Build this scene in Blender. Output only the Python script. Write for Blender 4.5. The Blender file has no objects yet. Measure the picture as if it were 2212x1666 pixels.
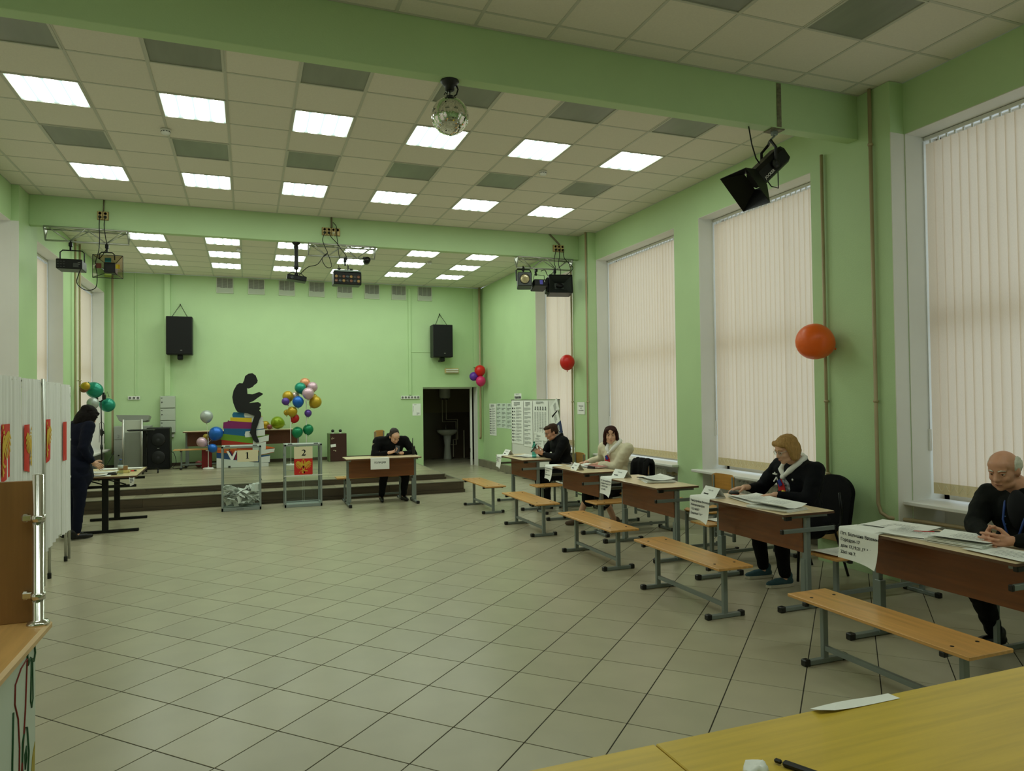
import bpy, bmesh, math, random
import numpy as np
from mathutils import Vector, Matrix, noise
random.seed(7)
SC = bpy.context.scene
COL = SC.collection
PI = math.pi
V = Vector

# ---------------------------------------------------------------- camera, sky, exposure
CAM = V((1.963, -7.0985, 1.678))
yaw, pitch, roll, FPX = 0.359213, 0.0193545, -0.012139, 1526.28
fw = V((math.sin(yaw)*math.cos(pitch), math.cos(yaw)*math.cos(pitch), math.sin(pitch)))
r0 = V((math.cos(yaw), -math.sin(yaw), 0)); u0 = r0.cross(fw)
rt = math.cos(roll)*r0 + math.sin(roll)*u0; up = -math.sin(roll)*r0 + math.cos(roll)*u0
cd = bpy.data.cameras.new('camera'); cam = bpy.data.objects.new('camera', cd); COL.objects.link(cam)
cd.sensor_fit = 'HORIZONTAL'; cd.sensor_width = 36; cd.lens = 36*FPX/2212; cd.clip_start = .05
m = Matrix((rt, up, -fw)).transposed().to_4x4(); m.translation = CAM; cam.matrix_world = m
SC.camera = cam
SC.view_settings.view_transform = 'Standard'; SC.view_settings.look = 'None'
SC.view_settings.gamma = 1; SC.view_settings.use_curve_mapping = False
SC.view_settings.exposure = 0.0
w = bpy.data.worlds.new('overcast_sky'); SC.world = w; w.use_nodes = True
nt = w.node_tree; bg = nt.nodes['Background']
bg.inputs[0].default_value = (.78, .88, 1, 1); bg.inputs[1].default_value = SKY_STRENGTH = 1.4
PANEL_STRENGTH = 17.0

# ---------------------------------------------------------------- materials
def lin(c):
    return tuple(((x/255)/12.92 if x/255 <= .04045 else ((x/255+.055)/1.055)**2.4) for x in c)
MATS = {}
def mat(name, c, rough=.6, metal=0, spec=.5, var=0, nscale=6, bump=0, bscale=40, stretch=None, per_obj=0, coat=0):
    if name in MATS: return MATS[name]
    m = bpy.data.materials.new(name); m.use_nodes = True; N = m.node_tree.nodes; L = m.node_tree.links
    b = N['Principled BSDF']; rgb = lin(c)
    b.inputs['Base Color'].default_value = (*rgb, 1); b.inputs['Roughness'].default_value = rough
    b.inputs['Metallic'].default_value = metal; b.inputs['Specular IOR Level'].default_value = spec
    b.inputs['Coat Weight'].default_value = coat
    m.diffuse_color = (*rgb, 1)
    if var or bump or per_obj:
        tc = N.new('ShaderNodeTexCoord'); mp = N.new('ShaderNodeMapping')
        L.new(tc.outputs['Object'], mp.inputs[0])
        if stretch: mp.inputs['Scale'].default_value = stretch
        src = None
        if var:
            n = N.new('ShaderNodeTexNoise'); n.inputs['Scale'].default_value = nscale; n.inputs['Detail'].default_value = 5
            L.new(mp.outputs[0], n.inputs['Vector'])
            r = N.new('ShaderNodeValToRGB'); r.color_ramp.elements[0].position = .3; r.color_ramp.elements[1].position = .7
            r.color_ramp.elements[0].color = (*[x*(1-var) for x in rgb], 1); r.color_ramp.elements[1].color = (*[min(1, x*(1+var)) for x in rgb], 1)
            L.new(n.outputs['Fac'], r.inputs[0]); src = r.outputs[0]
        if per_obj:
            oi = N.new('ShaderNodeObjectInfo'); mr = N.new('ShaderNodeMapRange')
            mr.inputs[3].default_value = 1-per_obj; mr.inputs[4].default_value = 1+per_obj
            L.new(oi.outputs['Random'], mr.inputs[0])
            mx = N.new('ShaderNodeMix'); mx.data_type = 'RGBA'; mx.blend_type = 'MULTIPLY'; mx.inputs[0].default_value = 1
            if src: L.new(src, mx.inputs[6])
            else: mx.inputs[6].default_value = (*rgb, 1)
            L.new(mr.outputs[0], mx.inputs[7]); src = mx.outputs[2]
        if src: L.new(src, b.inputs['Base Color'])
        if bump:
            n2 = N.new('ShaderNodeTexNoise'); n2.inputs['Scale'].default_value = bscale; n2.inputs['Detail'].default_value = 3
            L.new(mp.outputs[0], n2.inputs['Vector'])
            bp = N.new('ShaderNodeBump'); bp.inputs['Strength'].default_value = bump; bp.inputs['Distance'].default_value = .01
            L.new(n2.outputs['Fac'], bp.inputs['Height']); L.new(bp.outputs[0], b.inputs['Normal'])
    MATS[name] = m
    return m
def woodmat(name, c, axis, rough=.35, var=.16):
    st = [22, 22, 22]; st['xyz'.index(axis)] = 1.3
    return mat(name, c, rough, var=var, nscale=1.6, stretch=st, coat=.15, per_obj=.04)

WALL = mat('green_wall_paint', (186, 215, 162), .55, var=.03, nscale=1.5, bump=.12, bscale=90)
CEILT = mat('ceiling_tile_board', (226, 221, 206), .9, var=.025, nscale=60, bump=.1, bscale=150, per_obj=.02)
TEE = mat('ceiling_grid_metal', (196, 196, 182), .5)
WHITEP = mat('white_plaster', (226, 226, 216), .8, var=.02, nscale=3)
FLOORT = mat('floor_tile_ceramic', (174, 168, 142), .3, var=.05, nscale=3.5, per_obj=.05, bump=.02, bscale=8)
GROUT = mat('dark_grout', (46, 42, 33), .9)
PLINTH = mat('brown_plinth_tile', (128, 122, 104), .4, var=.08, nscale=5, per_obj=.06)
LAM = woodmat('table_laminate', (226, 204, 166), 'y')
LAMX = woodmat('table_laminate_crosswise', (232, 212, 176), 'x')
BEECH = woodmat('bench_beech', (214, 160, 92), 'y', .3)
BEECHX = woodmat('bench_beech_crosswise', (196, 142, 92), 'x', .3)
PANELW = woodmat('modesty_panel_wood', (126, 72, 32), 'y', .45)
PANELX = woodmat('modesty_panel_wood_crosswise', (150, 92, 48), 'x', .45)
FGT = woodmat('yellow_table_laminate', (206, 176, 66), 'x', .35, .12)
OLDW = woodmat('old_brown_wood', (104, 56, 30), 'x', .45)
CHAIRW = mat('chair_plywood', (190, 138, 62), .35, var=.12, nscale=3, stretch=(4, 1, 14))
GREYM = mat('grey_steel_tube', (132, 142, 138), .4, .25)
BLKP = mat('black_plastic', (12, 13, 12), .45)
BLKM = mat('black_metal', (11, 11, 11), .4, .3)
CHROME = mat('chrome', (220, 220, 215), .16, 1)
ALU = mat('brushed_aluminium', (188, 190, 182), .35, .8)
WHITE = mat('white_plastic', (228, 228, 222), .4)
PAPER = mat('white_paper', (240, 242, 236), .8, var=.02, nscale=9)
INK = mat('black_ink', (10, 10, 12), .8)
GINK = mat('grey_print', (120, 124, 122), .8)
CREAMP = mat('cream_paper', (232, 222, 186), .8)
BEIGE = mat('old_beige_plastic', (206, 184, 126), .45)
PIPE = mat('pipe_paint', (176, 160, 124), .4, var=.08, nscale=12, stretch=(1, 1, .2))
STAGEP = mat('stage_laminate', (150, 144, 118), .32, var=.28, nscale=1.4, stretch=(1.2, 24, 24), per_obj=.16)
STAGED = mat('stage_riser_dark', (78, 66, 50), .45, var=.3, nscale=1.6, stretch=(1, 10, 8), per_obj=.1)
ALUT = mat('aluminium_nosing', (150, 146, 130), .4, .5)
RED = mat('banner_red', (206, 36, 24), .6)
GOLD = mat('emblem_gold', (214, 176, 52), .5)
CURT = mat('white_curtain_cloth', (236, 238, 236), .8, var=.02, nscale=4)
SKIN = mat('skin', (220, 172, 144), .5, var=.06, nscale=14)
SKINR = mat('skin_ruddy', (206, 150, 122), .5, var=.07, nscale=14)
LIPS = mat('lips', (168, 84, 76), .5)
EYEW = mat('eye_white', (226, 222, 214), .3)
EYED = mat('eye_iris', (40, 30, 24), .2)
NAVY = mat('navy_cloth', (10, 12, 18), .85, spec=.2, var=.15, nscale=5, bump=.2, bscale=30)
DNAVY = mat('dark_navy_suit', (13, 18, 38), .8, spec=.2, var=.12, nscale=5, bump=.15, bscale=30)
BLKC = mat('black_cloth', (9, 9, 11), .85, spec=.2, var=.15, nscale=5, bump=.2, bscale=30)
GREENJ = mat('dark_green_jacket', (13, 16, 13), .85, spec=.2, var=.15, nscale=5, bump=.2, bscale=30)
CARDI = mat('cream_knit', (222, 214, 186), .95, var=.05, nscale=30, bump=.35, bscale=160)
SHOEB = mat('black_shoe_leather', (9, 9, 9), .4)
STEAL = mat('teal_knit_shoe', (52, 84, 92), .85, bump=.3, bscale=200)
SOLEW = mat('shoe_sole_pale', (206, 200, 180), .6)
LEATHB = mat('brown_suede', (92, 76, 60), .9)
HBLK = mat('hair_black', (22, 17, 15), .65, spec=.15, bump=.6, bscale=70, stretch=(6, 6, .6))
HBRN = mat('hair_dark_brown', (66, 46, 32), .65, spec=.15, bump=.6, bscale=70, stretch=(6, 6, .6))
HRED = mat('hair_auburn', (58, 28, 24), .65, spec=.15, bump=.6, bscale=70, stretch=(6, 6, .6))
HBLO = mat('hair_ash_blonde', (176, 138, 84), .65, spec=.15, var=.2, nscale=20, stretch=(5, 5, .6), bump=.6, bscale=60)
HGRY = mat('hair_grey', (216, 214, 200), .7, spec=.15, var=.12, nscale=40, stretch=(8, 8, 1), bump=.25, bscale=60)
SCARF = mat('white_scarf', (236, 236, 230), .7)
SCRED = mat('scarf_red', (206, 34, 40), .7)
SCBLU = mat('scarf_blue', (30, 48, 140), .7)
FLORAL = mat('black_white_floral', (150, 156, 164), .8, var=.95, nscale=40)

def clear_mat(name, tint, gloss=.12, rough=.05):
    m = bpy.data.materials.new(name); m.use_nodes = True; N = m.node_tree.nodes; L = m.node_tree.links
    N.remove(N['Principled BSDF']); o = N['Material Output']
    t = N.new('ShaderNodeBsdfTransparent'); t.inputs[0].default_value = (*tint, 1)
    g = N.new('ShaderNodeBsdfGlossy'); g.inputs['Roughness'].default_value = rough
    lw = N.new('ShaderNodeLayerWeight'); pw = N.new('ShaderNodeMath'); pw.operation = 'POWER'; pw.inputs[1].default_value = 4; L.new(lw.outputs['Facing'], pw.inputs[0])
    fr = N.new('ShaderNodeMath'); fr.operation = 'MULTIPLY_ADD'; fr.inputs[1].default_value = .45; fr.inputs[2].default_value = .03; L.new(pw.outputs[0], fr.inputs[0])
    mx = N.new('ShaderNodeMixShader'); L.new(fr.outputs[0], mx.inputs[0]); L.new(t.outputs[0], mx.inputs[1]); L.new(g.outputs[0], mx.inputs[2])
    L.new(mx.outputs[0], o.inputs[0]); MATS[name] = m
    return m
GLASS = clear_mat('window_glass', (.93, .96, .95))
ACRYL = clear_mat('clear_acrylic', (.95, .97, .96))
PETC = clear_mat('clear_bottle_plastic', (.80, .88, .88))
PETG = clear_mat('green_bottle_plastic', (.35, .72, .66))

def blind_mat(name, c, trans):
    m = bpy.data.materials.new(name); m.use_nodes = True; N = m.node_tree.nodes; L = m.node_tree.links
    N.remove(N['Principled BSDF']); o = N['Material Output']
    tc = N.new('ShaderNodeTexCoord'); mp = N.new('ShaderNodeMapping'); mp.inputs['Scale'].default_value = (300, 300, 60)
    n = N.new('ShaderNodeTexNoise'); n.inputs['Scale'].default_value = 1; L.new(tc.outputs['Object'], mp.inputs[0]); L.new(mp.outputs[0], n.inputs[0])
    r = N.new('ShaderNodeValToRGB'); rgb = lin(c)
    r.color_ramp.elements[0].color = (*[x*.92 for x in rgb], 1); r.color_ramp.elements[1].color = (*[min(1, x*1.06) for x in rgb], 1)
    L.new(n.outputs['Fac'], r.inputs[0])
    d = N.new('ShaderNodeBsdfDiffuse'); t = N.new('ShaderNodeBsdfTranslucent')
    L.new(r.outputs[0], d.inputs[0]); L.new(r.outputs[0], t.inputs[0])
    mx = N.new('ShaderNodeMixShader'); mx.inputs[0].default_value = trans
    L.new(d.outputs[0], mx.inputs[1]); L.new(t.outputs[0], mx.inputs[2]); L.new(mx.outputs[0], o.inputs[0])
    MATS[name] = m
    return m
BLIND = blind_mat('blind_fabric', (240, 222, 198), .45)
BLINDB = blind_mat('blind_hem_fabric', (212, 194, 150), .2)

def lamp_mat(name, lo, hi, strength):
    m = bpy.data.materials.new(name); m.use_nodes = True; N = m.node_tree.nodes; L = m.node_tree.links
    N.remove(N['Principled BSDF']); o = N['Material Output']; e = N.new('ShaderNodeEmission')
    tc = N.new('ShaderNodeTexCoord'); sx = N.new('ShaderNodeSeparateXYZ'); L.new(tc.outputs['Object'], sx.inputs[0])
    def mth(op, a, b=None):
        k = N.new('ShaderNodeMath'); k.operation = op
        for i, x in enumerate((a, b)):
            if x is None: continue
            if isinstance(x, (int, float)): k.inputs[i].default_value = x
            else: L.new(x, k.inputs[i])
        return k.outputs[0]
    # four tubes, along y, 0.14 apart
    ph = mth('MULTIPLY', sx.outputs[0], 2*PI/.14)
    co = mth('MULTIPLY_ADD', mth('COSINE', mth('ADD', ph, PI)), .5); N[co.node.name].inputs[2].default_value = .5
    ends = mth('MULTIPLY', mth('ABSOLUTE', sx.outputs[1]), 3.4)
    ends = mth('POWER', ends, 14)
    f = mth('SUBTRACT', co, mth('MULTIPLY', ends, .5))
    r = N.new('ShaderNodeValToRGB'); L.new(f, r.inputs[0])
    r.color_ramp.elements[0].color = (*lo, 1); r.color_ramp.elements[1].color = (*hi, 1); r.color_ramp.elements[1].position = .8
    L.new(r.outputs[0], e.inputs[0]); e.inputs[1].default_value = strength
    L.new(e.outputs[0], o.inputs[0]); MATS[name] = m
    return m
LAMPON = lamp_mat('lit_diffuser', (.047, .062, .056), (.90, 1, .88), PANEL_STRENGTH)
LAMPOFF = mat('unlit_diffuser', (136, 140, 128), .35, var=.12, nscale=3, stretch=(2, .3, 1))

# ---------------------------------------------------------------- mesh helpers
class MB:
    def __init__(s): s.v = []; s.f = []; s.m = []; s.s = []
    def add(s, vs, fs, m=0, smooth=False):
        o = len(s.v); s.v += [tuple(p) for p in vs]
        for f in fs: s.f.append([i+o for i in f]); s.m.append(m); s.s.append(smooth)
        return s
    def box(s, c, d, b=0, R=None, m=0):
        hx, hy, hz = d[0]/2, d[1]/2, d[2]/2; b = min(b, hx*.9, hy*.9, hz*.9)
        P = []
        if b <= 0:
            P = [V((x, y, z)) for x in (-hx, hx) for y in (-hy, hy) for z in (-hz, hz)]
            F = [(0,1,3,2), (4,6,7,5), (0,4,5,1), (2,3,7,6), (0,2,6,4), (1,5,7,3)]
        else:
            idx = {}
            for sx in (-1, 1):
                for sy in (-1, 1):
                    for sz in (-1, 1):
                        for a in range(3):
                            q = [sx*(hx-b), sy*(hy-b), sz*(hz-b)]; q[a] += b*(sx, sy, sz)[a]
                            idx[(sx, sy, sz, a)] = len(P); P.append(V(q))
            F = []
            for a in range(3):
                u, v = [(1, 2), (2, 0), (0, 1)][a]
                for sg in (-1, 1):
                    q = []
                    for cu, cv in ((-1, -1), (1, -1), (1, 1), (-1, 1)):
                        k = [0, 0, 0]; k[a] = sg; k[u] = cu; k[v] = cv; q.append(idx[(*k, a)])
                    F.append(q if sg > 0 else q[::-1])
            for a in range(3):
                u, v = [(1, 2), (2, 0), (0, 1)][a]
                for su in (-1, 1):
                    for sv in (-1, 1):
                        k1 = [0]*3; k1[u] = su; k1[v] = sv; k1[a] = -1; k2 = list(k1); k2[a] = 1
                        q = [idx[(*k1, u)], idx[(*k2, u)], idx[(*k2, v)], idx[(*k1, v)]]
                        F.append(q if su*sv < 0 else q[::-1])
            for sx in (-1, 1):
                for sy in (-1, 1):
                    for sz in (-1, 1):
                        q = [idx[(sx, sy, sz, a)] for a in range(3)]
                        F.append(q if sx*sy*sz > 0 else q[::-1])
        if R is not None: P = [R @ p for p in P]
        c = V(c)
        return s.add([p+c for p in P], F, m)
    def bx(s, x0, x1, y0, y1, z0, z1, b=0, m=0):
        return s.box(((x0+x1)/2, (y0+y1)/2, (z0+z1)/2), (abs(x1-x0), abs(y1-y0), abs(z1-z0)), b, None, m)
    def tube(s, pts, r, n=8, m=0, smooth=True, closed=False):
        pts = [V(p) for p in pts]; k = len(pts); rs = r if isinstance(r, (list, tuple)) else [r]*k
        vs = []; prev = None
        for i, p in enumerate(pts):
            if closed: t = pts[(i+1) % k]-pts[i-1]
            else: t = (pts[min(i+1, k-1)]-pts[max(i-1, 0)])
            t.normalize()
            if prev is None:
                a = V((0, 0, 1)) if abs(t.z) < .9 else V((1, 0, 0)); nx = t.cross(a).normalized()
            else: nx = (prev-t*prev.dot(t)).normalized()
            prev = nx; ny = t.cross(nx)
            for j in range(n):
                an = 2*PI*j/n; vs.append(p+(nx*math.cos(an)+ny*math.sin(an))*rs[i])
        fs = []
        for i in range(k if closed else k-1):
            for j in range(n):
                a = i*n+j; b_ = i*n+(j+1) % n; i2 = ((i+1) % k)*n
                fs.append((a, b_, i2+(j+1) % n, i2+j))
        s.add(vs, fs, m, smooth)
        if not closed:
            o = len(s.v)-len(vs)
            s.f.append([o+j for j in range(n)][::-1]); s.m.append(m); s.s.append(False)
            s.f.append([o+(k-1)*n+j for j in range(n)]); s.m.append(m); s.s.append(False)
        return s
    def bar(s, p0, p1, w, h=None, m=0, up_=(0, 0, 1), b=0):
        p0, p1 = V(p0), V(p1); h = h or w; t = (p1-p0); l = t.length; t.normalize(); u = V(up_)
        if abs(t.dot(u)) > .95: u = V((1, 0, 0))
        x = t.cross(u).normalized(); z = x.cross(t)
        return s.box((p0+p1)/2, (w, l, h), b, Matrix((x, t, z)).transposed(), m)
    def ell(s, c, r, n=12, k=8, m=0, R=None, smooth=True):
        c = V(c); r = (r, r, r) if not isinstance(r, (tuple, list)) else r; vs = []
        for i in range(k+1):
            th = PI*i/k
            for j in range(n):
                ph = 2*PI*j/n; q = V((r[0]*math.sin(th)*math.cos(ph), r[1]*math.sin(th)*math.sin(ph), r[2]*math.cos(th)))
                vs.append(c+(R @ q if R is not None else q))
        fs = [(i*n+j, (i+1)*n+j, (i+1)*n+(j+1) % n, i*n+(j+1) % n) for i in range(k) for j in range(n)]
        return s.add(vs, fs, m, smooth)
    def lathe(s, prof, c=(0, 0, 0), n=16, m=0, R=None, smooth=True):
        c = V(c); vs = []
        for r, z in prof:
            for j in range(n):
                q = V((r*math.cos(2*PI*j/n), r*math.sin(2*PI*j/n), z)); vs.append(c+(R @ q if R is not None else q))
        k = len(prof)
        fs = [(i*n+j, i*n+(j+1) % n, (i+1)*n+(j+1) % n, (i+1)*n+j) for i in range(k-1) for j in range(n)]
        fs += [tuple(range(n))[::-1], tuple((k-1)*n+j for j in range(n))]
        return s.add(vs, fs, m, smooth)
    def prism(s, poly, o, ax, ay, th, m=0):
        """2-D polygon in the plane (o, ax, ay), thickened by th along ax x ay"""
        o, ax, ay = V(o), V(ax), V(ay); nz = ax.cross(ay).normalized(); k = len(poly)
        a = sum(poly[i][0]*poly[(i+1) % k][1]-poly[(i+1) % k][0]*poly[i][1] for i in range(k))
        if a < 0: poly = poly[::-1]
        A = [o+ax*x+ay*y for x, y in poly]; B = [p+nz*th for p in A]
        fs = [tuple(range(k))[::-1], tuple(range(k, 2*k))]+[(i, (i+1) % k, k+(i+1) % k, k+i) for i in range(k)]
        return s.add(A+B, fs, m)
    def build(s, name, mats, parent=None, loc=None):
        me = bpy.data.meshes.new(name); me.from_pydata(s.v, [], s.f)
        mats = mats if isinstance(mats, (list, tuple)) else [mats]
        for x in mats: me.materials.append(x)
        me.polygons.foreach_set('material_index', s.m); me.polygons.foreach_set('use_smooth', s.s)
        me.update()
        o = bpy.data.objects.new(name, me); COL.objects.link(o)
        if parent is not None: o.parent = parent
        if loc is not None: o.location = loc
        return o

def tag(o, label=None, cat=None, group=None, kind=None):
    for k, x in (('label', label), ('category', cat), ('group', group), ('kind', kind)):
        if x: o[k] = x
    return o
def thing(name, label, cat, loc=(0, 0, 0), rz=0, group=None):
    o = bpy.data.objects.new(name, None); COL.objects.link(o); o.empty_display_size = .1
    o.location = loc; o.rotation_euler = (0, 0, rz)
    return tag(o, label, cat, group)
def kids(o): return [c for c in KID.get(o.name, [])]
KID = {}
def copy_tree(o, parent=None):
    c = o.copy(); COL.objects.link(c)
    if parent is not None: c.parent = parent
    for ch in list(o.children): copy_tree(ch, c)
    return c
def struct(o): o['kind'] = 'structure'; return o
def text(s, name, size, mt, parent, o, ax, ay, align='LEFT', th=.0008, bold=0):
    """flat lettering: baseline start o, direction ax, upwards ay"""
    c = bpy.data.curves.new(name, 'FONT'); c.body = s; c.size = size; c.align_x = align; c.resolution_u = 2; c.offset = bold
    tmp = bpy.data.objects.new(name, c); COL.objects.link(tmp)
    dg = bpy.context.evaluated_depsgraph_get(); me = bpy.data.meshes.new_from_object(tmp.evaluated_get(dg)); bpy.data.objects.remove(tmp)
    ax, ay = V(ax).normalized(), V(ay).normalized(); M = Matrix((ax, ay, ax.cross(ay))).transposed().to_4x4(); M.translation = V(o)
    me.transform(M); me.materials.clear(); me.materials.append(mt); me.name = name
    ob = bpy.data.objects.new(name, me); COL.objects.link(ob); ob.parent = parent
    return ob
def lines(mb, o, ax, ay, w, h, n, m=0, seed=1, th=.0006, full=.9, thick=.45):
    """rows of print, as thin ink strips"""
    rnd = random.Random(seed); o, ax, ay = V(o), V(ax), V(ay)
    for i in range(n):
        y = h-(i+.5)*h/n; t = h/n*thick; l = w*(full if i < n-1 else .5)*rnd.uniform(.86, 1)
        x = 0
        while x < l:
            ww = min(rnd.uniform(.05, .16)*w, l-x)
            mb.prism([(x, y-t/2), (x+ww, y-t/2), (x+ww, y+t/2), (x, y+t/2)], o, ax, ay, th, m); x += ww+.02*w
    return mb
# ---------------------------------------------------------------- the room
XL, XR, YB, YF, ZC = -.86, 7.583, 10.05, -10.0, 4.518
def proj(p):
    d = V(p)-CAM; z = d.dot(fw)
    return (1106+FPX*d.dot(rt)/z, 833-FPX*d.dot(up)/z, z) if z > .1 else (-9e9, 0, z)
def seen(p, mrg=30):
    x, y, z = proj(p); return z > .1 and -mrg < x < 2212+mrg and -mrg < y < 1666+mrg

# floor: slab of grout and one tile per object, laid at 45 degrees
b = MB(); b.bx(XL-.4, XR+.5, YF-.2, 13, -.2, -.0025); FL = struct(b.build('floor', GROUT))
T = .39986; A0 = .767636; TX, TY = .9977, -1.8309
ca, sa = math.cos(A0), math.sin(A0)
b = MB(); b.box((0, 0, -.004), (T-.006, T-.006, .008), .0012)
tile0 = b.build('floor_tile', FLOORT, FL); bpy.data.objects.remove(tile0)
tm = bpy.data.meshes['floor_tile']
cells = []
for i in range(-40, 50):
    for j in range(-40, 50):
        x = TX+T*(ca*i-sa*j); y = TY+T*(sa*i+ca*j)
        if XL-.2 < x < XR+.45 and YF < y < 12.6:
            if x > XR and y > 6.5 and y < 10: continue
            vis = seen((x, y, 0)) and not (x < 5.1 and y > 5.9) and not (x < 1.2 and y < -4.2)
            cells.append((0 if vis else 1, proj((x, y, 0))[2] if vis else 99, x, y))
cells.sort()
rest = MB(); rr = Matrix.Rotation(A0, 3, 'Z')
for n, (k, dd, x, y) in enumerate(cells):
    if n < 300 and k == 0:
        o = bpy.data.objects.new('floor_tile', tm); COL.objects.link(o); o.parent = FL; o.location = (x, y, 0); o.rotation_euler = (0, 0, A0+PI/2*random.randrange(4))
    else: rest.box((x, y, -.004), (T-.006, T-.006, .008), 0, rr)
tag(rest.build('floor_tiles', FLOORT, FL), kind='stuff')

# side walls with window openings
RW = [(-7.4, -5.35), (-4.75, -2.38), (-1.38, .764), (1.335, 3.70), (4.45, 6.43)]
LW = [(-7.4, -5.35), (-4.75, -2.38), (-1.38, .764), (1.335, 3.60), (4.45, 6.36), (7.40, 9.93)]
ZW = 4.05; DEP = .27
def side_wall(name, X, sg, wins, holes):
    b = MB(); y = YF
    for a, c in wins+[(YB, None)]:
        b.bx(X, X+sg*.5, y, a, 0, ZC)
        if c is None: break
        b.bx(X, X+sg*.5, a, c, ZW, ZC)
        b.bx(X+sg*DEP+sg*.12, X+sg*.5, a, c, 0, .70, m=1)      # parapet behind the radiator
        y = c
    W = struct(b.build(name, [WALL, WHITEP]))
    for a, c in wins:                                          # white reveals of each niche
        r = MB(); r.bx(X+sg*.001, X+sg*.46, a-.012, a+.006, 0, ZW); r.build('reveal', WHITEP, W)
        r = MB(); r.bx(X+sg*.001, X+sg*.46, c-.006, c+.012, 0, ZW); r.build('reveal', WHITEP, W)
        r = MB(); r.bx(X+sg*.001, X+sg*.46, a, c, ZW-.006, ZW+.012); r.build('reveal', WHITEP, W)
    return W
WRIGHT = side_wall('wall_right', XR, 1, RW, None)
WLEFT = side_wall('wall_left', XL, -1, LW, None)
def pil(name, x0, x1, y0, y1, whiteend=None):
    b = MB(); b.bx(x0, x1, y0, y1, 0, ZC); o = struct(b.build(name, WALL))
    if whiteend is not None:
        r = MB(); r.bx(min(x0, x1)-.001, max(x0, x1)+.001, whiteend-.004, whiteend+.004, 0, ZW); r.build('reveal', WHITEP, o)
    return o
pil('wall_column', 7.42, XR+.01, -2.372, -1.40, -2.372)
pil('wall_column', 7.43, XR+.01, 3.705, 4.33)
pil('wall_column', XL-.01, -.775, 3.60, 4.45, 3.60)
pil('wall_column', XL-.01, -.775, -2.372, -1.40)
# back wall with the doorway, and the dark washroom behind
DX0, DX1, DZ = 6.045, 7.455, 2.0
b = MB(); b.bx(XL-.5, DX0, YB, YB+.3, 0, ZC); b.bx(DX1, XR+.5, YB, YB+.3, 0, ZC); b.bx(DX0, DX1, YB, YB+.3, DZ, ZC)
WBACK = struct(b.build('wall_back', WALL))
b = MB(); b.bx(XL-.5, XR+.5, YF-.2, YF, 0, ZC); struct(b.build('wall_front', WALL))
b = MB(); b.bx(DX1-.006, DX1+.004, YB-.002, YB+.3, 0, DZ); b.build('reveal', WHITEP, WBACK)
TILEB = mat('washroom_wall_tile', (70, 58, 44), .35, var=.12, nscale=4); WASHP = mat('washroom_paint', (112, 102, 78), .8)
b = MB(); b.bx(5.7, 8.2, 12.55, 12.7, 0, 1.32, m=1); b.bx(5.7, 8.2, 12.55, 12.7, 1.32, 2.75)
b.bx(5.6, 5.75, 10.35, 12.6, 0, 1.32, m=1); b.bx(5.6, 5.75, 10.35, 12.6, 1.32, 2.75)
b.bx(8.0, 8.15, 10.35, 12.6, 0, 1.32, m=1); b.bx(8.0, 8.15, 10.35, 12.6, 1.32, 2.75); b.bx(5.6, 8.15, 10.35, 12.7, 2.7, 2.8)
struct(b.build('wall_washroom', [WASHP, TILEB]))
dr = thing('door_1', None, None); dr['kind'] = 'structure'
b = MB(); b.bx(DX1-.10, DX1-.05, YB+.3, YB+.34, 0, DZ); b.bx(DX0+.0, DX0+.04, YB+.27, YB+.33, 0, DZ); b.bx(DX0, DX1-.05, YB+.27, YB+.33, DZ-.04, DZ)
b.build('door_frame', WHITE, dr)
b = MB(); b.bx(DX0+.02, DX0+.06, YB+.34, YB+1.15, .01, DZ-.05, .004); d = b.build('door_leaf', mat('brown_door', (86, 64, 44), .5), dr)
b = MB(); b.box((DX0+.075, YB+1.05, 1.0), (.03, .03, .12), .006); b.tube([(DX0+.07, YB+1.05, 1.02), (DX0+.13, YB+1.05, 1.02), (DX0+.13, YB+.95, 1.02)], .009); b.build('door_handle', CHROME, d)
b = MB(); b.bx(DX1-.12, DX1-.09, YB+.31, YB+.33, .33, .43); b.build('hinge', BLKM, dr)

# beams
def beam(x0, x1, y0, y1, z0):
    b = MB(); b.bx(x0, x1, y0, y1, z0, ZC+.01, .004); return struct(b.build('ceiling_beam', WALL))
beam(-.775, 7.42, -2.015, -1.895, 4.105)
BEAM2 = beam(-.775, 7.43, 4.045, 4.17, 4.11)
beam(XL, XR, -8.1, -7.95, 4.105)

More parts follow.
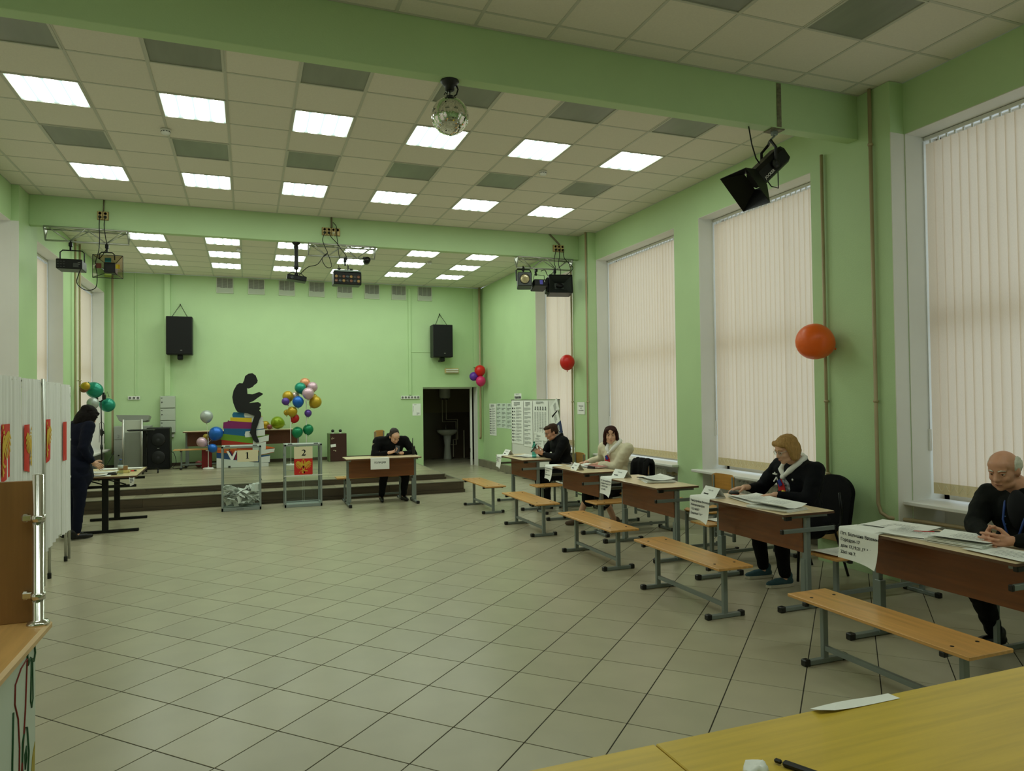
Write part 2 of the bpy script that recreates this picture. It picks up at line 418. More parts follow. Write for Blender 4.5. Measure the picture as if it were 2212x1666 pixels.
# suspended ceiling: slab, tiles, tees, light panels
b = MB(); b.bx(XL-.5, XR+.5, YF-.2, YB+.3, ZC+.1, ZC+.3); CE = struct(b.build('ceiling', TEE))
BAYS = [(0, -2.24+.6, -9.9, -2.02), (0, 0, -1.89, 4.04), (.08, 4.17, 4.18, YB)]
lights = {}
for k in range(6):
    lights[(0, round(1.2*k, 2), -3.44)] = 'off'; lights[(0, round(1.2*k, 2), -5.84)] = 'on'; lights[(0, round(1.2*k, 2), -8.84)] = 'off'  # lit row above the camera is unseen, added to brighten near beam and table
    for row in (-1.2, 1.2): lights[(1, round(1.2*k, 2), row)] = 'off'
    for row in (0, 2.4): lights[(1, round(1.2*k, 2), row)] = 'on'
    for row in (5.97, 7.17, 8.37): lights[(2, round(.08+1.2*k, 2), row)] = 'on'
tiles = []; tees = []
for bi, (ox, oy, y0, y1) in enumerate(BAYS):
    xs = [ox+.6*k for k in range(-2, 14)]; ys = [oy+.6*k for k in range(-14, 12)]
    for x in xs:
        xa, xb = max(x, XL), min(x+.6, XR)
        if xa > XL and xa < XR: tees.append(('main_tee', xa, xa, y0, y1))
        if xb-xa < .03: continue
        for y in ys:
            ya, yb = max(y, y0), min(y+.6, y1)
            if yb-ya < .02: continue
            key = [kk for kk in lights if kk[0] == bi and abs(kk[1]-x) < .02 and abs(kk[2]-y) < .02]
            if key: lights[key[0]] = (lights[key[0]], xa, xb, ya, yb); continue
            tiles.append((xa, xb, ya, yb))
    for y in ys:
        if y0+.01 < y < y1-.01: tees.append(('cross_tee', XL, XR, y, y))
    tees.append(('edge_angle', XL, XR, y0+.009, y0+.009)); tees.append(('edge_angle', XL, XR, y1-.009, y1-.009))
tiles.sort(key=lambda t: (0 if seen(((t[0]+t[1])/2, (t[2]+t[3])/2, ZC)) and not 4.17 < (t[2]+t[3])/2 < 5.6 else 1, (V(((t[0]+t[1])/2, (t[2]+t[3])/2, ZC))-CAM).length))
full = None; rest = MB()
for n, (xa, xb, ya, yb) in enumerate(tiles):
    g = .003
    if n >= 300: rest.bx(xa+g, xb-g, ya+g, yb-g, ZC+.004, ZC+.02); continue
    if abs(xb-xa-.6) < .002 and abs(yb-ya-.6) < .002:
        if full is None:
            bb = MB(); bb.bx(-.297, .297, -.297, .297, .004, .02, .002); full = bb.build('ceiling_tile', CEILT, CE)
            o = full
        else: o = full.copy(); COL.objects.link(o)
        o.location = ((xa+xb)/2, (ya+yb)/2, ZC)
    else:
        bb = MB(); bb.bx(-(xb-xa)/2+g, (xb-xa)/2-g, -(yb-ya)/2+g, (yb-ya)/2-g, .004, .02)
        bb.build('ceiling_tile', CEILT, CE, ((xa+xb)/2, (ya+yb)/2, ZC))
tag(rest.build('ceiling_tiles', CEILT, CE), kind='stuff')
for nm, x0, x1, y0, y1 in tees:
    bb = MB()
    if nm == 'main_tee': bb.bx(x0-.012, x0+.012, y0, y1, ZC, ZC+.012)
    else: bb.bx(x0, x1, y0-.011, y0+.011, ZC+.001, ZC+.013)
    bb.build(nm, TEE, CE)
ORD = ['first', 'second', 'third', 'fourth', 'fifth', 'sixth']
def rowname(bi, row):
    if bi == 0: return 'the nearest ceiling bay' if row > -4 else ('the added unseen row above the camera' if row > -6 else 'the row behind the camera')
    if bi == 1: return {-1.2: 'the row against the near beam', 0: 'the large front row', 1.2: 'the row between two lit rows', 2.4: 'the row before the far beam'}[row]
    return {5.97: 'the row just past the far beam', 7.17: 'the middle stage row', 8.37: 'the rearmost stage row'}[row]
def make_light(on):
    t = thing('ceiling_light', None, 'ceiling light')
    b = MB()
    for s in (-1, 1):
        b.bx(s*.297, s*.277, -.297, .297, -.004, .02, .001); b.bx(-.297, .297, s*.297, s*.282, -.004, .02, .001)
    b.build('frame', TEE, t)
    b = MB(); b.add([(-.277, -.282, .004), (.277, -.282, .004), (.277, .282, .004), (-.277, .282, .004)], [(0, 3, 2, 1)]); b.build('diffuser', LAMPON if on else LAMPOFF, t)
    b = MB(); b.bx(-.29, .29, -.29, .29, .03, .09); b.build('housing', WHITE, t)
    return t
proto = {}
for (bi, x, row), val in lights.items():
    if not isinstance(val, tuple): continue
    st, xa, xb, ya, yb = val; on = st == 'on'
    if on not in proto: proto[on] = make_light(on); o = proto[on]
    else: o = copy_tree(proto[on])
    o.location = ((xa+xb)/2, (ya+yb)/2, ZC)
    k = round(x/1.2)
    o['label'] = ('lit ceiling panel' if on else 'unlit grey ceiling panel')+', '+ORD[k]+' from left in '+rowname(bi, row)
    o['group'] = 'lit ceiling panels' if on else 'unlit ceiling panels'
    if bi == 1 and row == -1.2: o.scale = (1, 1, 1)

# stage with one step, laid with laminate planks
ST = thing('stage', 'low wooden stage with one step and grey laminate planks along the back wall', 'stage'); ST['kind'] = 'structure'
for k in ('label', 'category'): del ST[k]
S1, S2, SY1, SY2, SX1, SX2 = .203, .305, 5.30, 5.74, 5.665, 5.43
b = MB(); b.bx(XL, SX1-.01, SY1+.01, YB-2.2, 0, S1-.01); b.build('step_core', STAGED, ST)
b = MB(); b.bx(XL, SX2-.01, SY2+.01, YB, 0, S2-.01); b.build('stage_core', STAGED, ST)
def board(name, x0, x1, y0, y1, z0, z1, mt): bb = MB(); bb.bx(x0, x1, y0, y1, z0, z1, .002); return bb.build(name, mt, ST)
x = XL; k = 0
while x < SX1-.05:
    x1 = min(x+1.29, SX1-.012); board('riser_board', x, x1-.003, SY1, SY1+.012, .055, S1-.016, STAGED)
    x = x1
x = XL
while x < SX2-.05:
    x1 = min(x+1.29, SX2-.012); board('riser_board', x, x1-.003, SY2, SY2+.012, S1+.04, S2-.016, STAGED); x = x1
board('skirting', XL, SX1+.012, SY1-.016, SY1+.002, 0, .055, STAGED); board('skirting', XL, SX2+.012, SY2-.016, SY2+.002, S1, S1+.042, STAGED)
board('skirting', SX1-.002, SX1+.012, SY1, YB-2.2, 0, .055, STAGED)
board('side_board', SX1-.012, SX1, SY1, YB-2.2, .05, S1-.012, STAGEP); board('side_board', SX2-.012, SX2, SY2, YB, S1, S2-.012, STAGEP)
board('nosing', XL, SX1, SY1-.008, SY1+.028, S1-.014, S1+.002, ALUT); board('nosing', XL, SX2, SY2-.008, SY2+.028, S2-.014, S2+.002, ALUT)
board('nosing', SX1-.028, SX1+.004, SY1, YB-2.2, S1-.014, S1+.002, ALUT); board('nosing', SX2-.028, SX2+.004, SY2, YB, S2-.014, S2+.002, ALUT)
x = XL
while x < SX1-.03:
    x1 = min(x+.193, SX1-.03); board('tread_plank', x, x1-.002, SY1+.03, SY2+.01, S1-.01, S1, STAGEP); x = x1
yy = SY2+.03; row = 0
while yy < YB-.02:
    y1 = min(yy+.193, YB); x = XL-random.uniform(0, 1.2)
    while x < SX2-.03:
        x1 = min(x+1.29, SX2-.03)
        if x1 > XL+.02: board('stage_plank', max(x, XL), x1-.002, yy, y1-.002, S2-.01, S2, STAGEP)
        x = x1
        if x1 >= SX2-.031: break
    yy = y1; row += 1

# baseboards, plinth of tiles
def tiles_run(name, pts, h, mt):
    P = struct(thing(name, None, None))
    for (x0, y0, x1, y1) in pts:
        L = math.hypot(x1-x0, y1-y0); n = max(1, round(L/.32)); d = V((x1-x0, y1-y0, 0))/n
        for i in range(n):
            a = V((x0, y0, 0))+d*i; bb = MB(); bb.bar(a+d.normalized()*.002+V((0, 0, h/2)), a+d-d.normalized()*.002+V((0, 0, h/2)), .022, h, b=.002); bb.build('plinth_tile', mt, P)
    return P
b = MB(); b.bx(7.50, XR+.01, 6.43, YB, 0, .165); struct(b.build('trim_1', PLINTH))
tiles_run('baseboard_right', [(7.49, 6.45, 7.49, YB-.02)], .17, PLINTH)
tiles_run('baseboard_back', [(7.465, YB-.012, 7.49, YB-.012)], .17, PLINTH)
b = MB(); b.bx(XL, SX2-.01, YB-.018, YB, S2, S2+.07, .004); struct(b.build('baseboard_stage', STAGED))
b = MB(); b.bx(7.34, 7.42, -2.36, -1.42, .25, .37, .006); b.build('x', mat('tan_ledge', (170, 138, 84), .5)).name = 'trim_2'; struct(bpy.data.objects['trim_2'])
for a, c in ((-1.36, .74), (.80, 1.31), (1.36, 3.66)):
    tiles_run('baseboard_%d' % round(a*10+50), [(XR+(.36 if a != .80 else -.012), a, XR+(.36 if a != .80 else -.012), c)], .12, PLINTH)

# windows, panes, sills, vertical blinds
def window(n, X, sg, a, c):
    Wn = struct(thing('window_%d' % n, None, None)); xf = X+sg*(DEP+.15)
    b = MB(); z0, z1 = .70, ZW
    for y0, y1, q0, q1 in ((a, a+.06, z0, z1), (c-.06, c, z0, z1), (a, c, z0, z0+.07), (a, c, z1-.06, z1), (a, c, 2.3, 2.42)):
        b.bx(xf-.03, xf+.03, y0, y1, q0, q1, .004)
    b.build('window_frame', WHITE, Wn)
    b = MB(); b.bx(xf-.004, xf+.004, a+.02, c-.02, z0+.03, z1-.03); b.build('pane', GLASS, Wn)
    return Wn
def sill(n, X, sg, a, c, label):
    z = .722 if n != 3 else .74
    b = MB(); b.bx(X-sg*.002, X+sg*.33, a-.005, c+.005, z-.035, z-.0005); b.bx(X-sg*.11, X, a-.03, c+.10 if sg > 0 else c+.03, z-.035, z, .006)
    o = b.build('windowsill', WHITE); tag(o, label, 'windowsill', 'white windowsills'); return o
rb = random.Random(3)
def blind(X, sg, a, c, label, sep=True):
    B = thing('vertical_blind', label, 'blind', (X+sg*.245, 0, 0), 0, 'beige vertical blinds')
    b = MB(); b.bx(-.022, .022, a+.01, c-.01, 4.005, 4.04, .004); b.build('headrail', WHITE, B)
    L = c-a-.05; n = round(L/.0795); pitch = L/n; allv = MB(); z0, z1 = .775, 3.975
    ch = MB(); base = None
    cc = MB()
    for i in range(n):
        y = c-.025-pitch*(i+.5)
        cc.bx(-.006, .006, y-.008, y+.008, z1, 4.005)
        s = sg*rb.uniform(.13, .21); ang = s if rb.random() > .08 else s*2.2
        if base is None or not sep:
            tgt = MB() if sep else allv
            R = Matrix.Rotation(0 if sep else ang, 3, 'Z'); o0 = V((0, 0, 0)) if sep else V((0, y, 0))
            k = 4; vs = []
            for zz in (z0, z0+.10, z1):
                for q in range(k+1):
                    u = -.0445+.089*q/k; vs.append(R @ V((.004*math.cos(PI*u/.089)*-sg, u, zz))+o0)
            fs = [(r*(k+1)+q, r*(k+1)+q+1, (r+1)*(k+1)+q+1, (r+1)*(k+1)+q) for r in range(2) for q in range(k)]
            tgt.add(vs, fs, 0, True)
            for q in range(k): tgt.m[len(tgt.m)-2*k+q] = 1
            if sep: base = tgt.build('slat', [BLIND, BLINDB], B); base.location = (0, y, 0); base.rotation_euler = (0, 0, ang)
        elif sep:
            o = base.copy(); COL.objects.link(o); o.location = (0, y, 0); o.rotation_euler = (0, 0, ang)
        if i:
            yp = y+pitch; pts = [(-sg*.012, yp-pitch*t/8, z0+.088-.060*math.sin(PI*t/8)) for t in range(9)]
            ch.tube(pts, .0022, 4)
    if not sep: tag(allv.build('slats', [BLIND, BLINDB], B), kind='stuff')
    else: tag(ch.build('bead_chain', CREAMP, B), kind='stuff')
    tag(cc.build('carrier_clips', WHITE, B), kind='stuff')
    b = MB(); yw = c-.012; b.tube([(-sg*.03, yw, 4.0), (-sg*.03, yw, 1.35)], .004, 6); b.box((-sg*.03, yw, 1.26), (.03, .02, .20), .004); b.build('control_cord', WHITE, B)
    return B
RL = ['', 'beige vertical blind nearest the camera behind the balding man', 'beige vertical blind behind the blonde woman', 'beige vertical blind behind the woman in the cream cardigan', 'beige vertical blind beside the poster board near the stage']
SL = ['', 'white windowsill behind the balding man', 'white windowsill behind the blonde woman', 'white windowsill behind the woman in the cream cardigan', 'white windowsill behind the man in the dark jacket']
for n, (a, c) in enumerate(RW):
    window(n+1, XR, 1, a, c)
    if n: sill(n, XR, 1, a, c, SL[n])
    B = blind(XR, 1, a, c, RL[n] or 'beige vertical blind outside the frame to the right', n > 0)
for n, (a, c) in enumerate(LW):
    window(n+6, XL, -1, a, c)
    if n >= 4: sill(n+5, XL, -1, a, c, 'white windowsill on the left wall behind the standing woman' if n == 4 else 'white windowsill beside the stage on the left wall')
    blind(XL, -1, a, c, {4: 'left wall vertical blind, the wider-looking one under the spotlight truss', 5: 'narrow-looking left wall vertical blind beside the stage'}.get(n, 'left wall vertical blind outside the frame, %s from the back of the hall' % ORD[n]), n >= 4)
# ---------------------------------------------------------------- fixtures on walls, beams and ceiling
NUM = ['first', 'second', 'third', 'fourth', 'fifth', 'sixth', 'seventh', 'eighth']
VENT = mat('vent_grey', (168, 170, 160), .6); VENTD = mat('vent_mesh_dark', (112, 114, 104), .8); VENTF = mat('vent_frame', (196, 204, 182), .6)
v0 = None
for i, x in enumerate([1.331, 2.0, 2.666, 3.335, 3.985, 4.629, 5.285, 5.935]):
    if v0 is None:
        v0 = thing('wall_vent', '', 'vent')
        b = MB(); b.bx(.012, .35, -.012, -.003, .012, .345); b.build('backing', VENTD, v0)
        b = MB()
        for q in ((0, .36, 0, .016), (0, .36, .341, .357), (0, .016, 0, .357), (.344, .36, 0, .357)): b.bx(q[0], q[1], -.02, 0, q[2], q[3], .002)
        b.build('frame', VENTF, v0)
        b = MB()
        for k in range(26): b.bx(.016, .344, -.016, -.011, .02+.0125*k, .025+.0125*k)
        tag(b.build('grille_bars', VENT, v0), kind='stuff')
        for q in (.125, .235): b = MB(); b.bx(q-.003, q+.003, -.018, -.01, .12, .342); b.build('divider', VENTF, v0)
        b = MB(); b.prism([(.016, .016), (.344, .016), (.344, .135), (.28, .12), (.2, .128), (.12, .118), (.06, .135), (.016, .128)], (0, -.017, 0), (1, 0, 0), (0, 0, 1), .002); b.build('dust_flap', mat('vent_pale', (182, 190, 172), .6), v0)
        o = v0
    else: o = copy_tree(v0)
    o.location = (x, YB, 4.142); o['label'] = 'white square wall vent with grey mesh under the ceiling, %s of eight from the left' % NUM[i]; o['group'] = 'vents on the back wall'
# wall trunking
def trunk(name, label, x0, x1, z0, z1, d=.03, mt=None, cat='cable trunking'):
    b = MB(); b.bx(x0, x1, YB-d, YB, z0, z1, .004); return tag(b.build(name, mt or WALL), label, cat)
trunk('cable_trunking', 'thin green cable trunking running down to the triple socket', -.295, -.265, 1.86, 4.5, .015)
trunk('cable_trunking', 'wide green boxed pipe left of the left wall speaker', .285, .40, 1.84, 4.5, .08)
trunk('cable_trunking', 'green cable trunking running down to the white socket strip', 5.69, 5.755, 1.81, 4.43, .03)
trunk('cable_trunking', 'thin horizontal cable run to the right wall speaker', 5.755, 6.23, 2.86, 2.875, .012)
trunk('cable_trunking', 'narrow green boxing beside the corner pipe', 7.36, 7.50, 2.5, 4.5, .05)
# speakers on chains
def wall_speaker(x, z, w, h, label):
    t = thing('wall_speaker', label, 'speaker', (x, YB, z))
    b = MB(); b.bx(-w/2, w/2, -.34, -.04, 0, h, .012); b.build('cabinet', BLKP, t)
    b = MB(); b.bx(-w/2+.015, w/2-.015, -.352, -.339, .015, h-.015, .004); b.build('grille', mat('speaker_cloth', (12, 13, 12), .9), t)
    b = MB(); b.bx(.02, .06, -.356, -.35, .09, .10); b.build('badge', ALU, t)
    for s in (-1, 1):
        b = MB(); p0 = V((s*w*.30, -.19, h)); p1 = V((0, -.03, h+.29)); n = 16
        for k in range(n):
            c = p0.lerp(p1, (k+.5)/n); d = (p1-p0).normalized(); L = (p1-p0).length/n*.72
            q = d.cross(V((0, 1, 0))).normalized() if k % 2 else V((0, 1, 0))
            b.tube([c+d*L*math.cos(a)+q*.008*math.sin(a) for a in [j*PI/4 for j in range(8)]], .003, 4, closed=True)
        tag(b.build('chain', BLKM, t), kind='stuff')
    b = MB(); b.tube([(0, 0, h+.30), (0, -.05, h+.30), (0, -.055, h+.28)], .008, 6); b.build('hook', BLKM, t)
    b = MB(); b.box((.01, -.2, -.05), (.11, .12, .1), .01); b.box((.0, -.12, -.085), (.08, .22, .04), .006); b.build('mounting_bracket', BLKM, t)
    return t
wall_speaker(.60, 2.73, .52, .83, 'black loudspeaker hung on chains, left part of the back wall')
wall_speaker(6.48, 2.73, .50, .80, 'black loudspeaker hung on chains above the doorway side')
# emergency lamp, sockets, paper on the back wall
t = thing('emergency_lamp', 'beige emergency lamp on the wall above the doorway', 'lamp', (6.78, YB, 2.345))
b = MB(); b.bx(-.18, .18, -.07, 0, 0, .125, .012); b.build('body', BEIGE, t); b = MB(); b.bx(-.16, .16, -.09, -.07, .02, .05, .006); b.bx(-.16, .16, -.09, -.07, .07, .105, .006); b.build('tube_cover', WHITE, t)
def sockets(label, x, z, n, w=.077, plugs=None):
    t = thing('socket_strip', label, 'socket', (x, YB, z))
    b = MB(); b.bx(0, n*w, -.028, 0, 0, .075, .004); b.build('housing', WHITE, t)
    for i in range(n):
        b = MB(); b.lathe([(.026, 0), (.024, .004), (.018, .004), (.016, -.006)], ((i+.5)*w, -.029, .037), 12, R=Matrix.Rotation(PI/2, 3, 'X')); b.build('socket_face', mat('socket_recess', (110, 112, 106), .6), t)
    return t
sockets('white triple wall socket above the lectern', -.43, 1.765, 3)
sockets('long white socket strip to the left of the doorway', 5.494, 1.715, 6)
t = thing('wall_notice', 'white notice taped to the back wall left of the doorway', 'notice', (5.88, YB-.002, 1.3))
b = MB(); b.box((0, -.001, .15), (.205, .002, .295)); b.build('sheet', PAPER, t)
b = MB(); lines(b, (-.06, -.0025, .26), (1, 0, 0), (0, 0, 1), .13, .02, 1); lines(b, (.0, -.0025, .02), (1, 0, 0), (0, 0, 1), .09, .06, 3, seed=3); lines(b, (-.09, -.0025, .08), (1, 0, 0), (0, 0, 1), .02, .16, 5, seed=4); tag(b.build('printed_lines', GINK, t), kind='stuff')
# stacked grey distribution boxes
for i, z in enumerate((1.575, 1.305, 1.035)):
    t = thing('distribution_box', 'grey metal wall box beside the black speaker, %s of the stack of three' % ['topmost', 'middle one', 'lowest'][i], 'electrical box', (.35, YB, z), 0, 'grey boxes on the back wall')
    b = MB(); b.bx(-.15, .15, -.12, 0, 0, .262, .004); b.build('body', mat('box_grey', (176, 186, 170), .5), t)
    b = MB(); b.bx(-.142, .142, -.128, -.12, .008, .254, .003); d = b.build('door', mat('box_door_grey', (186, 196, 180), .45), t)
    b = MB(); b.lathe([(.012, 0), (.012, .012)], (-.11, -.128, .13), 10, R=Matrix.Rotation(PI/2, 3, 'X')); b.bx(-.13, -.10, -.1285, -.128, .21, .225); b.build('lock', BLKP, d)
b = MB(); b.box((.43, YB-.03, .98), (.08, .06, .08), .008); tag(b.build('junction_box', WHITE), 'small white box low on the wall under the grey boxes', 'socket')

# heating pipes
def pipe(label, pts, r=.017, clip=None):
    t = thing('heating_pipe', label, 'pipe')
    b = MB(); b.tube(pts, r, 10); b.build('tube', PIPE, t)
    if clip:
        for z in clip:
            x, y = pts[0][0], pts[0][1]; b = MB(); b.lathe([(r+.006, -.012), (r+.008, 0), (r+.006, .012)], (x, y, z), 10); b.bar((x, y, z), (x+(.05 if x > 3 else -.05), y, z), .008); b.build('clip', PIPE, t)
    return t
el = lambda c, y: [(7.39, y, ZC), (7.39, y, .68), (7.39, y-.03, .60), (7.40, y-.10, .565), (7.55, y-.28, .55), (7.62, y-.8, .55), (7.66, y-2.0, .54)]
pipe('beige heating pipe in front of the green column, bending under the nearest windowsill', el(0, -2.18), .017, (4.0, 1.62))
pipe('beige heating pipe behind the orange balloon', [(7.39, -1.585, 4.10), (7.39, -1.585, .38)], .016, (1.62, .9))
pipe('beige heating pipe on the column behind the woman in the cream cardigan', [(7.40, 3.72, ZC), (7.40, 3.72, .2)], .016, (1.62,))
pipe('beige heating pipe behind the red wall balloon', [(7.40, 4.32, 4.11), (7.40, 4.32, .2)], .016, (1.62,))
pipe('thick tan pipe in the corner by the doorway', [(7.50, 9.93, ZC), (7.50, 9.93, .75), (7.50, 9.97, .69)], .028)
pipe('worn beige pipe in the left corner above the lectern', [(-.70, 9.90, ZC), (-.70, 9.90, .6)], .022)
pipe('left beige pipe of the pair on the left wall', [(-.80, 6.93, ZC), (-.80, 6.93, .4)], .018)
pipe('right beige pipe of the pair on the left wall', [(-.80, 7.28, ZC), (-.80, 7.28, .4)], .018, (2.1,))
def radiator(y0, n, label):
    t = thing('radiator', label, 'radiator', (XR+.2, y0, .12)); s0 = None
    for i in range(n):
        if s0 is None:
            b = MB(); b.box((0, 0, .25), (.08, .066, .50), .02); b.box((0, 0, .46), (.095, .05, .06), .02); s0 = b.build('section', mat('radiator_white', (214, 216, 208), .4), t)
        else: o = s0.copy(); COL.objects.link(o); o.location = (0, .075*i, 0)
    b = MB(); b.tube([(0, -.05, .44), (0, -.45, .44)], .015); b.tube([(0, -.05, .06), (0, -.3, .06)], .015); b.lathe([(.03, -.02), (.03, .02)], (0, -.2, .44), 10, R=Matrix.Rotation(PI/2, 3, 'X')); b.build('pipework', PIPE, t)
    return t
radiator(1.95, 18, 'white radiator under the windowsill behind the coat on the chair')
radiator(-1.0, 18, 'white radiator under the windowsill behind the blonde woman')
radiator(4.75, 18, 'white radiator under the windowsill by the poster board')
radiator(-4.4, 18, 'white radiator under the windowsill behind the balding man')

# smoke detectors
for i, (x, y, l) in enumerate([(1.188, .963, 'white smoke detector on the ceiling left of the mirror ball'), (5.436, .959, 'white smoke detector on the ceiling right of the mirror ball'), (1.84, 6.81, 'smoke detector over the left half of the stage'), (5.49, 7.03, 'smoke detector over the right half of the stage')]):
    t = thing('smoke_detector', l, 'smoke detector', (x, y, ZC), 0, 'smoke detectors')
    b = MB(); b.lathe([(.05, 0), (.05, -.012), (.045, -.016)], n=16); b.build('base', WHITE, t)
    b = MB(); b.lathe([(.042, -.016), (.046, -.03), (.036, -.05), (.0, -.052)], n=16); b.build('cap', WHITE, t)
    b = MB()
    for k in range(10): a = 2*PI*k/10; b.box((.043*math.cos(a), .043*math.sin(a), -.026), (.008, .014, .007), 0, Matrix.Rotation(a, 3, 'Z'))
    tag(b.build('slots', BLKP, t), kind='stuff')

# mirror ball
t = thing('mirror_ball', 'mirrored disco ball hanging from the near green beam', 'disco ball', (3.42, -1.95, 3.835))
R0 = .142; b = MB(); rnd = random.Random(5)
b.ell((0, 0, 0), R0-.004, 32, 20, m=1)
nl = 44
for i in range(1, nl):
    th = PI*i/nl; n = max(3, int(2*PI*R0*math.sin(th)/.0108))
    for j in range(n):
        if rnd.random() < .012: continue
        a = 2*PI*j/n; d = V((math.sin(th)*math.cos(a), math.sin(th)*math.sin(a), math.cos(th)))
        e = V((-math.sin(a), math.cos(a), 0)); f = d.cross(e); c = d*R0
        d2 = (d+e*rnd.gauss(0, .012)+f*rnd.gauss(0, .012)).normalized(); e2 = e-d2*e.dot(d2); f2 = d2.cross(e2); h = .0049
        b.add([c+e2*h+f2*h, c-e2*h+f2*h, c-e2*h-f2*h, c+e2*h-f2*h], [(0, 1, 2, 3)])
tag(b.build('mirror_tiles', [mat('mirror', (236, 238, 232), .03, 1), BLKM], t), kind='stuff')
b = MB(); b.lathe([(.0, .155), (.03, .152), (.035, .142), (.0, .138)]); b.build('cap', BLKM, t)
b = MB(); b.lathe([(.07, .27), (.072, .262), (.05, .235), (.036, .225), (.036, .195), (.02, .19), (.0, .19)], n=20); b.build('motor', BLKP, t)
b = MB(); b.tube([(0, 0, .195), (0, 0, .15)], .004); b.tube([(-.02, 0, .2), (-.025, -.01, .16), (-.04, -.02, .17), (-.05, -.02, .15)], .004); b.tube([(.05, 0, .25), (.062, -.01, .21), (.05, -.01, .17), (.025, 0, .15)], .006); b.build('cord', BLKM, t)

# spotlight with barn doors under the near beam
t = thing('stage_spotlight', 'black stage spotlight with barn doors hanging under the near green beam', 'spotlight', (6.40, -1.95, 3.75))
ax = V((-.55, .05, -.50)).normalized(); sd = V((0, -1, 0)); sd = (sd-ax*ax.dot(sd)).normalized(); un = sd.cross(ax)
if un.z < 0: un = -un
RM = Matrix((ax, un.cross(ax), un)).transposed(); PT = lambda a, s, u: ax*a+RM @ V((0, s, 0))+un*u
b = MB()
sec = [(.085, -.06), (.085, .05), (.055, .085), (-.055, .085), (-.085, .05), (-.085, -.06), (-.06, -.08), (.06, -.08)]
vs = [PT(-.20, s*.9, u*.9) for s, u in sec]+[PT(-.17, s, u) for s, u in sec]+[PT(.17, s, u) for s, u in sec]
b.add(vs, [tuple(range(8)), tuple(range(16, 24))[::-1]]+[(r*8+i, r*8+8+i, r*8+8+(i+1) % 8, r*8+(i+1) % 8) for r in range(2) for i in range(8)]); b.build('body', BLKM, t)
sgn = 1 if (RM @ V((0, 1, 0))).y < 0 else -1
for k, (s0, u0_) in enumerate([(1, 0), (-1, 0), (0, 1), (0, -1)]):
    q0, q1 = .085, .19
    if s0: P4 = [PT(.17, s0*q0, -q0), PT(.17, s0*q0, q0), PT(.33, s0*q1, q1), PT(.33, s0*q1, -q1)]
    else: P4 = [PT(.17, -q0, u0_*q0), PT(.17, q0, u0_*q0), PT(.33, q1, u0_*q1), PT(.33, -q1, u0_*q1)]
    n = (P4[1]-P4[0]).cross(P4[2]-P4[1]).normalized()*.003
    b = MB(); b.add(P4+[p+n for p in P4], [(3, 2, 1, 0), (4, 5, 6, 7), (0, 1, 5, 4), (1, 2, 6, 5), (2, 3, 7, 6), (3, 0, 4, 7)]); b.build('barn_door', BLKM, t)
b = MB(); b.tube([PT(-.02, sgn*.10, 0), PT(-.02, sgn*.10, 0)+V((-.0, 0, .15)), V((.0, -.05, .235)), V((.03, 0, .245)), V((.06, .05, .235)), PT(-.02, -sgn*.10, 0)+V((0, 0, .15)), PT(-.02, -sgn*.10, 0)], .014, 6, smooth=False); b.build('yoke', BLKM, t)
b = MB(); b.lathe([(.04, 0), (.04, .018), (.015, .022)], PT(-.02, sgn*.09, 0), 12, R=Matrix((RM.col[0], RM.col[2], RM.col[1]*sgn)).transposed()); b.build('tilt_knob', BLKP, t)
b = MB(); b.tube([(.03, 0, .245), (.05, 0, .27), (.085, 0, .30), (.085, 0, .355)], .010, 6); b.box((.085, 0, .33), (.05, .05, .05), .008); b.build('clamp', GREYM, t)
b = MB(); b.tube([PT(.1, .03, -.08), PT(.1, .03, -.14), PT(.05, .03, -.2), PT(0, .03, -.14), PT(-.05, .03, -.08)], .005); b.tube([PT(.04, 0, .085), PT(.04, 0, .14), (-.17, 0, .20), (-.20, 0, .355)], .006); b.build('cable', BLKM, t)
o = PT(.145, sgn*.0865, -.045); text('JOCKER', 'lettering', .036, WHITE, t, o, -ax, un, bold=.0006)
b = MB(); b.box((6.485, -2.018, 4.31), (.05, .008, .40), .003); b.box((6.485, -1.95, 4.10), (.14, .12, .012), .002); tag(b.build('mounting_strap', mat('scraped_metal', (120, 118, 96), .6, .3, var=.4, nscale=30)), 'scratched metal strap holding the spotlight on the near beam', 'bracket')

# trusses under the far beam
def truss(x0, x1, label):
    t = thing('lighting_truss', label, 'truss', (0, 4.11, 0), 0, 'aluminium lighting trusses')
    zt, zb = 4.095, 3.925; A, B_, C_ = (-.095, zt), (.095, zt), (0, zb)
    for y, z in (A, B_, C_): b = MB(); b.tube([(x0, y, z), (x1, y, z)], .013, 8); b.build('chord', ALU, t)
    n = 4; d = (x1-x0-.1)/n
    for (p, q) in ((A, C_), (B_, C_), (A, B_)):
        for i in range(n):
            b = MB(); u0 = x0+.05+d*i; s = (p, q) if i % 2 == 0 else (q, p); b.tube([(u0, *s[0]), (u0+d, *s[1])], .007, 6); b.build('brace', ALU, t)
    for x in (x0, x1):
        b = MB(); b.tube([(x, *A), (x, *C_), (x, *B_)], .009, 6, closed=True); b.prism([(-.095, zt), (.095, zt), (0, zt-.09)], (x, 0, 0), (0, 1, 0), (0, 0, 1), .006); b.build('end_frame', ALU, t)
    return t
truss(-.60, .41, 'aluminium lighting truss under the far beam, left end')
truss(2.86, 3.87, 'aluminium lighting truss under the far beam, centre')
truss(6.28, 7.30, 'aluminium lighting truss under the far beam, right end')
def clamp(b, x, y=0, z=0): b.box((x, y, z-.035), (.045, .05, .06), .008); b.tube([(x, y-.02, z), (x, y, z+.02), (x, y+.02, z)], .008, 6); b.box((x, y, z-.09), (.025, .03, .06), .004)
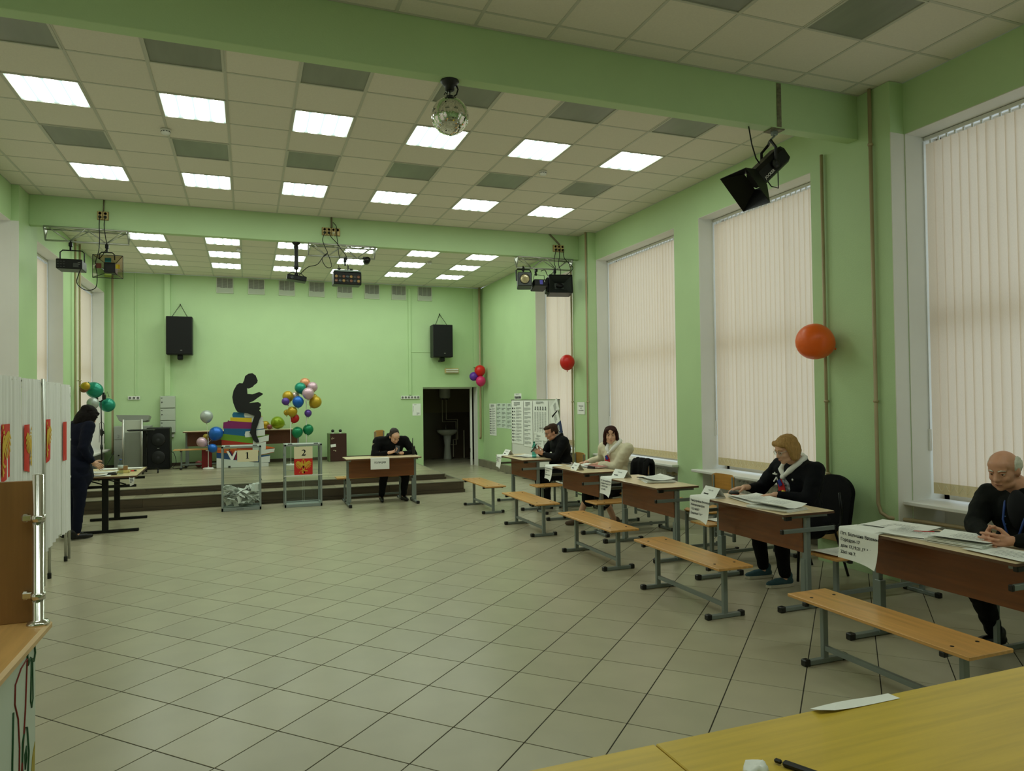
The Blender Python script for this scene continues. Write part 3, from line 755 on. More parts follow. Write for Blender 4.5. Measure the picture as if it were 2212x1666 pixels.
def yoke(b, x, z, w, h): b.tube([(x-w/2, 0, z-h), (x-w/2, 0, z-.03), (x-w/2+.03, 0, z), (x+w/2-.03, 0, z), (x+w/2, 0, z-.03), (x+w/2, 0, z-h)], .009, 6, smooth=False)
# left truss: flat light panel and gel light
t = thing('light_effect_box', 'flat black light effect box hanging from the left truss', 'stage light', (-.30, 4.11, 0))
b = MB(); clamp(b, 0, 0, 3.915); yoke(b, .02, 3.80, .29, .16); b.build('yoke', BLKM, t)
b = MB(); b.box((.01, 0, 3.59), (.31, .30, .135), .008); b.build('body', BLKM, t)
b = MB()
for i in range(3):
    for j in range(3): b.box((-.12+.035*i, -.152, 3.55+.035*j), (.02, .006, .012), .002)
b.box((.09, -.153, 3.575), (.07, .008, .06), .004); b.build('control_panel', mat('panel_grey', (52, 54, 52), .4), t)
b = MB(); b.box((.13, -.155, 3.61), (.03, .004, .004)); b.box((.13, -.155, 3.59), (.02, .004, .004)); b.build('label_marks', ALU, t)
t = thing('gel_light', 'black stage light with coloured glass panes on the left truss', 'stage light', (.14, 4.11, 0))
b = MB(); clamp(b, 0, 0, 3.915); yoke(b, .0, 3.80, .19, .10); b.build('yoke', BLKM, t)
b = MB(); b.box((.05, -.02, 3.57), (.14, .2, .14), .006); b.build('body', BLKM, t)
x0, x1, z0, z1 = -.13, .235, 3.40, 3.715; P4 = [V((x0, -.26, z0)), V((x1, -.26, z0)), V((x1, -.26, z1)), V((x0, -.26, z1))]; Q4 = [V((-.015, -.05, 3.50)), V((.115, -.05, 3.50)), V((.115, -.05, 3.64)), V((-.015, -.05, 3.64))]
b = MB()
for i in range(4): b.bar(P4[i], P4[(i+1) % 4], .007); b.bar(P4[i], Q4[i], .006)
b.build('pane_frame', BLKM, t)
gels = [clear_mat('gel_pale', (.72, .74, .66)), clear_mat('gel_pink', (.85, .66, .6)), clear_mat('gel_brown', (.5, .42, .3)), clear_mat('gel_grey', (.5, .52, .46))]
for i in range(4):
    b = MB(); b.add([P4[i], P4[(i+1) % 4], Q4[(i+1) % 4], Q4[i]], [(0, 1, 2, 3)]); b.build('glass_pane', gels[i], t)
for (x, z, w_, h_, c) in ((.03, 3.675, .08, .06, (30, 110, 120)), (-.085, 3.59, .07, .07, (168, 98, 90)), (.15, 3.59, .055, .06, (190, 176, 40)), (.03, 3.46, .085, .05, (140, 160, 70))):
    b = MB(); b.box((x, -.11, z), (w_, .008, h_), .002); b.build('colour_filter', mat('filter_%d_%d_%d' % c, c, .2), t)
# centre truss: projector pole, moonflower, ring light
t = thing('ceiling_projector', 'slim black device hanging on a thick pole under the far beam', 'projector', (2.68, 4.11, 0))
b = MB(); b.lathe([(.06, 4.11), (.06, 4.09), (.03, 4.07), (.035, 4.03), (.028, 4.0), (.03, 3.77), (.036, 3.74), (.03, 3.70), (.012, 3.69), (.012, 3.64), (.03, 3.63), (.03, 3.60)]); b.build('pole', BLKM, t)
RY = Matrix.Rotation(.13, 3, 'Y')
b = MB(); b.box((0, 0, 3.555), (.285, .22, .075), .008, RY); b.build('body', BLKM, t)
b = MB(); b.tube([(-.13, 0, 3.61), (-.07, 0, 3.65), (.07, 0, 3.635), (.13, 0, 3.58)], .006); b.box((.12, 0, 3.585), (.03, .04, .02), .004); b.build('yoke', BLKM, t)
b = MB(); b.lathe([(.025, 0), (.022, .006), (.012, .003)], (-.07, -.112, 3.555), 12, R=Matrix.Rotation(PI/2, 3, 'X')); b.box((.02, -.112, 3.55), (.03, .004, .006)); b.build('lens', mat('lens_dark', (60, 64, 66), .15), t)
t = thing('multi_lens_light', 'black box light with two rows of round lenses on the centre truss', 'stage light', (3.43, 4.11, 0))
b = MB(); b.box((0, -.02, 3.575), (.42, .26, .195), .01); b.build('body', BLKM, t)
b = MB(); b.prism([(-.212, 3.675), (.212, 3.675), (.18, 3.70), (-.2, 3.70)], (0, -.16, 0), (1, 0, 0), (0, 0, 1), -.20); b.build('lid', mat('grey_lid', (120, 132, 124), .3, .4), t)
LC = [(150, 120, 70), (70, 78, 80), (120, 80, 60), (60, 60, 56)]
for r in range(2):
    for i in range(7):
        b = MB(); b.lathe([(.024, 0), (.022, .005), (.0, .007)], (-.172+.056*i+(.02 if r else 0)*0, -.152, 3.60-.065*r), 12, R=Matrix.Rotation(PI/2, 3, 'X')); c = LC[(i*3+r*2) % 4]; b.build('lens', mat('lens_%d_%d' % (i % 4, r), c, .15), t)
b = MB(); clamp(b, -.02, 0, 3.915)
for x in (-.11, .07): b.box((x, 0, 3.72), (.03, .05, .05), .004); b.box((x, 0, 3.745), (.055, .02, .015), .003)
b.tube([(-.11, 0, 3.74), (-.12, 0, 3.80)], .005); b.tube([(.02, 0, 3.70), (.03, 0, 3.75), (.03, 0, 3.80)], .006); b.build('mount', BLKM, t)
t = thing('pin_spot', 'small round black pin spot on the right end of the centre truss', 'stage light', (3.74, 4.08, 3.885))
b = MB(); b.lathe([(.045, .10), (.05, .02), (.055, -.02), (.057, -.03), (.05, -.035), (.046, -.02)], n=20, R=Matrix.Rotation(PI/2, 3, 'X')); b.build('housing', BLKM, t)
b = MB(); b.ell((0, -.02, 0), (.044, .016, .044), 16, 8); b.build('lens', mat('lens_clear', (190, 186, 160), .1, .6), t)
b = MB(); b.box((-.03, .02, .05), (.05, .03, .03), .004); b.build('bracket', BLKM, t)
# right truss: three fixtures
t = thing('par_light', 'black square light with a round glass lens on the right truss', 'stage light', (6.40, 4.11, 0))
RZ = Matrix.Rotation(-.30, 3, 'Z') @ Matrix.Rotation(-.12, 3, 'X')
c0 = V((.0, -.05, 3.69)); b = MB(); b.box(c0, (.24, .26, .24), .012, RZ); b.build('body', mat('dark_grey_case', (40, 46, 44), .45), t)
b = MB(); b.lathe([(.0, .010), (.06, .006), (.078, .0), (.078, -.012)], c0+RZ @ V((0, -.135, 0)), 24, R=RZ @ Matrix.Rotation(PI/2, 3, 'X')); b.build('lens', mat('lens_amber', (186, 172, 132), .18, .3, var=.3, nscale=16), t)
b = MB(); b.lathe([(.088, .0), (.088, .008), (.079, .008), (.079, 0)], c0+RZ @ V((0, -.13, 0)), 24, R=RZ @ Matrix.Rotation(PI/2, 3, 'X')); b.build('rim', BLKM, t)
b = MB(); b.tube([(-.13, -.02, 3.69), (-.13, 0, 3.87), (-.10, 0, 3.895), (.12, 0, 3.895), (.14, 0, 3.86), (.14, -.02, 3.69)], .012, 6, smooth=False); clamp(b, 0, 0, 3.935); b.build('yoke', BLKM, t)
t = thing('laser_projector', 'small black effect light with a violet window on the right truss', 'stage light', (6.67, 4.11, 0))
RZ = Matrix.Rotation(-.1, 3, 'Z') @ Matrix.Rotation(-.25, 3, 'X'); c0 = V((0, -.05, 3.625)); b = MB(); b.box(c0, (.24, .28, .115), .01, RZ); b.build('body', BLKM, t)
b = MB(); b.box(c0+RZ @ V((-.0, -.142, .0)), (.055, .006, .075), .002, RZ); b.build('window', mat('violet_glass', (96, 92, 190), .15), t)
b = MB(); b.box(c0+RZ @ V((.06, -.142, .02)), (.014, .004, .03), 0, RZ); b.build('display', ALU, t)
b = MB(); b.tube([(-.11, 0, 3.62), (-.06, 0, 3.82), (.12, 0, 3.81), (.13, 0, 3.63)], .006, 6); b.box((-.03, 0, 3.89), (.045, .05, .05), .006); b.tube([(-.04, 0, 3.87), (-.03, 0, 3.80)], .018, 8); b.build('yoke', BLKM, t)
t = thing('flood_light', 'large black flood light with a square open front on the right truss', 'stage light', (7.05, 4.11, 0))
RZ = Matrix.Rotation(-.22, 3, 'Z') @ Matrix.Rotation(-.12, 3, 'X'); c0 = V((0, -.06, 3.635))
b = MB(); w2, h2, d2 = .20, .155, .14
q = lambda x, y, z: c0+RZ @ V((x, y, z))
for (cx, cz, sx, sz) in ((-w2, 0, .012, 2*h2), (w2, 0, .012, 2*h2), (0, h2, 2*w2, .012), (0, -h2, 2*w2, .012)): b.box(q(cx, 0, cz), (sx, 2*d2, sz), .003, RZ)
b.box(q(0, d2, 0), (2*w2, .012, 2*h2), .003, RZ); b.box(q(-w2-.02, .02, 0), (.05, .2, 2*h2-.05), .02, RZ); b.build('housing', BLKM, t)
b = MB(); P4 = [q(-w2+.01, -d2+.01, -h2+.01), q(w2-.01, -d2+.01, -h2+.01), q(w2-.01, -d2+.01, h2-.01), q(-w2+.01, -d2+.01, h2-.01)]; Q4 = [q(-.08, .02, -.05), q(.08, .02, -.05), q(.08, .02, .05), q(-.08, .02, .05)]
b.add(P4+Q4, [(i, (i+1) % 4, 4+(i+1) % 4, 4+i) for i in range(4)]+[(4, 5, 6, 7)]); b.build('reflector', mat('dark_reflector', (62, 68, 62), .35, .5, bump=.4, bscale=120), t)
b = MB(); b.ell(q(0, -.02, 0), (.075, .02, .04), 14, 8); b.build('lamp_cover', BLKM, t)
b = MB(); yoke(b, -.0, 3.825, .36, .07); clamp(b, -.06, 0, 3.92); b.build('yoke', BLKM, t)
# socket clusters on the far beam and their cables
def beam_sockets(x, n, label, z=4.24):
    t = thing('socket_block', label, 'socket', (x, 4.045, z))
    b = MB(); b.bx(-.006, n*.066+.006, -.012, 0, -.006, .116, .003); b.build('board', mat('socket_board', (150, 130, 86), .6), t)
    for i in range(n):
        b = MB(); b.bx(i*.066+.003, i*.066+.063, -.034, -.012, 0, .11, .006); b.build('socket_body', BEIGE, t)
        b = MB(); b.lathe([(.021, 0), (.021, .004), (.016, .004), (.016, -.004)], (i*.066+.033, -.034, .082), 12, R=Matrix.Rotation(PI/2, 3, 'X')); b.build('socket_ring', mat('socket_brown', (120, 96, 52), .6), t)
    return t
beam_sockets(.037, 2, 'pair of old beige sockets on the far beam, left')
beam_sockets(3.06, 4, 'row of four old beige sockets on the far beam, centre')
beam_sockets(6.935, 3, 'row of three old beige sockets on the far beam, right', 4.225)
def cable(label, pts, plug=None, r=.006, mt=None, name='power_cable'):
    t = thing(name, label, 'cable'); b = MB(); P = [V(p) for p in pts]; Q = []
    for i in range(len(P)-1):
        a, p0, p1, c = P[max(i-1, 0)], P[i], P[i+1], P[min(i+2, len(P)-1)]
        for k in range(5):
            s = k/5; Q.append(.5*((2*p0)+(-a+p1)*s+(2*a-5*p0+4*p1-c)*s*s+(-a+3*p0-3*p1+c)*s**3))
    Q.append(P[-1]); b.tube(Q, r, 6); b.build('cord', mt or BLKM, t)
    if plug: b = MB(); b.lathe([(.019, 0), (.021, .015), (.014, .04), (.008, .05)], plug, 12, R=Matrix.Rotation(PI/2, 3, 'X')); b.build('plug', mt or BLKP, t)
    return t
Yc = 3.99
cable('black cable from the left sockets looping down to the flat effect box', [(.07, Yc, 4.265), (.065, Yc, 4.15), (.07, Yc, 4.0), (.06, Yc, 3.8), (.02, Yc, 3.62), (.04, Yc, 3.45), (.02, Yc, 3.28), (-.10, Yc, 3.245), (-.20, Yc, 3.33), (-.19, Yc, 3.43), (-.16, Yc, 3.52)], (.07, 4.01, 4.27))
cable('black cable from the left sockets to the gel light', [(.136, Yc, 4.265), (.125, Yc, 4.15), (.14, Yc, 4.0), (.14, Yc+.1, 3.86), (.05, Yc+.1, 3.70)], (.136, 4.01, 4.27))
cable('black cable looping from the centre sockets to the pole device', [(3.093, Yc, 4.265), (3.06, Yc, 4.15), (3.10, Yc, 4.03), (3.13, Yc, 3.95), (3.05, Yc, 3.86), (3.11, Yc, 3.74), (3.19, Yc, 3.75), (3.14, Yc, 3.93), (3.08, Yc, 3.91), (2.98, Yc, 3.77), (2.84, Yc, 3.72), (2.72, Yc+.1, 3.61)], (3.093, 4.01, 4.27))
cable('black cable slanting from the centre sockets to the lens box', [(3.159, Yc, 4.265), (3.19, Yc, 4.20), (3.27, Yc, 4.12), (3.34, Yc, 4.02), (3.42, Yc, 3.90), (3.44, Yc+.1, 3.70)], (3.159, 4.01, 4.27))
cable('black cable hanging straight past the centre sockets', [(3.22, 4.02, 4.44), (3.27, 4.01, 4.37), (3.275, Yc, 4.2), (3.29, Yc, 4.08), (3.30, Yc, 3.95), (3.32, Yc, 3.86)])
cable('thin white wires tangled over the centre truss', [(3.225, Yc, 4.27), (3.23, Yc, 4.18), (3.30, Yc, 4.10), (3.38, Yc, 4.05), (3.43, Yc, 4.10), (3.40, Yc, 4.05), (3.31, Yc, 4.05), (3.24, Yc, 4.07), (3.26, Yc, 4.02)], (3.225, 4.01, 4.27), .003, mat('white_wire', (214, 214, 190), .5))
cable('left black cable of the right sockets, reaching the violet effect light', [(6.968, Yc, 4.24), (6.94, Yc, 4.12), (6.93, Yc, 4.02), (6.95, Yc, 3.9), (6.86, Yc+.1, 3.81), (6.80, Yc+.1, 3.90), (6.72, Yc+.1, 3.88)], (6.968, 4.01, 4.25))
cable('middle black cable of the right sockets, dropping to the flood light', [(7.034, Yc, 4.24), (7.03, Yc, 4.12), (7.01, Yc, 4.0), (7.05, Yc, 3.88), (7.08, Yc+.1, 3.79)], (7.034, 4.01, 4.25))
cable('right black cable of the right sockets, bowing out past the truss', [(7.10, Yc, 4.24), (7.12, Yc, 4.12), (7.18, Yc, 4.05), (7.28, Yc, 3.96), (7.24, Yc, 3.88), (7.14, Yc+.1, 3.80)], (7.10, 4.01, 4.25))
for (a, c, l) in (((.115, 4.035, ZC), (.11, 4.035, 4.36), 'dark stub of conduit above the left sockets'), ((3.20, 4.03, ZC), (3.20, 4.03, 4.36), 'grey conduit above the centre sockets'), ((6.87, 4.03, ZC), (7.06, 4.03, 4.345), 'slanting grey conduit above the right sockets')):
    b = MB(); b.tube([a, c], .014 if a[0] > 1 else .009, 8); tag(b.build('conduit', mat('conduit_grey', (112, 108, 84), .6)), l, 'conduit')
# ---------------------------------------------------------------- tables, benches, chairs
EDGE = mat('table_edge_dark', (92, 62, 40), .5)
def leg_frame(y, foot=.23, deskz=.765):
    """T leg of a canteen table: post, foot bar with caps, top bar, hanger bar"""
    b = MB(); b.box((.02, y, .37), (.04, .055, .70), .003); b.bar((-foot, y, .022), (foot, y, .022), .04, .03, b=.003); b.bar((-.20, y, deskz-.035), (.22, y, deskz-.035), .03, .025)
    b.box((.02, y+(.02 if y < 0 else -.02), .22), (.05, .05, .34), .003)
    return b
def make_table(name, label, loc, rz, lam, panel, hang=True, group='school canteen tables'):
    t = thing(name, label, 'table', loc, rz, group); z = .765
    b = MB(); b.bx(-.25, .25, -.6, .6, z-.022, z, .003); b.build('tabletop', lam, t)
    b = MB(); b.bx(-.2515, -.2485, -.6, .6, z-.021, z-.004); b.bx(-.25, .25, -.6015, -.5985, z-.021, z-.004); b.bx(-.25, .25, .5985, .6015, z-.021, z-.004); b.build('edge_band', EDGE, t)
    b = MB(); b.bx(-.008, .008, -.53, .53, .44, .735, .002); b.build('modesty_panel', panel, t)
    for s in (-1, 1):
        L = leg_frame(s*.54).build('leg', GREYM, t)
        b = MB()
        for x in (-.235, .235): b.box((x, s*.54, .024), (.05, .048, .046), .006)
        b.build('foot_cap', BLKP, L)
        if hang:
            b = MB(); b.bar((-.24, s*.57, .625), (.27, s*.57, .625), .025, .032, b=.003); b.build('hanger_bar', GREYM, L)
            b = MB(); b.box((-.245, s*.57, .625), (.02, .028, .036), .004); b.box((.275, s*.57, .625), (.02, .028, .036), .004); b.box((-.19, s*.575, .725), (.06, .03, .03), .004); b.build('bar_cap', BLKP, L)
    return t
TL = ['far-end canteen table where the man in the dark jacket sits', 'canteen table of the woman in the cream cardigan', 'unoccupied canteen table with one stack of papers', 'canteen table of the blonde woman in glasses', 'nearest canteen table, of the balding man with clasped hands']
TY = [3.36, 1.32, -.335, -2.13, -3.88]
t0 = None
for i in range(5):
    if t0 is None: t0 = o = make_table('canteen_table', '', (0, 0, 0), 0, LAM, PANELW)
    else: o = copy_tree(t0)
    o.location = (6.07, TY[i], 0); o['label'] = TL[i]
make_table('canteen_table', 'canteen table of the police officer, with a paper sign on its front', (4.02, 4.46, 0), PI/2, LAM, PANELW, False)
def make_bench(label, loc, rz, wood, L=1.22):
    t = thing('bench', label, 'bench', loc, rz, 'low school benches'); z = .413
    b = MB(); b.bx(-.155, .155, -L/2, L/2, z-.02, z, .003); b.build('seat', wood, t)
    b = MB()
    for s in (-1, 1):
        for x in (-.09, .09): b.lathe([(.011, 0), (.009, .002), (.0, .0015)], (x, s*.47, z), 8)
    tag(b.build('screw_heads', BLKM, t), kind='stuff')
    for s in (-1, 1):
        b = MB(); b.box((0, s*.465, .205), (.04, .03, .37), .003); b.bar((-.15, s*.465, .018), (.15, s*.465, .018), .036, .03, b=.003); b.bar((-.14, s*.465, z-.032), (.14, s*.465, z-.032), .03, .024); LG = b.build('leg', GREYM, t)
        b = MB()
        for x in (-.15, .15): b.box((x, s*.465, .021), (.045, .044, .042), .006); b.box((x*.95, s*.465, z-.033), (.03, .034, .028), .004)
        b.build('foot_cap', BLKP, LG)
    b = MB(); b.bar((0, -.45, .095), (0, .45, .095), .025, .03); b.build('stretcher', GREYM, t)
    return t
BLAB = ['farthest bench of the row of five in front of the tables', 'second farthest bench in the row in front of the tables', 'middle bench of the row in front of the tables', 'second nearest bench in the row in front of the tables', 'nearest bench of the row, in front of the balding man']
b0 = None
for i, y in enumerate([3.25, 1.355, -.495, -2.14, -4.06]):
    if b0 is None: b0 = o = make_bench('', (0, 0, 0), 0, BEECH)
    else: o = copy_tree(b0)
    o.location = (5.355, y, 0); o['label'] = BLAB[i]
CL = ['bench end sticking out between the two farthest tables', 'bench end sticking out left of the cream cardigan woman\'s shins', 'bench end under the hanging sign of the blonde woman\'s table', 'bench end with printed sheets between the blonde woman and the balding man']
for i, (x, y) in enumerate([(6.49, 2.50), (6.49, .655), (6.82, -1.09), (6.82, -2.70)]):
    o = copy_tree(b0); o.location = (x, y, 0); o.rotation_euler = (0, 0, PI/2); o['label'] = CL[i]
o = copy_tree(b0); o.location = (3.95, 4.95, 0); o.rotation_euler = (0, 0, PI/2); o['label'] = 'bench behind the police table, its end showing on the left'
o = copy_tree(b0); o.location = (1.15, 9.10, S2); o.rotation_euler = (0, 0, PI/2); o['label'] = 'bench on the stage behind the balloon stand'
# the two tables at the back of the stage
for x, l in ((1.29, 'school table at the back of the stage behind the blue balloons'), (2.50, 'school table at the back of the stage carrying the lime balloon')):
    o = make_table('canteen_table', l, (x, 9.62, S2), PI/2, LAM, OLDW, False)
def school_chair(label, loc, rz, h=.45):
    """plywood school chair; faces local -x"""
    t = thing('school_chair', label, 'chair', loc, rz, 'plywood school chairs')
    b = MB(); n = 8; vs = []
    for i in range(n+1):
        u = i/n; x = -.19+.38*u; z = h+(-.012 if .2 < u < .9 else 0)+(.01 if u > .9 else 0)-(.015 if u < .1 else 0)
        w = .19 if 0 < i < n else .17; vs += [V((x, -w, z)), V((x, w, z)), V((x, w, z-.012)), V((x, -w, z-.012))]
    fs = []
    for i in range(n): fs += [(4*i, 4*i+4, 4*i+5, 4*i+1), (4*i+2, 4*i+6, 4*i+7, 4*i+3), (4*i+1, 4*i+5, 4*i+6, 4*i+2), (4*i, 4*i+3, 4*i+7, 4*i+4)]
    fs += [(0, 1, 2, 3), (4*n, 4*n+3, 4*n+2, 4*n+1)]; b.add(vs, fs); b.build('seat', CHAIRW, t)
    b = MB(); vs = []; n = 8
    for i in range(n+1):
        a = -.19+.38*i/n; x = .20+.03*(1-(a/.19)**2); q = .02 if i in (0, n) else 0
        vs += [V((x, a, h+.20+q)), V((x, a, h+.37-q)), V((x+.011, a, h+.37-q)), V((x+.011, a, h+.20+q))]
    fs = []
    for i in range(n): fs += [(4*i+k, 4*i+(k+1) % 4, 4*i+4+(k+1) % 4, 4*i+4+k) for k in range(4)]
    fs += [(3, 2, 1, 0), (4*n, 4*n+1, 4*n+2, 4*n+3)]; b.add(vs, fs); b.build('backrest', CHAIRW, t)
    for s in (-1, 1):
        b = MB(); y = s*.165; b.bar((.215, y, .10), (.215, y, h+.35), .025, .03); b.bar((-.16, y, .03), (-.16, y, h-.02), .025, .03); b.build('leg', GREYM, t)
        b = MB(); b.bar((-.19, y, .02), (.24, y, .02), .025, .03); b.bar((-.17, y, h-.03), (.22, y, h-.03), .025, .03); L = b.build('side_rail', GREYM, t)
        b = MB(); b.box((-.20, y, .022), (.035, .034, .044), .004); b.box((.25, y, .022), (.035, .034, .044), .004); b.build('foot_cap', BLKP, L)
    b = MB(); b.bar((.215, -.165, .16), (.215, .165, .16), .025, .02); b.bar((-.16, -.165, h-.05), (-.16, .165, h-.05), .025, .02); b.build('crossbar', GREYM, t)
    return t
c0 = school_chair('empty plywood chair behind the unoccupied table', (6.69, -.57, 0), 0)
def cchair(label, loc, rz=0, h=None):
    o = copy_tree(c0); o.location = loc; o.rotation_euler = (0, 0, rz); o['label'] = label; return o
cchair('plywood chair under the man in the dark jacket', (6.68, 3.02, 0), -.05)
cchair('plywood chair under the woman in the cream cardigan, a black coat on its back', (6.70, 1.19, 0), .0)
cchair('plywood chair under the balding man', (6.66, -4.05, 0), 0)
cchair('plywood chair on the stage, its back showing above the police officer', (4.46, 6.1, S2), 2.5)
# coat on the chair
t = thing('coat', 'black coat hung over a plywood chair behind the cream cardigan woman', 'coat', (6.70, 1.19, 0), .0)
b = MB(); vs = []; n = 12
prof = [(.255, .30), (.262, .46), (.268, .66), (.262, .80), (.245, .835), (.215, .84), (.190, .80), (.185, .60), (.18, .48)]
for i in range(n+1):
    a = -.215+.43*i/n
    for (x, z) in prof: vs.append(V((x+.010*math.sin(i*1.7)+.03*(1-(a/.2)**2), a+.01*math.sin(z*14), z+.012*math.sin(i*1.1)-(.03 if i in (0, n) else 0))))
k = len(prof); b.add(vs, [(i*k+j, i*k+j+1, (i+1)*k+j+1, (i+1)*k+j) for i in range(n) for j in range(k-1)], 0, True); o = b.build('body', BLKC, t)
so = o.modifiers.new('th', 'SOLIDIFY'); so.thickness = .025
b = MB(); b.ell((.24, -.12, .84), (.05, .07, .035)); b.ell((.26, .16, .82), (.05, .05, .05)); b.build('collar', BLKC, t)
# padded black chair of the blonde woman
t = thing('office_chair', 'black padded chair under the blonde woman', 'chair', (6.86, -1.80, 0), -.05)
b = MB(); b.box((0, 0, .45), (.46, .47, .08), .03); b.build('seat', BLKC, t)
b = MB(); pl = []
for i in range(25): a = PI*i/24; pl.append((.24*math.cos(a), .26+.16*math.sin(a)))
pl = [(-.22, -.06), (.22, -.06)]+pl
b.prism([(x, z+.50) for x, z in pl], (.26, 0, 0), (0, 1, 0), (.12, 0, 1), .045); b.build('backrest', BLKC, t)
for s in (-1, 1):
    b = MB(); y = s*.235; b.tube([(.22, y, .78), (.24, y, .62), (.23, y, .50), (.16, y, .43), (.20, y, .32), (.30, y, .01)], .012, 8); b.build('rear_leg', BLKM, t)
    b = MB(); b.tube([(.14, y, .42), (-.20, y, .42), (-.24, y, .38), (-.26, y, .01)], .012, 8); b.build('front_leg', BLKM, t)

# ---------------------------------------------------------------- paper on the tables
def sheet(b, c, w, h, rot=0, z=.0005, m=0, curl=0):
    R = Matrix.Rotation(rot, 3, 'Z'); n = 4; vs = []
    for i in range(n+1):
        for s in (-1, 1): vs.append(V(c)+R @ V((-w/2+w*i/n, s*h/2, curl*((i/n-.5)**2)*4+curl*.3*(s > 0)*(i == n))))
    b.add(vs, [(2*i, 2*i+2, 2*i+3, 2*i+1) for i in range(n)], m)
def stack(name, label, loc, w, h, rot, n, cat='papers', curl=.012, seed=1, printed=True):
    t = thing(name, label, cat, loc, rot); r = random.Random(seed)
    for i in range(n):
        b = MB(); b.box((0, 0, .003+.006*i), (w, h, .005), 0); o = b.build('sheet_bundle', PAPER, t); o.location = (r.uniform(-.012, .012), r.uniform(-.012, .012), 0); o.rotation_euler = (0, 0, r.uniform(-.06, .06))
    b = MB(); sheet(b, (r.uniform(-.03, .03), 0, .0065*n+.004), w, h, r.uniform(-.2, .2), curl=curl); b.build('top_sheet', PAPER, t)
    if printed:
        b = MB(); lines(b, (-w*.4, -h*.35, .0065*n+.0075+curl), (1, 0, 0), (0, 1, 0), w*.7, h*.5, 9, seed=seed, th=.0002, thick=.2); tag(b.build('printed_lines', GINK, t), kind='stuff')
    return t
TZ = .766
stack('paper_stack', 'open register of papers at the far side of the balding man\'s table', (6.03, -3.75, TZ), .42, .30, -1.35, 1, seed=2)
stack('paper_stack', 'thick folded bundle of voter lists before the balding man', (6.06, -4.02, TZ), .26, .33, .2, 5, seed=3)
stack('paper_stack', 'loose sheet lying askew on the near end of the balding man\'s table', (6.00, -4.32, TZ), .25, .36, .1, 0, seed=4, curl=.004)
stack('paper_stack', 'wide sheets behind the hanging sign on the balding man\'s table', (6.13, -3.48, TZ), .30, .40, .15, 1, seed=5, curl=.003)
stack('paper_stack', 'flat open papers in front of the blonde woman\'s resting hand', (6.13, -2.03, TZ), .30, .46, -.25, 2, seed=6)
stack('paper_stack', 'thick stack of papers at the near end of the blonde woman\'s table', (5.99, -2.46, TZ), .27, .38, .25, 3, seed=7, curl=.03)
stack('paper_stack', 'stack of papers on the unoccupied table', (6.15, -.40, TZ), .30, .42, -.3, 4, seed=8, curl=.02)
stack('paper_stack', 'papers under the hands of the cream cardigan woman', (6.18, 1.42, TZ), .30, .42, .3, 1, seed=9)
stack('paper_stack', 'papers on the dark jacket man\'s table beside the bottle', (6.08, 3.30, TZ), .28, .40, .1, 1, seed=10)
t = stack('paper_stack', 'green printed sheets lying on the bench end by the balding man', (6.55, -2.66, .413), .62, .26, .05, 0, seed=11, curl=.012)
t = stack('paper_stack', 'white sheet lying on the bench end under the blonde woman\'s table', (6.50, -1.03, .413), .26, .18, .05, 0, seed=12, curl=.006, printed=False)
t = stack('paper_stack', 'white sheet lying on the bench end between the far tables', (6.45, 2.52, .413), .26, .18, .05, 0, seed=13, curl=.006, printed=False)
def hang_sign(label, yc, w, drop, rows, size, x=5.82, curl=.05):
    t = thing('hanging_sign', label, 'sign', (x, yc, TZ), 0, 'address signs hung on the table fronts')
    prof = [(.16, .001), (.06, .002), (.004, .002), (-.006, -.004), (-.009, -.05), (-.008, -drop*.5), (-.012, -drop*.8), (-.02, -drop)]
    b = MB(); n = 8; vs = []
    for i in range(n+1):
        y = w/2-w*i/n
        for j, (px, pz) in enumerate(prof):
            c = curl*(i/n)**3*(max(0, j-3)/4)**2; vs.append((px-.6*c, y, pz-.5*c))
    k = len(prof); b.add(vs, [(i*k+j, (i+1)*k+j, (i+1)*k+j+1, i*k+j+1) for i in range(n) for j in range(k-1)], 0, True)
    b.build('sheet', PAPER, t)
    for q, s in enumerate(rows): text(s, 'lettering', size, INK, t, (-.0125-.003*(q > 2), w/2-.02, -.035-size*1.42*(q+.3)), (0, -1, 0), (-.02, 0, 1), bold=.0006)
    return t
hang_sign('paper sign reading ПГТ БОЛЬШИЕ ВЯЗЕМЫ ГОРОДОК-17 on the nearest table', -3.44, .33, .21, ['Пгт. Большие Вяземы', 'Городок-17', 'дом 17,19,21,17 А,22,', '22к1 кв 7.'], .030)
hang_sign('paper sign about МИКРОРАЙОН on the blonde woman\'s table', -1.66, .30, .20, ['Микрорайон Высокое:', 'Жаворонки дом', '1,2,3 кв267', 'Деревня Горловка'], .027)
hang_sign('paper sign with four lines on the unoccupied table', .13, .27, .19, ['Пгт. Большие Вяземы', 'Городок-17 дом 15,19', 'с. ВНИИФ дом', '1,2,12 кв20'], .023)
hang_sign('paper sign on the cream cardigan woman\'s table', 1.77, .25, .18, ['Пгт. Большие Вяземы', 'Институт дом', '1,2,3,', 'Деревня Горки'], .021)
hang_sign('paper sign on the dark jacket man\'s table', 3.80, .24, .19, ['Пгт. Большие Вяземы', 'Ямская 17', 'дом 1,2,3,4,5', '12'], .02)
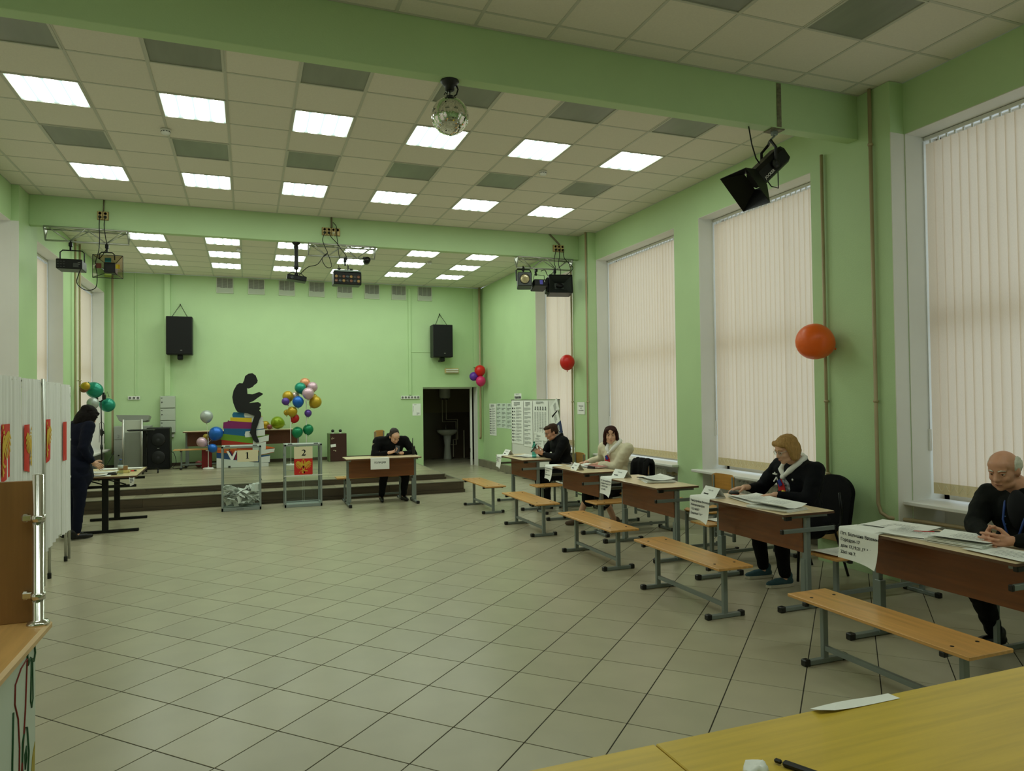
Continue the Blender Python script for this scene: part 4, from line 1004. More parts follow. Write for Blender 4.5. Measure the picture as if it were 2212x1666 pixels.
def tent(label, loc, rz, w=.26, top='ЧЛЕН УИК', h=.085):
    t = thing('name_card', label, 'name card', loc, rz, 'folded name cards')
    b = MB(); d = .055
    for s in (-1, 1): b.add([V((s*d, -w/2, 0)), V((s*d, w/2, 0)), V((0, w/2, h)), V((0, -w/2, h))], [(0, 1, 2, 3) if s > 0 else (3, 2, 1, 0)])
    b.build('card', PAPER, t)
    ay = V((d, 0, h)).normalized(); n = V((-h, 0, d)).normalized()*.0015
    if top: text(top, 'lettering', .017, INK, t, V((-d*.42, 0, h*.58))+n, (0, -1, 0), ay, 'CENTER')
    b = MB(); lines(b, V((-d*.86, w*.34, h*.14))+n, (0, -1, 0), ay, w*.68, .02, 1, seed=int(loc[1]*10), th=.0004, full=1, thick=.6); tag(b.build('printed_lines', INK, t), kind='stuff')
    return t
tent('folded name card beside the blonde woman\'s outstretched hand', (5.96, -1.66, TZ), -.12)
tent('folded name card on the unoccupied table above its sign', (6.0, .10, TZ), .08)
tent('folded name card in front of the cream cardigan woman', (5.92, 1.10, TZ), -.1, .22)
tent('folded name card at the far corner of the dark jacket man\'s table', (5.98, 3.82, TZ), .1, .20)
# small things on the tables
def pen(label, p0, p1, mt, r=.004, name='pen'):
    t = thing(name, label, 'pen'); p0, p1 = V(p0), V(p1); b = MB(); b.tube([p0, p0.lerp(p1, .62)], r, 8); b.build('barrel', mt, t); b = MB(); b.tube([p0.lerp(p1, .60), p1], r*1.15, 8); b.build('cap', BLKP, t)
    b = MB(); b.tube([p0-(p1-p0).normalized()*.012, p0], [.001, r*.9], 6); b.build('tip', BLKP, t)
    return t
pen('red and black pen lying on the balding man\'s papers', (6.06, -3.66, TZ+.013), (6.22, -3.78, TZ+.013), RED, .005)
pen('black pen on the papers of the unoccupied table', (6.02, -.22, TZ+.028), (6.10, -.34, TZ+.028), BLKP)
pen('orange pen by the blonde woman\'s mouse hand', (6.14, -1.70, TZ+.006), (6.22, -1.80, TZ+.006), mat('orange_plastic', (210, 96, 40), .4), .005)
t = thing('stapler', 'small black stapler on the cream cardigan woman\'s table', 'stapler', (6.14, 1.14, TZ), .5)
b = MB(); b.box((0, 0, .006), (.03, .11, .012), .003); b.build('base', BLKP, t); b = MB(); b.box((0, .0, .024), (.026, .11, .018), .006, Matrix.Rotation(.08, 3, 'X')); b.build('arm', BLKP, t)
t = thing('tablet', 'black tablet lying on the far end of the cream cardigan woman\'s table', 'tablet', (6.19, 1.84, TZ), .2)
b = MB(); b.box((0, 0, .006), (.17, .25, .010), .004); b.build('case', BLKP, t); b = MB(); b.box((0, 0, .0115), (.15, .22, .001)); b.build('screen', mat('dark_screen', (14, 15, 16), .08), t)
t = thing('notebook', 'reddish notebook under the cream cardigan woman\'s left hand', 'notebook', (6.25, 1.22, TZ+.008), .3)
b = MB(); b.box((0, 0, .008), (.16, .28, .012), .002); b.build('pages', PAPER, t); b = MB(); b.box((0, 0, .001), (.165, .285, .002), 0); b.box((0, 0, .0155), (.165, .285, .002), 0); b.build('cover', mat('notebook_rose', (186, 120, 112), .6), t)
t = thing('computer_mouse', 'black mouse under the blonde woman\'s outstretched hand', 'mouse', (6.21, -1.64, TZ), .3)
b = MB(); b.ell((0, 0, .012), (.032, .055, .022), 16, 10); b.build('body', BLKP, t); b = MB(); b.ell((0, .03, .031), (.004, .010, .005)); b.build('wheel', GREYM, t)
def bottle(label, loc, h, mt, capc, labc, r=.034, fill=.8):
    t = thing('water_bottle', label, 'bottle', loc)
    b = MB(); b.lathe([(.0, .004), (r*.85, .0), (r, .01), (r, h*.28), (r*.94, h*.32), (r, h*.36), (r, h*.62), (r*.8, h*.74), (r*.42, h*.86), (r*.40, h*.93)], n=20); b.build('body', mt, t)
    b = MB(); b.lathe([(r*.46, h*.92), (r*.46, h), (0, h)], n=16); b.build('cap', capc, t)
    b = MB(); b.lathe([(r*1.01, h*.38), (r*1.01, h*.60)], n=20); b.build('label', labc, t)
    return t
bottle('green water bottle on the dark jacket man\'s table', (6.14, 3.08, TZ), .25, PETG, mat('green_cap', (24, 120, 96), .4), mat('bottle_label', (190, 210, 200), .5))
# signs and radio of the police table
t = thing('paper_sign', 'white sign reading ПОЛИЦИЯ on the front of the police table', 'sign', (3.945, 4.205, .765))
b = MB(); b.box((0, -.004, -.088), (.297, .002, .178)); b.box((0, .05, .001), (.297, .11, .001)); b.build('sheet', PAPER, t); text('ПОЛИЦИЯ', 'lettering', .036, INK, t, (0, -.0055, -.082), (1, 0, 0), (0, 0, 1), 'CENTER', bold=.0012)
t = thing('walkie_talkie', 'black walkie-talkie standing on the police table', 'radio', (4.58, 4.62, TZ))
b = MB(); b.box((0, 0, .065), (.052, .036, .13), .008); b.box((0, 0, .125), (.06, .03, .02), .006); b.build('body', BLKP, t); b = MB(); b.tube([(-.012, 0, .13), (-.012, 0, .28)], [.009, .006], 8); b.build('antenna', BLKP, t); b = MB(); b.lathe([(.008, 0), (.008, .018)], (.014, 0, .132), 10); b.build('knob', BLKM, t)

# ---------------------------------------------------------------- foreground table and serving counter
for x0, x1, l, sd in ((1.79, 2.986, 'yellow laminate table at the lower edge, left of the seam', 1), (2.990, 4.72, 'long yellow laminate table in the lower right corner', 2)):
    t = thing('dining_table', l, 'table', ((x0+x1)/2, -5.83, 0)); w2 = (x1-x0)/2
    b = MB(); b.bx(-w2, w2, -.40, .40, .72, .745, .003); b.build('tabletop', FGT, t)
    for sx in (-1, 1):
        for sy in (-1, 1): b = MB(); b.box((sx*(w2-.08), sy*.32, .36), (.04, .04, .72), .003); b.build('leg', GREYM, t)
    b = MB(); b.bx(-w2+.06, w2-.06, -.34, -.31, .66, .72); b.bx(-w2+.06, w2-.06, .31, .34, .66, .72); b.build('apron', GREYM, t)
t = thing('paper_strip', 'narrow white paper strip curling at the edge of the yellow table', 'paper', (3.68, -5.445, .7455))
b = MB(); vs = []
for i in range(7):
    u = i/6; vs += [(-.155+.31*u, -.022+.008*(i == 0), .001+.012*(1-u)**4), (-.155+.31*u, .022, .002+.003*math.sin(u*5))]
b.add(vs, [(2*i, 2*i+2, 2*i+3, 2*i+1) for i in range(6)]); b.build('strip', PAPER, t)
t = thing('crumpled_tissue', 'crumpled white tissue at the bottom edge of the yellow table', 'tissue', (3.135, -5.655, .745))
b = MB(); b.ell((0, 0, .012), (.035, .028, .016), 14, 8); b.v = [(x+.012*noise.noise(V((x*60, y*60, z*60))), y+.012*noise.noise(V((x*60+9, y*60, z*60))), max(0, z+.014*noise.noise(V((x*70, y*60+5, z*60))))) for x, y, z in b.v]; b.build('tissue', PAPER, t)
t = thing('marker', 'black marker lying at the bottom edge of the yellow table', 'marker', (3.245, -5.665, .745))
b = MB(); b.bar((-.02, .015, .008), (.03, -.09, .008), .018, .014, b=.004); b.build('barrel', BLKP, t); b = MB(); b.bar((-.022, .018, .008), (-.03, .035, .008), .012, .010, b=.003); b.build('cap', BLKP, t)
CW = woodmat('counter_wood', (214, 168, 104), 'y', .35, .14); CWP = woodmat('counter_panel_wood', (150, 108, 62), 'z', .45, .12)
t = thing('serving_counter', 'serving counter with wooden top and a white front painted with vegetables', 'counter')
b = MB(); b.bx(.3, 1.30, -6.9, -4.09, .865, .90, .010); b.build('countertop', CW, t)
b = MB(); b.bx(.35, 1.262, -6.88, -4.16, .0, .865); b.build('front_panel', mat('counter_front_white', (206, 220, 208), .5), t)
ng = [0]
def veg(pts, r, c, closed=True, fill=False):
    mt = mat('paint_%d_%d_%d' % c, c, .6); P = [(1.2632, -4.165-y, .86-z) for y, z in pts]
    b = MB()
    if fill: b.prism([(y, z) for _, y, z in P], (1.2622, 0, 0), (0, 1, 0), (0, 0, 1), .0015)
    else: b.tube(P, r, 5, closed=closed)
    b.build('painted_vegetable', mt, t)
GRN = (32, 84, 44)
veg([(.02, .005), (.005, .05), (.02, .075), (.06, .05), (.09, .065), (.1, .03), (.08, 0)], .004, GRN)
veg([(.035, .06), (.03, .2), (.045, .225), (.058, .2), (.05, .06)], .003, GRN)
veg([(.10, .04), (.11, .12), (.12, .2), (.15, .34), (.185, .50), (.205, .55), (.19, .42), (.185, .30), (.20, .20), (.235, .14), (.23, .08), (.17, .05)], .003, (140, 44, 36))
veg([(.10, .27), (.08, .36), (.09, .42), (.105, .46), (.115, .52), (.135, .53), (.145, .48), (.14, .44), (.155, .38), (.15, .30), (.125, .26)], .004, GRN)
veg([(.108, .33), (.125, .35), (.12, .4), (.105, .37)], .003, GRN)
veg([(.25, .16), (.26, .30), (.265, .42), (.28, .52), (.31, .60), (.34, .66)], .004, GRN, False)
veg([(.002, .36), (.035, .40), (.05, .47), (.06, .50), (.04, .53), (.012, .51)], .003, (178, 160, 60), fill=True)
veg([(.05, .54), (.075, .53), (.085, .58), (.06, .60)], .003, (178, 160, 60), fill=True)
veg([(.03, .60), (.06, .62), (.055, .69), (.04, .71), (.015, .68), (.012, .62)], .004, GRN)
veg([(.03, .65), (.045, .67), (.03, .70)], .003, GRN); veg([(.025, .66), (.01, .745)], .003, GRN, False)
veg([(.15, .60), (.20, .66), (.235, .72), (.25, .80), (.25, .86), (.225, .86), (.21, .77), (.19, .74), (.155, .70), (.14, .63)], .004, (20, 84, 34), fill=True)
veg([(.01, .77), (.04, .80), (.055, .855), (.012, .855)], .003, (150, 50, 40)); veg([(.02, .80), (.04, .82), (.03, .85)], .003, (150, 50, 40))
t = thing('counter_screen', 'brown wooden screen standing on the serving counter', 'screen')
b = MB(); b.bx(.3, 1.243, -4.105, -4.085, .9, 1.405, .002); b.build('panel', CWP, t)
b = MB(); b.lathe([(.036, .90), (.036, .904), (.03, .912), (.018, .916), (.0175, 1.43), (.0, 1.432)], (1.266, -4.14, 0), 20); b.build('post', CHROME, t)
for z in (1.00, 1.275):
    b = MB(); b.lathe([(.0225, -.012), (.0235, 0), (.0225, .012)], (1.266, -4.14, z), 16); b.box((1.238, -4.125, z), (.05, .012, .022), .003); b.box((1.222, -4.115, z), (.022, .03, .03), .006); b.build('clamp', CHROME, t)

# ---------------------------------------------------------------- state emblem (flat print)
def clip(pl, lo, hi):
    for sg, lim in ((1, hi), (-1, -lo)):
        out = []
        for i in range(len(pl)):
            a, c = pl[i], pl[(i+1) % len(pl)]; ia, ic = sg*a[0] <= lim, sg*c[0] <= lim
            if ia: out.append(a)
            if ia != ic: f = (lim-sg*a[0])/(sg*c[0]-sg*a[0]); out.append((a[0]+f*(c[0]-a[0]), a[1]+f*(c[1]-a[1])))
        pl = out
    return pl
def emblem(b, o, ax, ay, s, th, g=0, r=1, k=2, half=0, wmax=9):
    """double-headed eagle in flat shapes, about 2 s wide; half = -1 / 1 keeps one side"""
    lay = [0]; NZ = V(ax).cross(V(ay)).normalized()*(1 if th > 0 else -1)
    lo, hi = (-wmax if half <= 0 else 0), (wmax if half >= 0 else 0)
    def P(pts, m=g, mirror=True):
        for q in ((-1, 1) if mirror else (1,)):
            if half and mirror and q != half: continue
            pl = clip([(q*x*s, y*s) for x, y in pts], lo, hi); lay[0] += 1
            if len(pl) > 2: b.prism(pl, V(o)+NZ*lay[0]*.00012, ax, ay, th*(1.5 if m != g else 1), m)
    P([(0, .42), (.14, .36), (.22, .1), (.18, -.2), (.1, -.42), (0, -.5)])
    P([(.14, .36), (.20, .52), (.34, .66), (.58, .84), (.80, .92), (.90, .86), (.80, .70), (.52, .42), (.30, .12), (.18, -.04)])   # wing and its feathers
    for (x0, y0), (x1, y1) in (((.80, .84), (1.08, .58)), ((.76, .72), (1.06, .30)), ((.66, .58), (.98, .06)), ((.54, .44), (.84, -.10)), ((.42, .28), (.66, -.20)), ((.30, .14), (.46, -.24))):
        dx, dy = x1-x0, y1-y0; l = math.hypot(dx, dy); nx, ny = -dy/l*.065, dx/l*.065
        P([(x0+nx, y0+ny), (x1+nx*.7, y1+ny*.7), (x1+dx/l*.06, y1+dy/l*.06), (x1-nx*.7, y1-ny*.7), (x0-nx, y0-ny)])
    P([(.02, .30), (.05, .62), (.12, .74), (.22, .78), (.28, .73), (.38, .68), (.27, .64), (.20, .62), (.16, .52), (.18, .32)])
    P([(.10, .80), (.08, .94), (.14, .88), (.19, .97), (.24, .88), (.30, .93), (.27, .80)])
    P([(-.10, 1.0), (-.15, 1.2), (-.06, 1.10), (0, 1.24), (.06, 1.10), (.15, 1.2), (.10, 1.0)], mirror=False)
    P([(.10, -.36), (.30, -.52), (.44, -.50), (.36, -.60), (.22, -.62), (.06, -.48)])
    P([(.0, -.44), (.10, -.62), (.26, -.82), (.16, -.84), (.13, -.98), (.05, -.90), (0, -1.02)])
    if not half: b.prism([(-.40*s, -.50*s), (-.35*s, -.48*s), (-.60*s, -.88*s), (-.66*s, -.86*s)], o, ax, ay, th, g)
    if not half: b.prism([(s*(.50+.10*math.cos(t_*PI/4)), s*(-.58+.10*math.sin(t_*PI/4))) for t_ in range(8)], o, ax, ay, th, g)
    if not half:
        b.prism([(-.16*s, .22*s), (.16*s, .22*s), (.16*s, -.14*s), (0, -.26*s), (-.16*s, -.14*s)], o, ax, ay, th*3, r)
        b.prism([(-.09*s, .02*s), (-.02*s, .14*s), (.04*s, .16*s), (.03*s, .06*s), (.10*s, .02*s), (.06*s, -.08*s), (-.02*s, -.02*s), (-.08*s, -.10*s)], o, ax, ay, th*4, k)

# ---------------------------------------------------------------- ballot boxes
FRG = mat('box_frame_grey', (150, 160, 156), .4, .2)
def ballot_box(x, y, label, w=.58, d=.42, h=1.0, bar=None):
    t = thing('ballot_box', label, 'ballot box', (x, y, 0), .0, 'clear ballot boxes'); w2, d2 = w/2, d/2; e = .028
    for sx in (-1, 1):
        for sy in (-1, 1): b = MB(); b.box((sx*(w2-e/2), sy*(d2-e/2), h/2), (e, e, h-.02), .003); b.build('corner_post', FRG, t)
    b = MB(); b.bx(-w2, w2, -d2, -d2+e, 0, .05, .003); b.bx(-w2, w2, d2-e, d2, 0, .05, .003); b.bx(-w2, -w2+e, -d2, d2, 0, .05, .003); b.bx(w2-e, w2, -d2, d2, 0, .05, .003); b.build('base_frame', FRG, t)
    b = MB(); b.bx(-w2+.01, w2-.01, -d2+.01, d2-.01, .02, .026); b.build('floor_panel', mat('box_floor', (170, 180, 176), .4), t)
    for q in ((-w2+.02, w2-.02, -d2+.004, -d2+.008), (-w2+.02, w2-.02, d2-.008, d2-.004), (-w2+.004, -w2+.008, -d2+.02, d2-.02), (w2-.008, w2-.004, -d2+.02, d2-.02)):
        b = MB(); b.bx(q[0], q[1], q[2], q[3], .03, h-.03); b.build('clear_wall', ACRYL, t)
    b = MB(); b.bx(-w2, w2, -d2, -d2+.03, h-.03, h, .003); b.bx(-w2, w2, d2-.03, d2, h-.03, h, .003); b.bx(-w2, -w2+.03, -d2, d2, h-.03, h, .003); b.bx(w2-.03, w2, -d2, d2, h-.03, h, .003); b.build('lid_frame', FRG, t)
    b = MB(); b.bx(-w2+.03, -.16, -d2+.03, d2-.03, h-.012, h-.004); b.bx(.16, w2-.03, -d2+.03, d2-.03, h-.012, h-.004); b.bx(-.16, .16, -d2+.03, -.02, h-.012, h-.004); b.bx(-.16, .16, .02, d2-.03, h-.012, h-.004); b.build('lid', mat('lid_frosted', (206, 214, 210), .3), t)
    b = MB()
    for sx in (-1, 1): b.box((sx*.2, -d2+.06, h+.004), (.07, .02, .012), .003)
    b.build('latch', BLKP, t)
    for s in (-1, 1): b = MB(); b.lathe([(.012, 0), (.012, .01)], (s*w2, -.02, .45), 8, R=Matrix.Rotation(PI/2, 3, 'Y')); b.build('side_bolt', BLKP, t)
    if bar:
        b = MB(); b.bar((-w2-.004, -d2-.005, bar), (w2+.004, -d2-.005, bar), .014, .014); b.bar((-w2-.004, d2-.01, bar+.05), (w2+.004, d2-.01, bar+.05), .01, .01); b.build('strap_bar', WHITE, t)
        b = MB(); b.bar((-.012, -d2+.012, .06), (-.012, -d2+.012, bar), .003); b.bar((.012, -d2+.012, .06), (.012, -d2+.012, bar), .003); b.build('strap', mat('clear_strap', (196, 204, 198), .3), t)
    return t
def digit(s, t, x, y, z, h, name='numeral'):
    b = MB(); k = h/100
    if s == '1': pl = [[(8, 0), (52, 0), (52, 5), (40, 8), (40, 100), (35, 100), (6, 86), (8, 81), (20, 84), (20, 8), (8, 5)]]
    else: pl = [[(4, 0), (62, 0), (70, 30), (64, 30), (58, 20), (30, 19), (52, 42), (64, 60), (66, 76), (58, 92), (42, 100), (26, 99), (12, 90), (5, 74), (10, 72), (18, 82), (30, 84), (42, 78), (45, 64), (38, 46), (4, 6)]]
    for q in pl: b.prism([((a-32)*k, c*k) for a, c in q], (x, y, z), (1, 0, 0), (0, 0, 1), -.001)
    return b.build(name, INK, t)
BB1 = ballot_box(1.88, 4.885, 'clear ballot box number 1, partly filled with ballots')
BB2 = ballot_box(2.805, 4.875, 'empty clear ballot box number 2 with a red emblem', bar=.50)
b = MB(); b.bx(-.06, .245, -.216, -.213, .755, .935); b.build('number_sheet', CREAMP, BB1); digit('1', BB1, .09, -.2165, .80, .105)
b = MB()
for dx, mi in ((.045, 2), (.022, 1), (0, 0)):
    b.prism([(-.215+dx, .93), (-.185+dx, .93), (-.135+dx, .84), (-.09+dx, .93), (-.062+dx*.3, .93), (-.12+dx, .79), (-.15+dx, .79)], (0, -.2135-.0007*(3-mi), 0), (1, 0, 0), (0, 0, 1), -.0006, mi)
b.build('tricolour_mark', [PAPER, mat('mark_blue', (24, 30, 70), .6), mat('mark_red', (150, 24, 30), .6)], BB1)
text('ПАПИЛОН', 'lettering', .022, INK, BB1, (-.02, -.212, .018), (1, 0, 0), (0, 0, 1), 'CENTER')
b = MB(); b.bx(-.142, .142, -.216, -.213, .77, .962); b.build('number_sheet', CREAMP, BB2); digit('2', BB2, 0, -.2165, .815, .10)
b = MB(); pl = []
for cx, cz, a0 in ((.128, .527, -90), (.128, .755, 0), (-.128, .755, 90), (-.128, .527, 180)):
    for i in range(5): a = math.radians(a0+22.5*i); pl.append((cx+.014*math.cos(a), cz+.014*math.sin(a)))
b.prism(pl, (0, -.2135, 0), (1, 0, 0), (0, 0, 1), -.0025); EP = b.build('emblem_plate', RED, BB2)
b = MB(); emblem(b, (0, -.2165, .635), (1, 0, 0), (0, 0, 1), .108, -.0008); b.build('emblem', [GOLD, mat('emblem_red', (150, 22, 22), .6), PAPER], EP)
# ballots heaped in box 1
b = MB(); r = random.Random(11)
for i in range(190):
    px, py = r.uniform(-.25, .25), r.uniform(-.17, .17); hz = .09+.19*r.random()+.09*abs(px/.25)**2; R = Matrix.Rotation(r.uniform(0, PI), 3, 'Z') @ Matrix.Rotation(r.gauss(0, .55), 3, 'X') @ Matrix.Rotation(r.gauss(0, .5), 3, 'Y')
    w_, h_ = .10, .14; vs = []; cu = r.uniform(.01, .05); kk = r.choice((0, 1))
    for u in range(4):
        for v in range(3):
            q = V((-w_+2*w_*u/3, -h_/2+h_*v/2, cu*math.sin(u*PI/3)+(cu*.6*math.sin(v*PI/2) if kk else 0))); p = R @ q*.8+V((px, py, hz))
            vs.append((1.88+max(-.272, min(.272, p.x)), 4.885+max(-.195, min(.195, p.y)), max(.03, p.z)))
    b.add(vs, [(u*3+v, (u+1)*3+v, (u+1)*3+v+1, u*3+v+1) for u in range(3) for v in range(2)], 0 if r.random() < .7 else 1, True)
BPR = mat('printed_ballot', (214, 220, 212), .8, var=.3, nscale=1, stretch=(8, 8, 260))
tag(b.build('ballot_heap', [PAPER, BPR]), 'heap of folded white ballots inside ballot box number 1', 'ballots', kind='stuff')

# ---------------------------------------------------------------- voting booth with curtains
t = thing('voting_booth', 'voting booth with white curtains and metal frame at the left edge', 'voting booth')
def curtain(y0, y1, z0, z1, seed, ztail=0):
    b = MB(); n = max(8, int((y1-y0)/.014)); r = random.Random(seed); ph = r.uniform(0, 6); rows = [(z1+.014, .25), (z1-.03, .6), (z1-.10, .5), ((z0+z1)/2, .9), (z0+.06, 1.15), (z0, 1.2)]; vs = []
    for i in range(n+1):
        y = y0+(y1-y0)*i/n
        for z, a in rows:
            d = .010*math.sin(2*PI*y/.125+ph)+.008*math.sin(2*PI*y/.053+1.3*ph); dz = ztail*(1-i/n) if z == z0 else 0
            vs.append((.17+.012+d*a+.006*noise.noise(V((y*9, z*3, seed))), y, z-dz))
    k = len(rows); b.add(vs, [(i*k+j, i*k+j+1, (i+1)*k+j+1, (i+1)*k+j) for i in range(n) for j in range(k-1)], 0, True)
    return b.build('curtain', CURT, t)
curtain(-1.9, -.06, .42, 1.90, 1); curtain(-.045, .525, .40, 1.895, 2, .02); curtain(.655, 1.255, .37, 1.885, 3, .09); curtain(1.265, 1.70, .34, 1.875, 4, .0)
b = MB(); b.tube([(.165, -1.9, 1.905), (.165, 1.735, 1.872)], .012, 8); b.tube([(.165, -1.9, .30), (.165, .55, .30)], .01, 8); b.tube([(-1.0+.3, 1.735, 1.872), (.165, 1.735, 1.872)], .012, 8); b.build('top_rail', ALU, t)
for y, z0, nm in ((.59, .0, 'corner_post'), (1.735, .02, 'frame_post'), (-1.0, 0, 'frame_post')):
    b = MB(); b.tube([(.19 if y == .59 else .165, y, z0), (.19 if y == .59 else .165, y, 1.92 if y == .59 else 1.875)], 0.018 if y == .59 else .014, 10); b.build(nm, ALU, t)
for y, x in ((.90, .17), (1.70, .14)):
    b = MB(); b.tube([(x, y, .03), (x, y, 1.0)], .014, 10); L = b.build('leg', ALU, t)
    b = MB(); b.lathe([(.018, 0), (.018, .05), (.015, .055)], (x, y, 0), 10); b.build('foot_cap', BLKP, L)
for z in (1.78, 1.30, .90):
    b = MB(); b.box((.165, 1.735, z), (.03, .04, .03), .006); b.build('joint', WHITE, t)
for (y0, y1, z0, z1, hf) in ((-.62, -.39, 1.08, 1.53, 1), (-.02, .17, 1.09, 1.51, -1), (.67, .86, 1.13, 1.54, 1), (1.34, 1.50, 1.10, 1.50, 0)):
    b = MB(); n = 10; vs = []
    for i in range(n+1):
        y = y0+(y1-y0)*i/n; x = .193+.006*math.sin((y-y0)*22)
        vs += [(x, y, z0+.03*(i/n if hf > 0 else 1-i/n)*(hf != 0)), (x, y, z1)]
    b.add(vs, [(2*i, 2*i+2, 2*i+3, 2*i+1) for i in range(n)]); F = b.build('red_banner', RED, t)
    if hf: b = MB(); emblem(b, (.2005, y0 if hf > 0 else y1, (z0+z1)/2), (0, 1, 0), (0, 0, 1), (y1-y0)*.82, .001, half=hf, wmax=(y1-y0)*.97); b.build('emblem', [GOLD, RED, PAPER], F)

# ---------------------------------------------------------------- registration table at the left
t = thing('folding_table', 'folding table with black steel legs in front of the standing woman', 'table', (.235, 3.93, 0), .03)
b = MB(); b.bx(-.36, .36, -.70, .66, .722, .745, .004); b.build('tabletop', woodmat('pale_table_laminate', (222, 202, 150), 'y', .35, .1), t)
b = MB(); b.bx(-.362, .362, -.702, -.698, .722, .744); b.bx(.3585, .3625, -.70, .66, .722, .744); b.build('edge_band', EDGE, t)
for y in (-.52, .60):
    b = MB(); b.box((-.02, y, .36), (.075, .035, .70), .004); b.bar((-.36, y, .02), (.37, y, .02), .045, .035, b=.004); b.bar((-.33, y, .705), (.33, y, .705), .04, .03); b.bar((-.33, y, .60), (.34, y, .60), .03, .035); b.bar((-.02, y, .62), (-.24, y, .70), .015, .015); b.bar((-.02, y, .70), (.22, y, .62), .015, .015); b.build('leg', BLKM, t)
bottle('clear water bottle with a blue cap on the folding table', (.388, 3.535, .746), .20, PETC, mat('blue_cap', (40, 70, 150), .4), mat('clear_label', (196, 208, 206), .5), .033)
stack('paper_stack', 'big white sheets on the far end of the folding table', (.28, 4.36, .746), .55, .22, .05, 1, seed=21, printed=False, curl=.0)
stack('paper_stack', 'open booklet in the middle of the folding table', (.12, 3.82, .746), .34, .20, .1, 1, seed=22)
stack('paper_stack', 'white papers at the near edge of the folding table', (.08, 3.36, .746), .42, .20, 0, 1, seed=23)
pen('blue pen on the near papers of the folding table', (.12, 3.33, .762), (.25, 3.34, .762), mat('blue_plastic', (36, 60, 110), .4))
pen('red marker on the folding table', (.46, 3.90, .753), (.53, 3.91, .753), RED, .010, 'marker')
t = thing('stamp_pad', 'black stamp pad on the near edge of the folding table', 'stamp pad', (.30, 3.45, .746)); b = MB(); b.box((0, 0, .012), (.12, .06, .022), .004); b.build('case', BLKP, t); b = MB(); b.box((0, 0, .025), (.10, .045, .004), .001); b.build('pad', NAVY, t)
t = thing('small_box', 'small brown cardboard box on the folding table', 'box', (.33, 4.15, .746)); b = MB(); b.box((0, 0, .03), (.11, .07, .06), .002); b.build('carton', mat('cardboard', (150, 116, 72), .8), t); b = MB(); b.box((0, 0, .0605), (.112, .02, .002)); b.build('tape', CREAMP, t)
t = thing('tray', 'shallow yellow plastic tray on the folding table', 'tray', (.40, 3.72, .746)); b = MB()
for q in ((-.07, .07, -.05, -.046), (-.07, .07, .046, .05), (-.07, -.066, -.05, .05), (.066, .07, -.05, .05)): b.bx(*q, 0, .03)
b.bx(-.07, .07, -.05, .05, 0, .003); b.build('tray_body', mat('pale_yellow_plastic', (220, 206, 130), .4), t)
t = thing('hanging_sign', 'small paper sign hanging off the corner of the folding table', 'sign', (.56, 3.25, .75), .1)
b = MB(); vs = []
for i in range(6): u = i/5; vs += [(-.03+.01*u*u, -.004-.012*math.sin(u*PI), -.14*u), (.035-.012*u, -.006-.016*math.sin(u*PI), -.012-.13*u+.02*u)]
b.add(vs, [(2*i, 2*i+2, 2*i+3, 2*i+1) for i in range(5)], 0, True); b.build('sheet', PAPER, t)
b = MB(); lines(b, (-.02, -.022, -.10), (1, 0, 0), (0, 0, 1), .045, .08, 4, seed=4); tag(b.build('printed_lines', INK, t), kind='stuff')
# ---------------------------------------------------------------- things on the stage
LGREY = mat('lectern_grey', (150, 154, 146), .35, .3); LPALE = mat('lectern_pale', (196, 202, 186), .4)
t = thing('lectern', 'grey and silver lectern at the left of the stage', 'lectern', (-.185, 9.0, S2))
b = MB(); b.prism([(-.30, 1.15), (.30, 1.135), (.27, 1.04), (.22, 1.025), (-.22, 1.035), (-.25, 1.04)], (0, -.22, 0), (1, 0, 0), (0, .12, 1), -.30); b.build('reading_top', LGREY, t)
b = MB(); b.bx(-.16, .16, -.12, .12, .02, 1.04, .004); b.build('body', LPALE, t)
for s in (-1, 1): b = MB(); b.tube([(s*.165, -.14, .0), (s*.165, -.14, 1.06)], .022, 10); b.build('post', ALU, t)
b = MB(); b.bx(-.135, .135, -.125, -.118, .06, .80); b.build('front_panel', LGREY, t)
b = MB(); b.bx(-.23, .23, -.20, .18, 0, .03, .006); b.build('base', LGREY, t)
b = MB(); b.tube([(-.05, -.13, .845), (0, -.135, .855), (.05, -.13, .845)], .004); b.build('handle_trim', BLKP, t)
t = thing('metal_cabinet', 'grey metal cabinet with two doors behind the lectern', 'cabinet', (-.29, 9.60, S2))
b = MB(); b.bx(-.34, .34, 0, .38, 0, .905, .006); b.build('carcass', mat('cabinet_grey', (150, 156, 146), .45, var=.05), t)
for s in (-1, 1):
    b = MB(); b.bx(s*.335, s*.005, -.012, 0, .02, .62, .003); d = b.build('door', mat('cabinet_door_grey', (156, 162, 152), .45), t)
    b = MB(); b.lathe([(.014, 0), (.014, .01)], (s*.25, -.012, .30), 10, R=Matrix.Rotation(PI/2, 3, 'X')); b.build('lock', BLKP, d)
    b = MB(); b.bx(s*.335, s*.005, -.012, 0, .63, .895, .003); b.build('upper_panel', mat('cabinet_door_grey', (156, 162, 152), .45), t)
text('2', 'numeral', .10, GINK, t, (-.28, -.0135, .66), (1, 0, 0), (0, 0, 1))
t = thing('floor_speaker', 'tall black loudspeaker standing on the stage floor beside the lectern', 'speaker', (.235, 9.45, S2))
b = MB(); b.bx(-.22, .22, -.18, .2, 0, .87, .015); b.build('cabinet', BLKP, t); b = MB(); b.bx(-.20, .20, -.19, -.178, .03, .84, .006); b.build('grille', mat('speaker_cloth', (12, 13, 12), .9), t)
for z, r in ((.62, .14), (.25, .14)): b = MB(); b.lathe([(r, 0), (r*.9, .012), (r*.3, .004), (0, .008)], (0, -.188, z), 20, R=Matrix.Rotation(PI/2, 3, 'X')); b.build('cone', mat('speaker_cone', (20, 21, 20), .6), t)
b = MB(); b.box((.0, -.192, .44), (.04, .004, .012)); b.build('badge', ALU, t)
